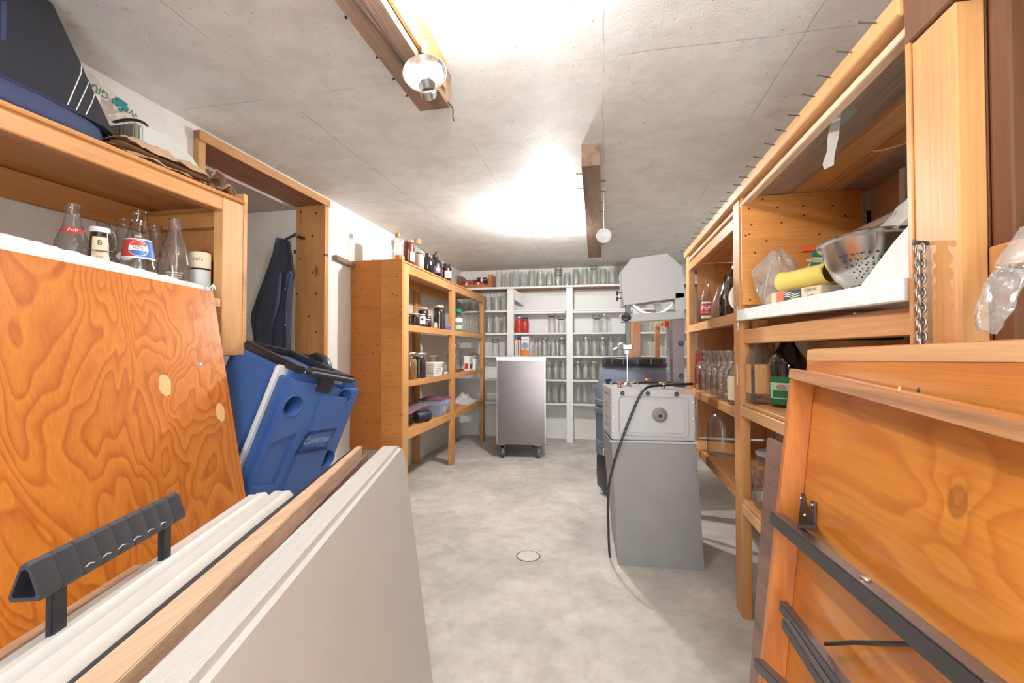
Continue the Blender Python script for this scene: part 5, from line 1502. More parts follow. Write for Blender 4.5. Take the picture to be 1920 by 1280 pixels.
Z2 = 1.232
def j(lab, y, x, r, h, fill, lid='lid_metal', frac=0.86, z=Z2, lidr=None): return jar_full('preserve_jar', lab, (x, y, z), r, h, fill, lid, frac, lidr)
t = j('small jam jar with a white lid, nearest on the upper rack shelf', 3.215, -1.395, 0.036, 0.095, 'dark_jam', 'white')
t = j('small jam jar with a white paper label on the upper rack shelf', 3.325, -1.395, 0.038, 0.097, 'dark_jam', 'white')
bm = BM(); lathe(bm, [(0.0386, 0.018), (0.0386, 0.078)], (-1.395, 3.325, Z2), seg=10, arc=(-1.5, 0.0)); obj('label', bm, 'white', t)
disc_on('label_mark', t, [(0.039, 0), (0.039, 0.1)], -0.85, 0.055, 0.25, 0.010, 'black', 0.0006)
j('tall dark jar with a cream lid behind the low jam jar, upper rack shelf', 3.55, -1.47, 0.046, 0.17, 'dark_jam', 'cream')
j('low jam jar with a pale lid in front of the tall dark jar', 3.43, -1.385, 0.036, 0.065, 'plum_jam', 'white')
j('small dark jar with a red lid at the back of the upper rack shelf', 3.40, -1.60, 0.036, 0.12, 'plum_jam', 'red')
j('small dark jar with a black lid at the back of the upper rack shelf', 3.62, -1.62, 0.036, 0.125, 'dark_jam', 'black_plastic')
j('small jar with a yellowish lid between the two tall dark jars', 3.68, -1.48, 0.030, 0.125, 'dark_jam', 'yellow')
j('tiny jar of pale grain at the front edge between the tall dark jars', 3.60, -1.385, 0.020, 0.05, 'beans', 'lid_metal')
j('biggest dark jar with a pale lid on the upper rack shelf', 3.76, -1.405, 0.054, 0.205, 'dark_jam', 'cream', 0.9, lidr=0.036)
t = j('narrow dark bottle-shaped jar beside the middle rack post', 3.885, -1.43, 0.036, 0.205, 'dark_jam', 'black_plastic', 0.9)
bm = BM(); lathe(bm, [(0, 0), (0.036, 0), (0.037, 0.006), (0.037, 0.024), (0.034, 0.028), (0, 0.028)], (-1.388, 3.905, Z2))
solo('jar_lid', bm, 'blue_cap', 'blue lid lying at the front edge of the upper rack shelf', 'lid', (-1.388, 3.905, Z2))
# second bay
p = (-1.40, 4.27, Z2)
t = bottle('plastic_bottle', 'clear bottle with a dark green cap and pale green label on the upper rack shelf', 'bottle', p, [(a * 1.25, b * 1.0) for a, b in P_PET], 'glass_green')
bm = BM(); lathe(bm, [(0, 0.183), (0.026, 0.183), (0.036, 0.195), (0.036, 0.215), (0.025, 0.225), (0, 0.226)], p); obj('cap', bm, 'green_cap', t)
band('label', t, [(a * 1.25, b) for a, b in P_PET], 0.02, 0.06, 'green_pale', -0.8, 1.2); band('label', t, [(a * 1.25, b) for a, b in P_PET], 0.09, 0.13, 'white', -0.8, 1.2)
for i, (y, k) in enumerate(((4.40, 'half'), (4.51, 'quart'), (4.62, 'quart'), (4.72, 'slim'), (4.82, 'quart'), (4.93, 'slim'))):
    put_jar(k, None, -1.40, y, Z2, 'clear empty jar, %s past the green-capped bottle on the upper rack shelf' % ORD[i], 'empty jars on the rack')
Z3 = 0.834
t = j('big jar of brown pickles, nearest on the middle rack shelf', 3.17, -1.41, 0.050, 0.20, 'pickles', 'lid_metal', 0.74, Z3)
j('big jar of very dark preserve beside the jar of brown pickles', 3.33, -1.41, 0.052, 0.195, 'dark_jam', 'lid_metal', 0.84, Z3)
j('jar with orange fruit behind the white basket on the middle rack shelf', 3.50, -1.52, 0.040, 0.185, 'peach', 'lid_metal', 0.84, Z3)
t = jar_full('preserve_jar', 'round jar of peach preserve directly behind the white basket', (-1.53, 3.68, Z3), 0.064, 0.19, 'peach', 'lid_metal', 0.66, 0.038)
j('jar with a tin lid at the middle post behind the white basket', 3.86, -1.50, 0.048, 0.17, 'peach', 'lid_metal', 0.62, Z3)
bm = BM(); lathe(bm, [(0, 0), (0.034, 0), (0.035, 0.006), (0.030, 0.022), (0.012, 0.034), (0, 0.036)], (-1.385, 3.85, Z3)); solo('jar_lid', bm, 'lid_metal', 'small shiny lid lying beside the white basket', 'lid', (-1.385, 3.85, Z3))
# white slotted basket
t = thing('basket', 'small white slotted plastic basket on the middle rack shelf', 'basket', (-1.385, 3.59, Z3))
def bask(z, g): 
    x0, x1, y0, y1 = -1.425 - g, -1.357 + g * 0.6, 3.515 - g, 3.695 + g
    return [(x0, y0, z), (x1, y0, z), (x1, y1, z), (x0, y1, z)]
bm = BM(); loft(bm, [bask(Z3 + 0.001, 0), bask(Z3 + 0.104, 0.016), bask(Z3 + 0.106, 0.021), bask(Z3 + 0.114, 0.021), bask(Z3 + 0.114, 0.014), bask(Z3 + 0.006, -0.003)], caps=True)
obj('shell', bm, 'white', t)
bm = BM()
for r in range(6):
    for c_ in range(9):
        y = 3.530 + c_ * 0.0165; z = Z3 + 0.018 + r * 0.014; x = -1.356 + 0.0096 * (z - Z3) / 0.104
        box(bm, (x - 0.001, y, z), (x + 0.0008, y + 0.008, z + 0.006), 0)
    for c_ in range(4):
        x = -1.418 + c_ * 0.015; z = Z3 + 0.018 + r * 0.014; y = 3.5145 - 0.016 * (z - Z3) / 0.104
        box(bm, (x, y - 0.0008, z), (x + 0.008, y + 0.001, z + 0.006), 0)
obj('slots', bm, 'case_band', t, 0)
bm = BM(); box(bm, (-1.348, 3.685, Z3 + 0.070), (-1.3445, 3.693, Z3 + 0.098), 0); obj('dark_mark', bm, 'black', t)
# second bay: jug, cartons
P_JUG = [(0, 0), (0.065, 0), (0.075, 0.01), (0.076, 0.13), (0.068, 0.17), (0.035, 0.215), (0.022, 0.235), (0.020, 0.255)]
p = (-1.46, 4.33, Z3); t = bottle('glass_jug', 'large clear glass jug with a white cap just past the middle rack post', 'jug', p, P_JUG, 'glass_smoky')
bm = BM(); lathe(bm, [(0, 0.25), (0.022, 0.25), (0.022, 0.268), (0, 0.27)], p); obj('cap', bm, 'white', t)
t = carton('carton', 'white carton with a pink and orange print leaning on the middle rack shelf', (-1.43, 4.56, Z3), (-1.375, 4.70, Z3 + 0.15), 'white')
bm = BM(); slab(bm, (-1.3744, 4.57, Z3 + 0.02), (-1.3744, 4.66, Z3 + 0.02), (-1.3744, 4.60, Z3 + 0.07), (0.0006, 0, 0), 0); obj('pink_print', bm, 'purple', t)
bm = BM(); slab(bm, (-1.3744, 4.62, Z3 + 0.10), (-1.3744, 4.66, Z3 + 0.10), (-1.3744, 4.64, Z3 + 0.145), (0.0006, 0, 0), 0); obj('orange_print', bm, 'orange', t)
bm = BM(); slab(bm, (-1.425, 4.5594, Z3 + 0.02), (-1.385, 4.5594, Z3 + 0.02), (-1.42, 4.5594, Z3 + 0.075), (0, -0.0006, 0), 0); obj('pink_print', bm, 'red', t)
t = thing('paper_cup', 'plain white tapered tub beside the printed white carton', 'tub', (-1.40, 4.77, Z3))
bm = BM(); lathe(bm, [(0, 0), (0.036, 0), (0.046, 0.11), (0.048, 0.112), (0.046, 0.116), (0.0, 0.116)], t.location); obj('body', bm, 'white', t)
bm = BM(); lathe(bm, [(0, 0), (0.025, 0.0), (0.028, 0.012), (0, 0.014)], (-1.40, 4.77, Z3 + 0.1165)); obj('lid_insert', bm, 'green_pale', t)
bm = BM(); lathe(bm, [(0.028, 0.0), (0.030, 0.003), (0.006, 0.006), (0.004, 0.010), (0.004, 0.07), (0.006, 0.075), (0.034, 0.10), (0.040, 0.14), (0.036, 0.175)], (-1.42, 4.92, Z3)); solo('wine_glass', bm, 'glass', 'clear stemmed glass at the far end of the middle rack shelf', 'glass', (-1.42, 4.92, Z3), angle=60)
# lower shelf
Z4 = 0.478
t = thing('storage_box', 'grey blue plastic storage box with a mauve lid on the lowest rack shelf', 'box', (-1.45, 3.74, Z4))
def bx(z, g, y0=3.70, y1=3.935, x0=-1.56, x1=-1.375): return [(x0 - g, y0 - g, z), (x1 + g, y0 - g, z), (x1 + g, y1 + g, z), (x0 - g, y1 + g, z)]
bm = BM(); loft(bm, [bx(Z4 + 0.001, -0.014), bx(Z4 + 0.09, 0), bx(Z4 + 0.092, 0.006), bx(Z4 + 0.135, 0.009), bx(Z4 + 0.135, 0.003), bx(Z4 + 0.02, -0.02)]); obj('body', bm, 'box_blue', t)
bm = BM(); loft(bm, [bx(Z4 + 0.136, 0.012), bx(Z4 + 0.144, 0.013), bx(Z4 + 0.150, 0.004), bx(Z4 + 0.150, -0.03), bx(Z4 + 0.156, -0.035)]); obj('lid', bm, 'box_lid', t)
bm = BM(); box(bm, (-1.3725, 3.84, Z4 + 0.085), (-1.358, 3.91, Z4 + 0.128), 0.004); obj('latch', bm, 'box_blue', t)
bm = BM()
for k in range(5): box(bm, (-1.3765, 3.79, Z4 + 0.022 + k * 0.013), (-1.3745, 3.85, Z4 + 0.028 + k * 0.013), 0)
obj('print', bm, 'cream', t)
t = thing('appliance', 'dark corded appliance with a round drum end on the lowest rack shelf', 'appliance', (-1.44, 3.30, Z4))
bm = BM(); lathe(bm, [(0, -0.085), (0.036, -0.085), (0.042, -0.075), (0.042, 0.03), (0.046, 0.035), (0.046, 0.05), (0.040, 0.055), (0, 0.055)], (-1.41, 3.42, Z4 + 0.046), (0.35, 0.9, 0), 28); obj('drum', bm, 'navy', t)
bm = BM(); lathe(bm, [(0, 0), (0.028, 0.0), (0.03, -0.002)], Vector((-1.41, 3.42, Z4 + 0.046)) + Vector((0.35, 0.9, 0)).normalized() * 0.0565, (0.35, 0.9, 0), 20); obj('end_cap', bm, 'walnut', t)
bm = BM(); pts = []
for k in range(60):
    a_ = k * 0.62; rr = 0.045 + 0.018 * math.sin(k * 0.9); pts.append((-1.46 + rr * math.cos(a_) * 0.7, 3.20 + rr * math.sin(a_) * 1.6, Z4 + 0.006 + 0.05 * k / 60 + 0.01 * math.sin(k * 1.7)))
tube(bm, smooth_path(pts, 3), 0.0045, 6); obj('cord', bm, 'cable', t)
bm = BM(); grid(bm, lambda u, v: (-1.62 + 0.20 * u, 3.05 + 0.50 * v, Z4 + 0.10 + 0.035 * v + 0.006 * nz((u * 3, v * 5, 0))), 8, 14, 0.016)
solo('foam_pad', bm, 'mauve', 'mauve pad resting over the dark corded appliance on the lowest rack shelf', 'pad', (-1.52, 3.3, Z4))
bm = BM()
def cl(u, v):
    h = 0.09 * math.exp(-((u - 0.35) ** 2) * 9 - ((v - 0.6) ** 2) * 7)
    return (-1.60 + 0.22 * u, 4.55 + 0.45 * v, Z4 + 0.002 + h * (1 + 0.5 * nz((u * 6, v * 6, 1))) + 0.004 * abs(nz((u * 9, v * 9, 3))))
grid(bm, cl, 20, 26, 0.003); solo('cloth', bm, 'cloth_white', 'crumpled white cloth on the far half of the lowest rack shelf', 'cloth', (-1.5, 4.75, Z4), angle=60)

# ------------------------------------------------------------------ band saw
t = thing('band_saw', 'grey band saw on a grey sheet metal stand in front of the barrel', 'saw', (0.25, 2.45, 0))
B = (0.335, 2.64, 0)
bm = BM()
hexa(bm, [(0.067, 2.295, 0.0), (0.470, 2.315, 0.0), (0.49, 2.70, 0), (0.045, 2.70, 0), (0.040, 2.298, 0.597), (0.434, 2.310, 0.602), (0.434, 2.66, 0.60), (-0.005, 2.64, 0.60)], 0.003)
obj('stand', bm, 'stand_grey', t)
bm = BM(); hexa(bm, [(0.030, 2.292, 0.596), (0.442, 2.304, 0.601), (0.442, 2.31, 0.601), (0.030, 2.298, 0.596), (0.030, 2.292, 0.606), (0.442, 2.304, 0.611), (0.442, 2.31, 0.611), (0.030, 2.298, 0.606)], 0); obj('stand_lip', bm, 'saw_grey', t)
bm = BM()
hexa(bm, [(0.040, 2.300, 0.607), (0.432, 2.312, 0.612), (0.434, 2.64, 0.612), (-0.004, 2.62, 0.607), (0.040, 2.300, 0.862), (0.430, 2.312, 0.857), (0.434, 2.64, 0.857), (-0.004, 2.62, 0.862)], 0.005)
obj('cabinet', bm, 'saw_grey', t)
def sf(x, z, d=0.0): return Vector((x, 2.300 + (x - 0.04) * 0.031 - d, z))
def ring_rect(x0, x1, z0, z1, r, n=5):
    pts = []
    for cx, cz, a0 in ((x1 - r, z1 - r, 0), (x0 + r, z1 - r, PI / 2), (x0 + r, z0 + r, PI), (x1 - r, z0 + r, 1.5 * PI)):
        for k in range(n + 1):
            a_ = a0 + PI / 2 * k / n; pts.append((cx + r * math.cos(a_), cz + r * math.sin(a_)))
    return pts
bm = BM(); tube(bm, [sf(x, z) for x, z in ring_rect(0.075, 0.400, 0.632, 0.822, 0.022)], 0.0045, 6, True); tube(bm, [sf(x, z) for x, z in ring_rect(0.092, 0.383, 0.648, 0.806, 0.016)], 0.0025, 6, True)
prism(bm, [sf(x, z, 0.0) for x, z in ring_rect(0.092, 0.383, 0.648, 0.806, 0.016)], (0, -0.003, 0)); obj('pressed_panel', bm, 'saw_grey', t)
bm = BM(); lathe(bm, [(0.030, 0), (0.036, 0.002), (0.036, 0.006), (0.030, 0.012), (0.021, 0.020), (0.019, 0.034), (0.016, 0.037), (0.012, 0.037), (0.010, 0.030), (0.0, 0.028)], sf(0.268, 0.735, 0.002), (0, -1, -0.03), 32); h = obj('hub', bm, 'stand_grey', t)
bm = BM(); lathe(bm, [(0, 0), (0.0105, 0)], sf(0.268, 0.734, 0.0325), (0, -1, -0.03), 20); obj('bore', bm, 'black', h)
for x in (0.092, 0.212, 0.345):
    bm = BM(); lathe(bm, [(0, 0.016), (0.006, 0.016), (0.010, 0.012), (0.010, 0.003), (0.006, 0)], sf(x, 0.838), (0, -1, 0), 14); obj('front_knob', bm, 'black_plastic', t)
for z in (0.65, 0.72, 0.80):
    for x in (0.048, 0.424):
        bm = BM(); lathe(bm, [(0, 0.002), (0.003, 0.0012), (0.0035, 0)], sf(x, z), (0, -1, 0), 8); obj('rivet', bm, 'steel', t)
bm = BM(); hexa(bm, [(0.35, 2.306, 0.838), (0.432, 2.309, 0.838), (0.432, 2.32, 0.838), (0.35, 2.32, 0.838), (0.35, 2.306, 0.856), (0.432, 2.309, 0.856), (0.432, 2.32, 0.858), (0.35, 2.32, 0.858)], 0); obj('rust_patch', bm, 'tan_edge', t)
# side plate text and warning lines
bm = BM()
for k, (z0, z1) in enumerate(((0.82, 0.80), (0.77, 0.765), (0.75, 0.745), (0.70, 0.69), (0.66, 0.65))):
    y = 2.40
    x0 = 0.0400 - 0.044 * (y - 2.3) / 0.32
    x1 = 0.0400 - 0.044 * (y + 0.12 - 2.3) / 0.32
    hexa(bm, [(x0 - 0.001, y, z0), (x1 - 0.001, y + 0.12, z0), (x1 - 0.0004, y + 0.12, z0), (x0 - 0.0004, y, z0), (x0 - 0.001, y, z0 + 0.006), (x1 - 0.001, y + 0.12, z0 + 0.006), (x1 - 0.0004, y + 0.12, z0 + 0.006), (x0 - 0.0004, y, z0 + 0.006)], 0)
obj('side_label', bm, 'brass', t)
for x, y in ((0.015, 2.57), (0.070, 2.36), (0.235, 2.62), (0.280, 2.355)):
    bm = BM(); lathe(bm, [(0, 0), (0.010, 0), (0.010, 0.012), (0.019, 0.016), (0.020, 0.024), (0.016, 0.029), (0, 0.030)], (x + 0.01, y, 0.862), seg=18); obj('brass_knob', bm, 'brass' if x > 0.02 else 'black_plastic', t)
# right column
bm = BM(); hexa(bm, [(0.358, 2.48, 0.858), (0.412, 2.48, 0.858), (0.412, 2.60, 0.858), (0.358, 2.60, 0.858), (0.352, 2.48, 1.22), (0.416, 2.48, 1.22), (0.416, 2.60, 1.22), (0.352, 2.60, 1.22)], 0.003); obj('column', bm, 'brown_steel', t)
for z in (0.915, 1.085):
    bm = BM(); lathe(bm, [(0, 0.018), (0.010, 0.018), (0.013, 0.012), (0.013, 0.004), (0.008, 0)], (0.395, 2.48, z), (0, -1, 0), 14); obj('bolt', bm, 'black_plastic', t)
# arm, upright, cover
bm = BM(); hexa(bm, [(0.090, 2.44, 1.194), (0.413, 2.46, 1.212), (0.413, 2.52, 1.212), (0.090, 2.50, 1.194), (0.086, 2.44, 1.238), (0.413, 2.46, 1.250), (0.413, 2.52, 1.250), (0.086, 2.50, 1.238)], 0.003); obj('arm', bm, 'saw_grey', t)
bm = BM(); hexa(bm, [(0.366, 2.46, 1.245), (0.412, 2.46, 1.248), (0.412, 2.50, 1.248), (0.366, 2.50, 1.245), (0.366, 2.46, 1.345), (0.412, 2.46, 1.345), (0.412, 2.50, 1.345), (0.366, 2.50, 1.345)], 0.002); obj('upright', bm, 'saw_grey', t)
cov = [(0.108, 1.287), (0.100, 1.475), (0.148, 1.532), (0.328, 1.552), (0.402, 1.478), (0.413, 1.322)]
bm = BM(); prism(bm, [(x, 2.46, z) for x, z in cov], (0, 0.004, 0), 0.0); prism(bm, [(x - 0.010, 2.58, z) for x, z in cov], (0, 0.05, 0), 0.003); prism(bm, [(x, 2.464, z) for x, z in cov], (0, 0.05, 0), 0.003); obj('wheel_cover', bm, 'saw_grey', t)
bm = BM(); WC = (0.262, 2.545, 1.372)
lathe(bm, [(0.122, -0.014), (0.131, -0.014), (0.131, 0.014), (0.122, 0.014)], WC, (0, 1, 0), 48, close=True); w = obj('wheel', bm, 'steel', t)
bm = BM(); lathe(bm, [(0.1315, -0.011), (0.136, -0.011), (0.136, 0.011), (0.1315, 0.011)], WC, (0, 1, 0), 48, close=True); obj('tyre', bm, 'white', w)
for k in range(4):
    a_ = PI / 4 + k * PI / 2 - 0.5; e = Vector((math.cos(a_), 0, math.sin(a_))); s_ = Vector((-e.z, 0, e.x)) * 0.020
    q0 = Vector(WC) + e * 0.02; q1 = Vector(WC) + e * 0.123
    bm = BM(); hexa(bm, [q0 - s_, q1 - s_ * 0.8, q1 + s_ * 0.8, q0 + s_] + [q + Vector((0, -0.012, 0)) for q in (q0 - s_, q1 - s_ * 0.8, q1 + s_ * 0.8, q0 + s_)], 0.002); obj('spoke', bm, 'saw_grey', w)
bm = BM(); box(bm, (0.115, 2.46, 1.075), (0.142, 2.478, 1.29), 0.002); obj('guide_post', bm, 'black_metal', t)
bm = BM(); lathe(bm, [(0, -0.02), (0.018, -0.02), (0.024, -0.012), (0.024, -0.004), (0.010, 0.0)], (0.118, 2.44, 1.222), (0.1, 1, 0), 10); tube(bm, [(0.095, 2.425, 1.226), (0.142, 2.422, 1.218)], 0.010, 8); obj('guide_knob', bm, 'black_plastic', t)
for z in (1.352, 1.322):
    bm = BM(); tube(bm, [(0.098, 2.475, z + 0.004), (0.078, 2.472, z)], 0.003, 6)
    for k in range(3):
        a_ = k * 2.1; q = Vector((0.076, 2.472, z)); tube(bm, [q, q + Vector((-0.002, 0.012 * math.cos(a_), 0.012 * math.sin(a_)))], 0.006, 8)
    obj('tension_knob', bm, 'black_plastic', t)
bm = BM(); box(bm, (0.100, 2.445, 1.052), (0.150, 2.470, 1.082), 0.004); tube(bm, smooth_path([(0.10, 2.45, 1.06), (0.075, 2.44, 1.062), (0.055, 2.44, 1.05)], 4), 0.006, 8); tube(bm, smooth_path([(0.13, 2.45, 1.075), (0.10, 2.44, 1.085), (0.08, 2.44, 1.075)], 4), 0.004, 8); lathe(bm, [(0, -0.008), (0.011, -0.008), (0.011, 0.008), (0, 0.008)], (0.120, 2.44, 1.040), (0, 1, 0), 14)
obj('blade_guide', bm, 'galv', t)
bm = BM(); box(bm, (0.1235, 2.458, 0.862), (0.1255, 2.464, 1.05), 0); obj('blade', bm, 'steel', t)
bm = BM(); lathe(bm, [(0, 0), (0.022, 0), (0.024, 0.006), (0.014, 0.018), (0, 0.022)], (0.125, 2.45, 0.862), seg=12); tube(bm, smooth_path([(0.14, 2.44, 0.876), (0.165, 2.42, 0.888), (0.18, 2.41, 0.872)], 4), 0.005, 8); obj('lower_guide', bm, 'steel', t)
bm = BM()
tube(bm, smooth_path([(0.36, 2.47, 0.872), (0.425, 2.47, 0.876), (0.44, 2.43, 0.878), (0.36, 2.36, 0.878), (0.26, 2.335, 0.874), (0.205, 2.300, 0.865), (0.170, 2.283, 0.82), (0.120, 2.280, 0.70), (0.066, 2.276, 0.55), (0.030, 2.276, 0.42), (0.020, 2.282, 0.30), (0.022, 2.30, 0.16), (0.026, 2.33, 0.05), (0.03, 2.36, 0.009)], 8), 0.0062, 8)
obj('power_cable', bm, 'cable', t)
bm = BM(); tube(bm, smooth_path([(0.05, 2.55, 0.868), (0.14, 2.57, 0.868), (0.25, 2.60, 0.872), (0.36, 2.60, 0.874)], 6), 0.005, 8); obj('power_cable', bm, 'cable', t)

# things behind the saw
t = thing('offcut_board', 'short orange board standing upright on the barrel lid', 'board', (0.215, 3.36, 0.9965))
bm = BM(); box(bm, (0.175, 3.36, 0.9975), (0.262, 3.385, 1.29), 0.002); obj('board', bm, 'table_trim_Z', t)
bm = BM(); box(bm, (0.175, 3.345, 0.9975), (0.215, 3.3595, 1.285), 0.002); obj('batten', bm, 'palepine_Z', t)
t = thing('sawhorse', 'small orange wooden trestle leaning on the barrel behind the saw column', 'frame', (0.46, 3.60, 0.9965))
bm = BM(); hexa(bm, [(0.385, 3.56, 0.9975), (0.42, 3.56, 0.9975), (0.42, 3.60, 0.9975), (0.385, 3.60, 0.9975), (0.385, 3.56, 1.22), (0.42, 3.56, 1.22), (0.42, 3.60, 1.22), (0.385, 3.60, 1.22)], 0.002); obj('stile', bm, 'crate', t)
bm = BM(); hexa(bm, [(0.385, 3.55, 1.221), (0.52, 3.55, 1.255), (0.52, 3.62, 1.255), (0.385, 3.62, 1.221), (0.385, 3.55, 1.245), (0.52, 3.55, 1.285), (0.52, 3.62, 1.285), (0.385, 3.62, 1.245)], 0.002); obj('rail', bm, 'pine_X', t)
t = thing('pipe_clamp', 'galvanised pipe clamp with an orange red handle standing behind the saw column', 'clamp', (0.365, 2.80, 0))
bm = BM(); tube(bm, [(0.40, 2.80, 0.001), (0.378, 2.80, 1.19)], 0.015, 12); obj('pipe', bm, 'galv', t)
bm = BM(); tube(bm, [(0.352, 2.78, 1.205), (0.39, 2.78, 1.208)], [0.020, 0.014], 12); tube(bm, [(0.335, 2.78, 1.20), (0.352, 2.78, 1.204)], 0.005, 8); obj('handle', bm, 'orange_red', t)
bm = BM()
for z in (0.93, 0.985, 1.04): lathe(bm, [(0.016, -0.016), (0.020, -0.014), (0.020, 0.014), (0.016, 0.016)], (0.383, 2.80, z), seg=16)
obj('collar', bm, 'galv', t)
# ------------------------------------------------------------------ shelving along the right wall
SX = 0.53
t = thing('wall_shelving', 'long orange pine shelving along the right wall with a nail-studded top rail', 'shelves', (0.75, 1.9, 0))
def part(name, lo, hi, mat, bev=0.003, par=None, **k):
    bm = BM(); box(bm, lo, hi, bev); return obj(name, bm, mat, par or t, **k)
part('post', (SX, 1.935, 0), (SX + 0.038, 2.02, 1.66), 'pine_Z')
part('post', (SX, 3.02, 0), (SX + 0.038, 3.10, 1.66), 'pine_Z')
part('post', (SX, 0.805, 0), (SX + 0.039, 0.905, 1.585), 'pine_Z')
part('post', (SX, -0.30, 0), (SX + 0.039, -0.21, 1.585), 'pine_Z')
for y in (1.935, 3.02, 0.805):
    part('rear_post', (XR - 0.045, y, 0), (XR - 0.004, y + 0.08, 1.58), 'pine_Z')
part('end_panel', (SX - 0.003, 0.9055, 1.06), (SX + 0.05, 0.917, 1.665), 'pine_Z', 0.001, label='thin plywood edge beside the near post')
part('end_panel', (SX + 0.039, 0.805, 0.9), (XR - 0.06, 0.817, 1.60), 'shaded_ply', 0.001)
pan = part('side_panel', (SX + 0.002, 1.905, 1.226), (0.948, 1.9175, 1.650), 'panel_ply', 0.001)
for x, z in ((0.56, 1.60), (0.66, 1.60), (0.75, 1.60), (0.56, 1.50), (0.56, 1.245), (0.85, 1.595)):
    bm = BM(); lathe(bm, [(0, 0.001), (0.004, 0)], (x, 1.9045, z), (0, -1, 0), 10); obj('nail_head', bm, 'nail', pan)
part('rear_panel', (SX + 0.06, 3.055, 0.5), (XR - 0.005, 3.067, 1.60), 'pine_Z', 0.001)
# top rail with nails
hd = part('top_rail', (SX - 0.012, 0.918, 1.648), (SX + 0.026, 3.12, 1.688), 'palepine_Y', 0.003)
y = 0.98
k = 0
while y < 3.1:
    bm = BM(); dx = random.uniform(-0.004, 0.004); dz = random.uniform(-0.003, 0.006)
    a_ = Vector((SX - 0.010, y, 1.676)); b2 = Vector((SX - 0.040, y + random.uniform(-0.006, 0.006), 1.683 + dz))
    tube(bm, [a_ + Vector((0.008, 0, 0)), b2], 0.0014, 6); lathe(bm, [(0, 0.001), (0.003, 0.0008), (0.0032, 0)], b2, b2 - a_, 8)
    obj('nail', bm, 'nail', hd)
    y += 0.088 + random.uniform(-0.012, 0.012); k += 1
part('plate', (SX + 0.004, 0.918, 1.615), (SX + 0.03, 3.10, 1.632), 'bare_edge', 0.002)
part('ledger', (SX + 0.0395, -0.3, 1.587), (SX + 0.075, 0.80, 1.66), 'pine_Y')
part('beam', (SX - 0.004, -0.3, 1.587), (SX + 0.036, 0.917, 1.70), 'shaded_ply')
# far bay
part('front_rail', (SX + 0.001, 2.021, 1.548), (SX + 0.037, 3.019, 1.598), 'pine_Y')
part('shelf_board', (SX + 0.02, 2.021, 1.6), (XR - 0.05, 3.05, 1.613), 'pine_Y', 0.001)
for z, hgt in ((1.205, 0.048), (0.812, 0.042), (0.490, 0.048)):
    part('front_rail', (SX + 0.001, 2.021, z - hgt), (SX + 0.037, 3.019, z), 'pine_Y')
    part('shelf_board', (SX + 0.038, 2.021, z - 0.016), (XR - 0.05, 3.054, z - 0.001), 'pine_Y', 0.001)
part('patch_board', (SX - 0.0008, 2.50, 1.161), (SX + 0.0005, 3.019, 1.203), 'palepine_Y', 0)
# middle bay
t_mid = t
bm = BM(); hexa(bm, [(SX - 0.012, 0.918, 1.136), (SX + 0.01, 0.918, 1.136), (SX + 0.01, 1.932, 1.165), (SX - 0.012, 1.932, 1.165), (SX - 0.012, 0.918, 1.178), (SX + 0.01, 0.918, 1.178), (SX + 0.01, 1.932, 1.207), (SX - 0.012, 1.932, 1.207)], 0.002); obj('white_edge', bm, 'rough_white', t, label='white painted front edge of the middle shelf')
bm = BM(); hexa(bm, [(SX + 0.011, 0.918, 1.162), (XR - 0.05, 0.918, 1.162), (XR - 0.05, 1.932, 1.190), (SX + 0.011, 1.932, 1.190), (SX + 0.011, 0.918, 1.179), (XR - 0.05, 0.918, 1.179), (XR - 0.05, 1.932, 1.208), (SX + 0.011, 1.932, 1.208)], 0.001); obj('shelf_board', bm, 'white_paint', t, label='white painted middle shelf')
part('bearer', (SX + 0.014, 0.918, 1.075), (SX + 0.04, 1.932, 1.130), 'pine_Y')
bm = BM()
for k in range(12):
    p = Vector((SX - 0.004, 1.934 + random.uniform(-0.002, 0.028), 1.16 + random.uniform(-0.03, 0.07)))
    lathe(bm, [(0, 0.0015), (random.uniform(0.004, 0.009), 0)], p, (-1, 0, 0.1), 7)
obj('paint_smear', bm, 'rough_white', t)
for z in (0.832, 0.452):
    part('front_rail', (SX + 0.001, 0.906, z - 0.042), (SX + 0.037, 1.932, z - 0.001), 'palepine_Y')
    part('shelf_board', (SX + 0.006, 0.906, z), (XR - 0.05, 1.932, z + 0.014), 'pine_Y', 0.002)
bm = BM(); tube(bm, [(SX - 0.0005, 1.975, 0.99), (SX - 0.0005, 1.972, 0.945), (SX - 0.0005, 1.974, 0.91)], 0.005, 8, flat=0.3); obj('white_mark', bm, 'white', t)
# near bay: dark compartment
part('front_rail', (SX + 0.035, -0.2, 1.158), (SX + 0.075, 0.804, 1.204), 'pine_Y')
part('shelf_board', (SX + 0.045, -0.2, 1.205), (XR - 0.005, 0.804, 1.213), 'shaded_ply', 0.001)
part('top_board', (SX + 0.0, -0.3, 1.661), (XR - 0.005, 0.80, 1.675), 'shaded_ply', 0.001)
part('rear_panel', (XR - 0.017, -0.3, 1.214), (XR - 0.005, 0.80, 1.66), 'shaded_ply', 0.001)
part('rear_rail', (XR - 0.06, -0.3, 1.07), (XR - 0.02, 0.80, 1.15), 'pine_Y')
part('upright', (SX + 0.0395, 0.765, 1.06), (SX + 0.06, 0.8035, 1.585), 'shaded_ply')
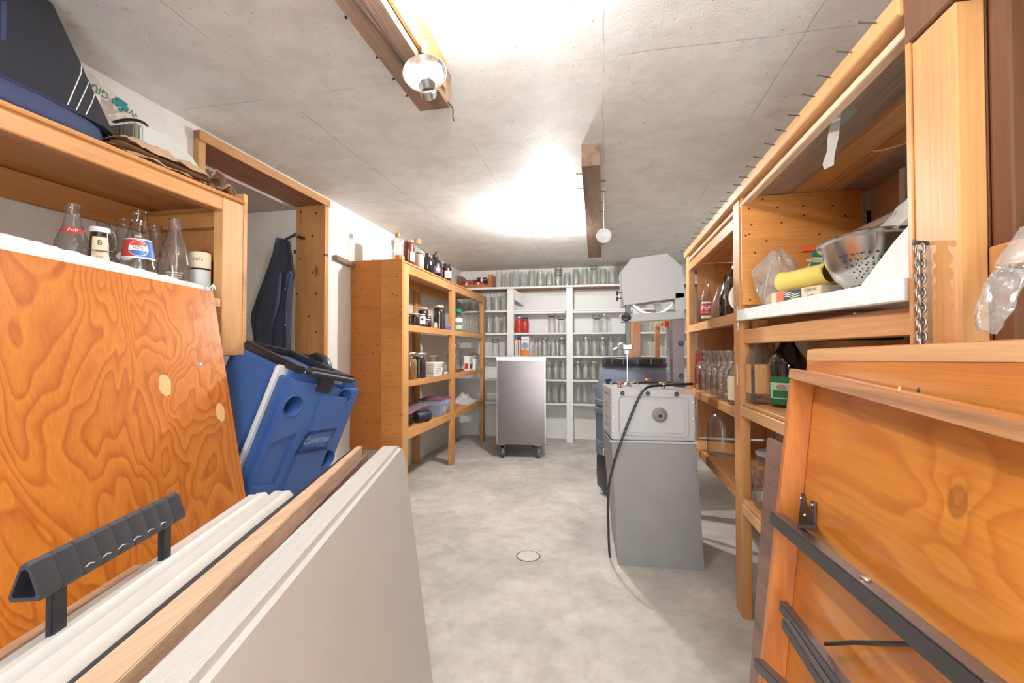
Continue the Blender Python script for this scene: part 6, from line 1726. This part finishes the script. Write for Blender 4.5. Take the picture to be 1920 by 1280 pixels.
# lumber stored under the ceiling
def plank(label, x0, x1, z0, z1, y0, y1, mat, rz=0.0):
    bm = BM(); box(bm, (x0, y0, z0), (x1, y1, z1), 0.002)
    solo('plank', bm, mat, label, 'plank', (x0, y0, z0), group='planks stored above the right shelving')
plank('wide brown plank with duct tape stored above the white shelf', 0.575, 0.70, 1.651, 1.676, 0.92, 2.9, 'rough_Y')
plank('narrow orange plank stored second from the aisle above the white shelf', 0.72, 0.80, 1.651, 1.690, 0.92, 2.7, 'pine_Y')
plank('long orange lath stored third from the aisle above the white shelf', 0.815, 0.865, 1.651, 1.672, 0.92, 2.6, 'pine_Y')
plank('grey brown plank stored nearest the right wall above the white shelf', 0.88, 0.985, 1.651, 1.675, 0.92, 2.8, 'rough_Y')
bm = BM(); box(bm, (0.58, 0.93, 1.6775), (0.69, 2.8, 1.70), 0.002); solo('plank', bm, 'rough_Y', 'upper brown plank lying on the taped plank above the white shelf', 'plank', (0.58, 0.93, 1.6775))
bm = BM(); tube(bm, smooth_path([(0.80, 1.55, 1.652), (0.81, 1.50, 1.635), (0.84, 1.43, 1.628), (0.86, 1.36, 1.638), (0.865, 1.33, 1.652)], 6), 0.002, 6); solo('string', bm, 'white', 'thin white string drooping from the stored planks', 'string', (0.83, 1.43, 1.64))
# duct tape
t = thing('duct_tape', 'loose strip of grey duct tape hanging from the stored planks', 'tape', (0.58, 1.27, 1.64))
q = [at(1562, 192, X=0.574), at(1556, 232, X=0.569), at(1552, 268, X=0.568), at(1545, 300, X=0.566), at(1544, 318, X=0.566)]
bm = BM(); g = []
for i, p in enumerate(smooth_path([Vector((0.578, 1.315, 1.652))] + q, 4)):
    g.append((bm.verts.new(p + Vector((0.002 * math.sin(i), 0.0, 0))), bm.verts.new(p + Vector((0.014, -0.024, 0.002)))))
for a_, b2 in zip(g[:-1], g[1:]): bm.faces.new((a_[0], a_[1], b2[1], b2[0]))
bmesh.ops.solidify(bm, geom=bm.faces[:], thickness=0.0015); obj('hanging_strip', bm, 'tape_back', t, 60)
bm = BM(); box(bm, (0.576, 1.27, 1.6490), (0.628, 1.345, 1.6505), 0); obj('stuck_patch', bm, 'tape', t)
# boarded window in the right wall
w = D.objects.new('window_1', None); C.objects.link(w); w.location = (XR, 1.78, 1.62); w['kind'] = 'structure'
def wp(n, lo, hi, m, bev=0.002):
    bm = BM(); box(bm, lo, hi, bev); obj(n, bm, m, w)
wp('window_frame', (XR - 0.055, 1.935 - 0.0, 1.50), (XR - 0.002, 1.998, 1.76), 'white_paint'); wp('window_frame', (XR - 0.05, 1.70, 1.50), (XR - 0.002, 1.73, 1.76), 'white_paint')
wp('boarding', (XR - 0.03, 1.50, 1.50), (XR - 0.004, 1.934, 1.66), 'tan_edge'); wp('boarding', (XR - 0.03, 1.73, 1.66), (XR - 0.004, 1.934, 1.76), 'tan_edge')
wp('pane', (XR - 0.02, 1.50, 1.661), (XR - 0.014, 1.699, 1.76), 'pane', 0); wp('backing', (XR - 0.012, 1.50, 1.661), (XR - 0.003, 1.699, 1.76), 'box_blue', 0)
wp('sill', (XR - 0.10, 1.48, 1.478), (XR - 0.003, 2.02, 1.499), 'white_paint'); wp('apron', (XR - 0.075, 1.48, 1.42), (XR - 0.003, 2.02, 1.477), 'white_paint')

# ------------------------------------------------------------------ far bay contents
ZA = 1.2055
P_SODA = [(0, 0), (0.036, 0), (0.040, 0.006), (0.041, 0.10), (0.036, 0.135), (0.024, 0.17), (0.016, 0.205), (0.0135, 0.228), (0.0155, 0.231), (0.0155, 0.240), (0.012, 0.242)]
p = (0.60, 2.86, ZA)
t = bottle('soda_bottle', 'clear soda bottle with a red printed block, far end of right upper shelf', 'bottle', p, P_SODA, 'glass')
an = look_ang(p[0], p[1])
band('print_block', t, P_SODA, 0.055, 0.115, 'pepsi_red', an, 0.85)
word_wrap('lettering', 'PoP', 0.034, p, 0.0425, an, ZA + 0.09, 'white', t, bold=0.001); word_wrap('lettering', 'SHOPPE', 0.013, p, 0.0423, an, ZA + 0.064, 'white', t)
band('white_print', t, P_SODA, 0.118, 0.128, 'white', an, 0.7); band('white_print', t, P_SODA, 0.030, 0.046, 'white', an, 0.7); band('red_line', t, P_SODA, 0.165, 0.168, 'pepsi_red', an, 1.2)
p = (0.63, 2.52, ZA)
t = bottle('soda_bottle', 'dark bottle with white script lettering half hidden behind the brown flagon', 'bottle', p, [(a * 1.0, b * 0.95) for a, b in P_SODA], 'dark_glass')
an = look_ang(p[0], p[1]); word_wrap('lettering', 'Co', 0.048, p, 0.0395, an + 0.25, ZA + 0.115, 'white', t, bold=0.001); word_wrap('lettering', 'Cola', 0.02, p, 0.0418, an + 0.25, ZA + 0.07, 'white', t)
p = (0.625, 2.65, ZA); t = bottle('soda_bottle', 'clear empty bottle between the red printed bottle and the dark lettered bottle', 'bottle', p, [(a * 1.05, b * 0.82) for a, b in P_SODA], 'glass_smoky')
P_FL = [(0, 0), (0.050, 0), (0.057, 0.008), (0.058, 0.14), (0.052, 0.172), (0.036, 0.198), (0.028, 0.22), (0.0275, 0.262), (0.031, 0.266), (0.031, 0.280), (0.026, 0.283), (0, 0.285)]
p = (0.60, 2.20, ZA); t = bottle('flagon', 'tall dark brown swing-top flagon on the right upper shelf beside the post', 'bottle', p, P_FL, 'amber_glass', seg=32)
bm = BM(); tube(bm, [Vector(p) + Vector((0.030 * math.cos(a * PI / 8), 0.030 * math.sin(a * PI / 8), 0.240)) for a in range(16)], 0.002, 6, True); tube(bm, smooth_path([Vector(p) + Vector(v) for v in ((0.0, -0.031, 0.24), (0.01, -0.05, 0.27), (0.01, -0.03, 0.30), (0, 0.0, 0.30))], 5), 0.002, 6); obj('bail_wire', bm, 'steel', t)
bm = BM(); lathe(bm, [(0, 0), (0.05, 0.002), (0.068, 0.010), (0.07, 0.013), (0.05, 0.006), (0, 0.005)], (0.60, 2.085, ZA + 0.0705), (-0.5, -0.85, 0.12), 32); solo('plate', bm, 'white', 'white plate standing on edge against the middle post of the right shelving', 'plate', (0.60, 2.085, ZA))
ZB = 0.8125
P_CAR = [(0, 0), (0.046, 0), (0.050, 0.005), (0.052, 0.02), (0.052, 0.105), (0.046, 0.135), (0.034, 0.16), (0.030, 0.178), (0.033, 0.20), (0.041, 0.225), (0.044, 0.235)]
pc = None
for i, (x, y) in enumerate(((0.60, 2.94), (0.60, 2.80), (0.60, 2.66), (0.60, 2.53), (0.60, 2.41), (0.60, 2.29), (0.715, 2.87), (0.715, 2.72), (0.715, 2.58), (0.715, 2.45))):
    lab = 'clear flared glass carafe, %s from far end, %s row, right middle shelf' % (ORD[i if i < 6 else i - 6], 'front' if i < 6 else 'rear')
    if pc is None:
        pc = bottle('carafe', lab, 'carafe', (x, y, ZB), P_CAR, 'glass_jar', 'flared carafes on the right shelving')
        bm = BM()
        for r in range(5):
            for q_ in range(14):
                a_ = 2 * PI * (q_ + 0.5 * (r % 2)) / 14; z = 0.112 + r * 0.010; rr = rad_at(P_CAR, z)
                lathe(bm, [(0, 0.003), (0.004, 0.0015), (0.0055, 0)], (x + rr * math.cos(a_), y + rr * math.sin(a_), ZB + z), (math.cos(a_), math.sin(a_), 0.2), 6)
        obj('hobnails', bm, 'glass_jar', pc, 60)
    else: dup(pc, (x, y, ZB), i * 0.5, lab, 'flared carafes on the right shelving')
p = (0.595, 2.155, ZB); t = bottle('glass_bottle', 'bottle with a pale speckled label beside the middle post of the right shelving', 'bottle', p, [(a, b * 0.85) for a, b in P_FL[:-2]], 'glass')
band('label', t, [(a, b * 0.85) for a, b in P_FL], 0.02, 0.125, 'cream', look_ang(p[0], p[1]), 1.3)
bm = BM(); lathe(bm, [(0, 0.23), (0.029, 0.23), (0.029, 0.25), (0, 0.25)], p); obj('cap', bm, 'cream', t)
bm = BM(); box(bm, (0.572, 2.055, ZB), (0.63, 2.098, ZB + 0.02), 0.002); solo('wood_offcut', bm, 'crate', 'small reddish wood offcut in front of the speckled label bottle', 'offcut', (0.6, 2.08, ZB))
bm = BM(); box(bm, (0.572, 2.998, ZB), (0.64, 3.05, ZB + 0.22), 0.006); solo('red_box', bm, 'red', 'dark red box behind the carafes at the far end of the right shelving', 'box', (0.75, 3.01, ZB))
bm = BM(); lathe(bm, [(0, 0), (0.010, 0), (0.011, 0.02), (0.010, 0.025), (0, 0.025)], (0.575, 2.985, ZB)); solo('cork', bm, 'palepine_Z', 'tiny cork at the far front corner of the right middle shelf', 'cork', (0.575, 2.985, ZB))
ZC = 0.4905
P_DEMI = [(0, 0), (0.060, 0), (0.072, 0.008), (0.074, 0.03), (0.074, 0.155), (0.066, 0.195), (0.042, 0.225), (0.022, 0.24), (0.018, 0.25), (0.0185, 0.272), (0.021, 0.275), (0.021, 0.285)]
p = (0.615, 2.58, ZC); t = bottle('demijohn', 'large clear glass demijohn with a finger ring on the lower right shelf', 'jug', p, P_DEMI, 'glass_smoky', seg=32)
bm = BM(); tube(bm, [Vector(p) + Vector((-0.012, 0.0, 0.268)) + Vector((0.0, 0.016 * math.cos(a * PI / 8) - 0.014, 0.016 * math.sin(a * PI / 8))) for a in range(16)], 0.005, 8, True); obj('finger_ring', bm, 'glass', t)
bm = BM(); grid(bm, lambda u, v: (0.585 + 0.05 * u, 2.05 + 0.13 * v, ZC + 0.001 + 0.045 * u * v + 0.008 * abs(nz((u * 5, v * 5, 1)))), 8, 10, 0.001); solo('plastic_scrap', bm, 'milky_film', 'crumpled clear plastic scrap on the lower right shelf beside the post', 'plastic', (0.6, 2.1, ZC), angle=60)
# ------------------------------------------------------------------ middle bay contents below the white shelf
ZD = 0.8465
t = thing('square_bottle', 'tall square clear glass bottle with an amber stopper behind the middle post', 'bottle', (0.590, 1.888, ZD))
def sq(h, z): return [(0.590 + h * c, 1.888 + h * s, ZD + z) for c, s in ((1, 0.75), (0.75, 1), (-0.75, 1), (-1, 0.75), (-1, -0.75), (-0.75, -1), (0.75, -1), (1, -0.75))]
bm = BM(); loft(bm, [sq(0.040, 0), sq(0.043, 0.008), sq(0.043, 0.17), sq(0.036, 0.195), sq(0.022, 0.215), sq(0.020, 0.25)]); obj('glass_body', bm, 'glass_smoky', t, 30)
bm = BM(); loft(bm, [sq(0.021, 0.251), sq(0.030, 0.255), sq(0.030, 0.278), sq(0.024, 0.282), sq(0.026, 0.318), sq(0.018, 0.322)]); obj('stopper', bm, 'pine_Z', t, 30)
bm = BM(); box(bm, (0.556, 1.8438, ZD + 0.04), (0.624, 1.8445, ZD + 0.15), 0); box(bm, (0.5458, 1.856, ZD + 0.04), (0.5465, 1.92, ZD + 0.15), 0); obj('label', bm, 'palepine_Z', t)
bm = BM(); tube(bm, smooth_path([(0.612, 1.875, ZD + 0.25), (0.648, 1.865, ZD + 0.235), (0.648, 1.865, ZD + 0.19), (0.622, 1.875, ZD + 0.165)], 5), 0.006, 8); obj('ear_handle', bm, 'glass_smoky', t)
P_DK = [(0, 0), (0.050, 0), (0.056, 0.008), (0.057, 0.11), (0.060, 0.145), (0.055, 0.175), (0.035, 0.205), (0.024, 0.225), (0.022, 0.275), (0.025, 0.279), (0.025, 0.292), (0, 0.294)]
p = (0.648, 1.79, ZD); t = bottle('beer_bottle', 'large near-black bottle with a green landscape label on the right shelving', 'bottle', p, P_DK, 'dark_glass', seg=32)
an = look_ang(p[0], p[1])
band('label', t, P_DK, 0.012, 0.11, 'green_label', an, 1.35); band('label_picture', t, P_DK, 0.032, 0.088, 'green_pale', an, 1.2, off=0.0012); band('label_hill', t, P_DK, 0.036, 0.062, 'green_label', an, 0.9, off=0.0016)
disc_on('label_house', t, P_DK, an - 0.35, 0.073, 0.3, 0.010, 'rough_Z', 0.0020)
bm = BM(); box(bm, (0.76, 1.62, ZD), (0.95, 1.90, ZD + 0.235), 0.003); solo('wooden_box', bm, 'pine_Y', 'wooden box at the back of the shelf behind the green label bottle', 'box', (0.85, 1.76, ZD))
bm = BM(); box(bm, (0.77, 1.64, ZD + 0.2365), (0.93, 1.89, ZD + 0.30), 0.004); solo('navy_box', bm, 'navy', 'navy box lying on the wooden box behind the green label bottle', 'box', (0.85, 1.76, ZD + 0.2365))
ZE = 0.4665
t = jar_full('embossed_jar', 'clear embossed jar with a wide tin lid low behind the middle post', (0.605, 1.84, ZE), 0.055, 0.21, 'glass_jar', 'galv', 0.88, 0.046)
bm = BM(); c = Vector((0.605, 1.84, ZE + 0.10))
an = look_ang(0.605, 1.84)
for k in range(3):
    tube(bm, smooth_path([c + Vector((0.056 * math.cos(an + s), 0.056 * math.sin(an + s), 0.045 - k * 0.04 + 0.018 * math.sin(s * 9 + k))) for s in [x * 0.16 - 0.7 for x in range(10)]], 3), 0.002, 6)
obj('embossed_vine', bm, 'glass_jar', t, 60)
# ------------------------------------------------------------------ on the white shelf
ZW = 1.2085
def zs(y): return 1.1795 + (y - 0.918) * (0.029 / 1.014)
t = thing('biscuit_packet', 'yellow tube packet with dark brown bands on the white shelf', 'packet', (0.62, 1.60, zs(1.6)))
pa, pb = Vector((0.600, 1.70, zs(1.7) + 0.078)), Vector((0.665, 1.50, zs(1.5) + 0.085))
ax = (pb - pa)
bm = BM(); lathe(bm, [(0.0, 0.0), (0.028, 0.0), (0.036, 0.012), (0.031, 0.03), (0.031, ax.length)], pa, ax, 22); obj('wrapper', bm, 'yellow', t)
bm = BM(); lathe(bm, [(0, 0), (0.02, 0.0)], pa - ax.normalized() * 0.001, ax, 16); obj('end_label', bm, 'case_grey', t)
t = thing('biscuit_box', 'black and cream biscuit box with white waves lying on the white shelf', 'box', (0.60, 1.6, zs(1.6)))
bm = BM(); hexa(bm, [(0.575, 1.725, zs(1.72) + 0.001), (0.64, 1.745, zs(1.74) + 0.001), (0.69, 1.49, zs(1.49) + 0.001), (0.625, 1.475, zs(1.475) + 0.001), (0.575, 1.725, zs(1.72) + 0.046), (0.64, 1.745, zs(1.74) + 0.046), (0.69, 1.49, zs(1.49) + 0.046), (0.625, 1.475, zs(1.475) + 0.046)], 0.002); obj('carton', bm, 'cream', t)
fa, fb2 = Vector((0.5745, 1.725, zs(1.72))), Vector((0.6245, 1.475, zs(1.475)))
fd = (fb2 - fa).normalized(); fu = Vector((0, 0, 1)); fn = fd.cross(fu); fn = fn if fn.x < 0 else -fn
def face(name, s0, s1, h0, h1, m, off):
    bm = BM(); o_ = fa + fn * off
    vs = [bm.verts.new(o_ + fd * s + fu * h) for s, h in ((s0, h0), (s1, h0), (s1, h1), (s0, h1))]; bm.faces.new(vs); return obj(name, bm, m, t, 0)
face('orange_band', 0.035, 0.075, 0.002, 0.045, 'orange_red', 0.0012); face('black_field', 0.078, 0.165, 0.002, 0.045, 'black', 0.0012)
for k in range(3):
    bm = BM(); tube(bm, smooth_path([fa + fn * 0.0016 + fd * (0.08 + 0.083 * x / 6) + fu * (0.040 - k * 0.007 - 0.012 * x / 6 + 0.003 * math.sin(x * 1.2)) for x in range(7)], 3), 0.0013, 5); obj('white_wave', bm, 'white', t)
word('lettering', 'NOUT', 0.017, fa + fd * 0.122 + fu * 0.010, fd, fu, 'white', t, 0.002)
word('lettering', 'TORRONE', 0.0125, fa + fd * 0.210 + fu * 0.036, fd, fu, 'black', t, 0.002); word('lettering', 'Tender', 0.012, fa + fd * 0.210 + fu * 0.020, fd, fu, 'black', t, 0.002)
t = thing('biscuit_box', 'dark striped biscuit box behind the cream one on the white shelf', 'box', (0.74, 1.57, zs(1.57)))
bm = BM(); hexa(bm, [(0.696, 1.66, zs(1.66) + 0.001), (0.76, 1.66, zs(1.66) + 0.001), (0.79, 1.50, zs(1.50) + 0.001), (0.712, 1.48, zs(1.48) + 0.001)] + [(0.696, 1.66, zs(1.66) + 0.075), (0.76, 1.66, zs(1.66) + 0.075), (0.79, 1.50, zs(1.50) + 0.075), (0.712, 1.48, zs(1.48) + 0.075)], 0.002); obj('carton', bm, 'black', t)
bm = BM(); hexa(bm, [(0.6945, 1.66, zs(1.66) + 0.056), (0.695, 1.66, zs(1.66) + 0.056), (0.711, 1.48, zs(1.48) + 0.056), (0.7105, 1.48, zs(1.48) + 0.056)] + [(0.6945, 1.66, zs(1.66) + 0.062), (0.695, 1.66, zs(1.66) + 0.062), (0.711, 1.48, zs(1.48) + 0.062), (0.7105, 1.48, zs(1.48) + 0.062)], 0); obj('cream_stripe', bm, 'cream', t)
def bag_shape(cx, cy, z0, rx, ry, h, seed, amp):
    rings = []
    for i in range(11):
        s = i / 10
        w = (math.sin((0.12 + 0.80 * s) * PI)) ** 0.6 * (1 if s < 0.75 else 1 - (s - 0.75) * 1.6)
        rings.append([(cx + rx * w * math.cos(a) * (1 + amp * nz((math.cos(a) * 2, math.sin(a) * 2, s * 4), 1, seed)), cy + ry * w * math.sin(a) * (1 + amp * nz((math.cos(a) * 2, math.sin(a) * 2, s * 4), 1, seed + 5)), z0 + h * s + 0.02 * amp * nz((math.cos(a) * 3, math.sin(a) * 3, s), 1, seed + 9) * (s > 0)) for a in [2 * PI * k / 32 for k in range(32)]])
    bm = BM(); loft(bm, rings); return bm
t = thing('plastic_bag', 'clear crumpled plastic bag around the packets at the far end of the white shelf', 'bag', (0.62, 1.80, zs(1.8)))
bm = bag_shape(0.615, 1.785, zs(1.78) + 0.004, 0.066, 0.078, 0.20, 4, 0.6); obj('film', bm, 'clear_film', t, 20)
bm = BM(); lathe(bm, [(0, 0), (0.03, 0), (0.03, 0.06), (0, 0.06)], (0.605, 1.80, zs(1.8) + 0.02), (0.3, -1, 0.1), 16); obj('inner_packet', bm, 'cream', t)
bm = BM(); tube(bm, smooth_path([(0.575, 1.78, zs(1.78) + 0.02), (0.570, 1.77, zs(1.77) + 0.06), (0.585, 1.77, zs(1.77) + 0.13), (0.60, 1.78, zs(1.77) + 0.17)], 5), 0.006, 6, flat=0.4); obj('bag_handle', bm, 'milky_film', t)
t = thing('plastic_bag', 'milky plastic bag with a teal printed strip at the back of the white shelf', 'bag', (0.75, 1.72, zs(1.72)))
bm = bag_shape(0.82, 1.77, zs(1.72) + 0.005, 0.10, 0.085, 0.215, 8, 0.4); obj('film', bm, 'milky_film', t, 20)
bm = BM(); hexa(bm, [(0.705, 1.74, zs(1.7) + 0.13), (0.735, 1.74, zs(1.7) + 0.125), (0.737, 1.75, zs(1.7) + 0.125), (0.707, 1.75, zs(1.7) + 0.13), (0.715, 1.74, zs(1.7) + 0.195), (0.745, 1.74, zs(1.7) + 0.195), (0.747, 1.75, zs(1.7) + 0.195), (0.717, 1.75, zs(1.7) + 0.195)], 0); obj('teal_strip', bm, 'teal', t)
bm = BM(); hexa(bm, [(0.71, 1.80, zs(1.7) + 0.205), (0.82, 1.80, zs(1.7) + 0.20), (0.82, 1.83, zs(1.7) + 0.20), (0.71, 1.83, zs(1.7) + 0.205), (0.71, 1.80, zs(1.7) + 0.225), (0.82, 1.80, zs(1.7) + 0.217), (0.82, 1.83, zs(1.7) + 0.217), (0.71, 1.83, zs(1.7) + 0.225)], 0); obj('orange_strip', bm, 'orange_red', t)
# steel colander
cz = zs(1.34)
t = thing('colander', 'steel footed colander with a loop handle on the white shelf', 'colander', (0.69, 1.335, cz))
CL = Vector((0.69, 1.335, cz + 0.002))
P_COL = [(0.052, 0.012), (0.060, 0.018), (0.085, 0.045), (0.104, 0.085), (0.114, 0.128), (0.124, 0.131), (0.126, 0.136), (0.122, 0.140), (0.112, 0.137), (0.100, 0.088), (0.082, 0.050), (0.055, 0.022), (0.0, 0.020), (0.0, 0.012)]
bm = BM(); lathe(bm, P_COL, CL, (0.05, 0.1, 1), 48, close=False); obj('bowl', bm, 'steel', t, 40)
bm = BM(); lathe(bm, [(0.055, 0.016), (0.066, 0.0), (0.068, 0.0), (0.057, 0.018)], CL, seg=36); obj('foot_ring', bm, 'steel', t)
bm = BM()
an = look_ang(CL.x, CL.y)
for r, (hz_, n_) in enumerate(((0.038, 5), (0.052, 6), (0.066, 7), (0.080, 8), (0.094, 8))):
    rr = rad_at(P_COL[:5], hz_)
    for k in range(n_):
        a_ = an + (k - (n_ - 1) / 2) * 0.15 + 0.07 * (r % 2) - 0.15
        p = CL + Vector((rr * math.cos(a_), rr * math.sin(a_), hz_)); nn = Vector((math.cos(a_), math.sin(a_), -0.5))
        lathe(bm, [(0, 0.0012), (0.0026, 0.0012)], p, nn, 8)
obj('holes', bm, 'black', t, 0, stuff=True)
e = Vector((-0.55, 0.83, 0)).normalized(); s_ = Vector((-e.y, e.x, 0))
bm = BM(); tube(bm, smooth_path([CL + e * 0.10 - s_ * 0.04 + Vector((0, 0, 0.108)), CL + e * 0.145 - s_ * 0.035 + Vector((0, 0, 0.118)), CL + e * 0.165 + Vector((0, 0, 0.120)), CL + e * 0.145 + s_ * 0.035 + Vector((0, 0, 0.118)), CL + e * 0.10 + s_ * 0.04 + Vector((0, 0, 0.108))], 6), 0.0075, 8, flat=0.7); obj('loop_handle', bm, 'steel', t)
# white foam sheets
t = thing('foam_sheet', 'white foam board standing behind the steel colander', 'foam board', (0.88, 1.30, zs(1.3)))
bm = BM(); hexa(bm, [(0.86, 1.02, zs(1.0) + 0.001), (0.90, 1.02, zs(1.0) + 0.001), (0.90, 1.72, zs(1.72) + 0.001), (0.86, 1.72, zs(1.72) + 0.001), (0.90, 1.02, zs(1.0) + 0.32), (0.94, 1.02, zs(1.0) + 0.32), (0.94, 1.62, zs(1.6) + 0.20), (0.90, 1.62, zs(1.6) + 0.20)], 0.004); obj('board', bm, 'white_matte', t)
t = thing('foam_sheet', 'white foam block with a slanting edge in front of the colander beside the near post', 'foam board', (0.60, 1.05, zs(1.05)))
bm = BM(); prism(bm, [(0.572, 0.935, zs(0.935) + 0.001), (0.572, 1.165, zs(1.165) + 0.001), (0.572, 1.16, zs(1.16) + 0.012), (0.572, 1.04, zs(1.04) + 0.086), (0.572, 0.96, zs(0.96) + 0.125), (0.572, 0.935, zs(0.935) + 0.13)], (0.05, 0, 0), 0.003); obj('block', bm, 'white_matte', t)
t = thing('plastic_sheet', 'milky plastic sheet draped over the white foam at the near post', 'plastic', (0.72, 1.05, zs(1.05) + 0.1))
A_, B_, C_, D_ = at(1640, 440, X=0.80), at(1712, 362, X=0.72), at(1714, 400, X=0.66), at(1660, 455, X=0.70)
def drape(u, v):
    p = A_.lerp(B_, u).lerp(D_.lerp(C_, u), v); return p + Vector((0.01 * nz((u * 4, v * 4, 1)), 0, 0.012 * nz((u * 3, v * 9, 3)) + 0.012 * math.sin(v * PI)))
bm = BM(); grid(bm, drape, 16, 16, 0.002); obj('film', bm, 'milky_film', t, 60)
# ------------------------------------------------------------------ chain and plastic bag by the near post
t = thing('chain', 'steel chain hanging from a nail on the near post of the right shelving', 'chain', (SX - 0.008, 0.872, 1.22))
y = 0.872; z = 1.228; k = 0
bm = BM(); tube(bm, [(SX + 0.01, y, z - 0.002), (SX - 0.020, y, z + 0.002)], 0.0035, 8); lathe(bm, [(0, 0.002), (0.005, 0.001), (0.0055, 0)], (SX - 0.020, y, z + 0.002), (-1, 0, 0), 14); obj('nail', bm, 'nail', t)
while z > 0.93:
    c = Vector((SX - 0.012, y, z - 0.010))
    pts = []
    tw = 0.75 if k % 2 else -0.75
    for a in range(14):
        q = 2 * PI * a / 14
        lx = 0.0062 * math.cos(q); lz = 0.0102 * math.sin(q)
        pts.append(c + Vector((lx * math.sin(tw), lx * math.cos(tw), lz)))
    bm = BM(); tube(bm, pts, 0.0024, 8, True); obj('link', bm, 'chain', t, 60)
    z -= 0.0122; k += 1
bm = BM()
qa = [at(1920, 470, X=0.540), at(1890, 520, X=0.520), at(1862, 580, X=0.512), at(1850, 622, X=0.51)]
pts = smooth_path([qa[0] + (qa[0] - qa[1]) * 0.8] + qa, 6)
rings = []
for i, p in enumerate(pts):
    s = i / (len(pts) - 1); r = 0.024 - 0.010 * max(0, s - 0.75) * 4
    dd_ = (pts[min(i + 1, len(pts) - 1)] - pts[max(i - 1, 0)]); x_, y_ = frame_for(dd_)
    rings.append([p + x_ * r * math.cos(2 * PI * k / 18) * (1 + 0.3 * nz((math.cos(2 * PI * k / 18) * 2, s * 8, 0))) + y_ * r * 0.5 * math.sin(2 * PI * k / 18) * (1 + 0.4 * nz((math.sin(2 * PI * k / 18) * 2, s * 9, 2))) for k in range(18)])
loft(bm, rings)
solo('plastic_bag', bm, 'clear_film', 'long clear plastic sleeve hanging at the far right above the leaning tables', 'bag', qa[2], angle=30)
bm = BM(); box(bm, (0.535, 3.121, 1.545), (0.60, 3.128, 1.635), 0.001); solo('blue_cloth', bm, 'blue_cap', 'small blue tag hanging on the far end of the right shelving', 'tag', (0.56, 3.124, 1.6))
bm = BM(); tube(bm, [at(1822, 2, X=0.56), at(1808, 17, X=0.545)], [0.006, 0.002], 6, flat=0.4); solo('paper_tag', bm, 'cloth_white', 'small pale paper tag hanging at the top of the near compartment', 'tag', at(1808, 17, X=0.545))
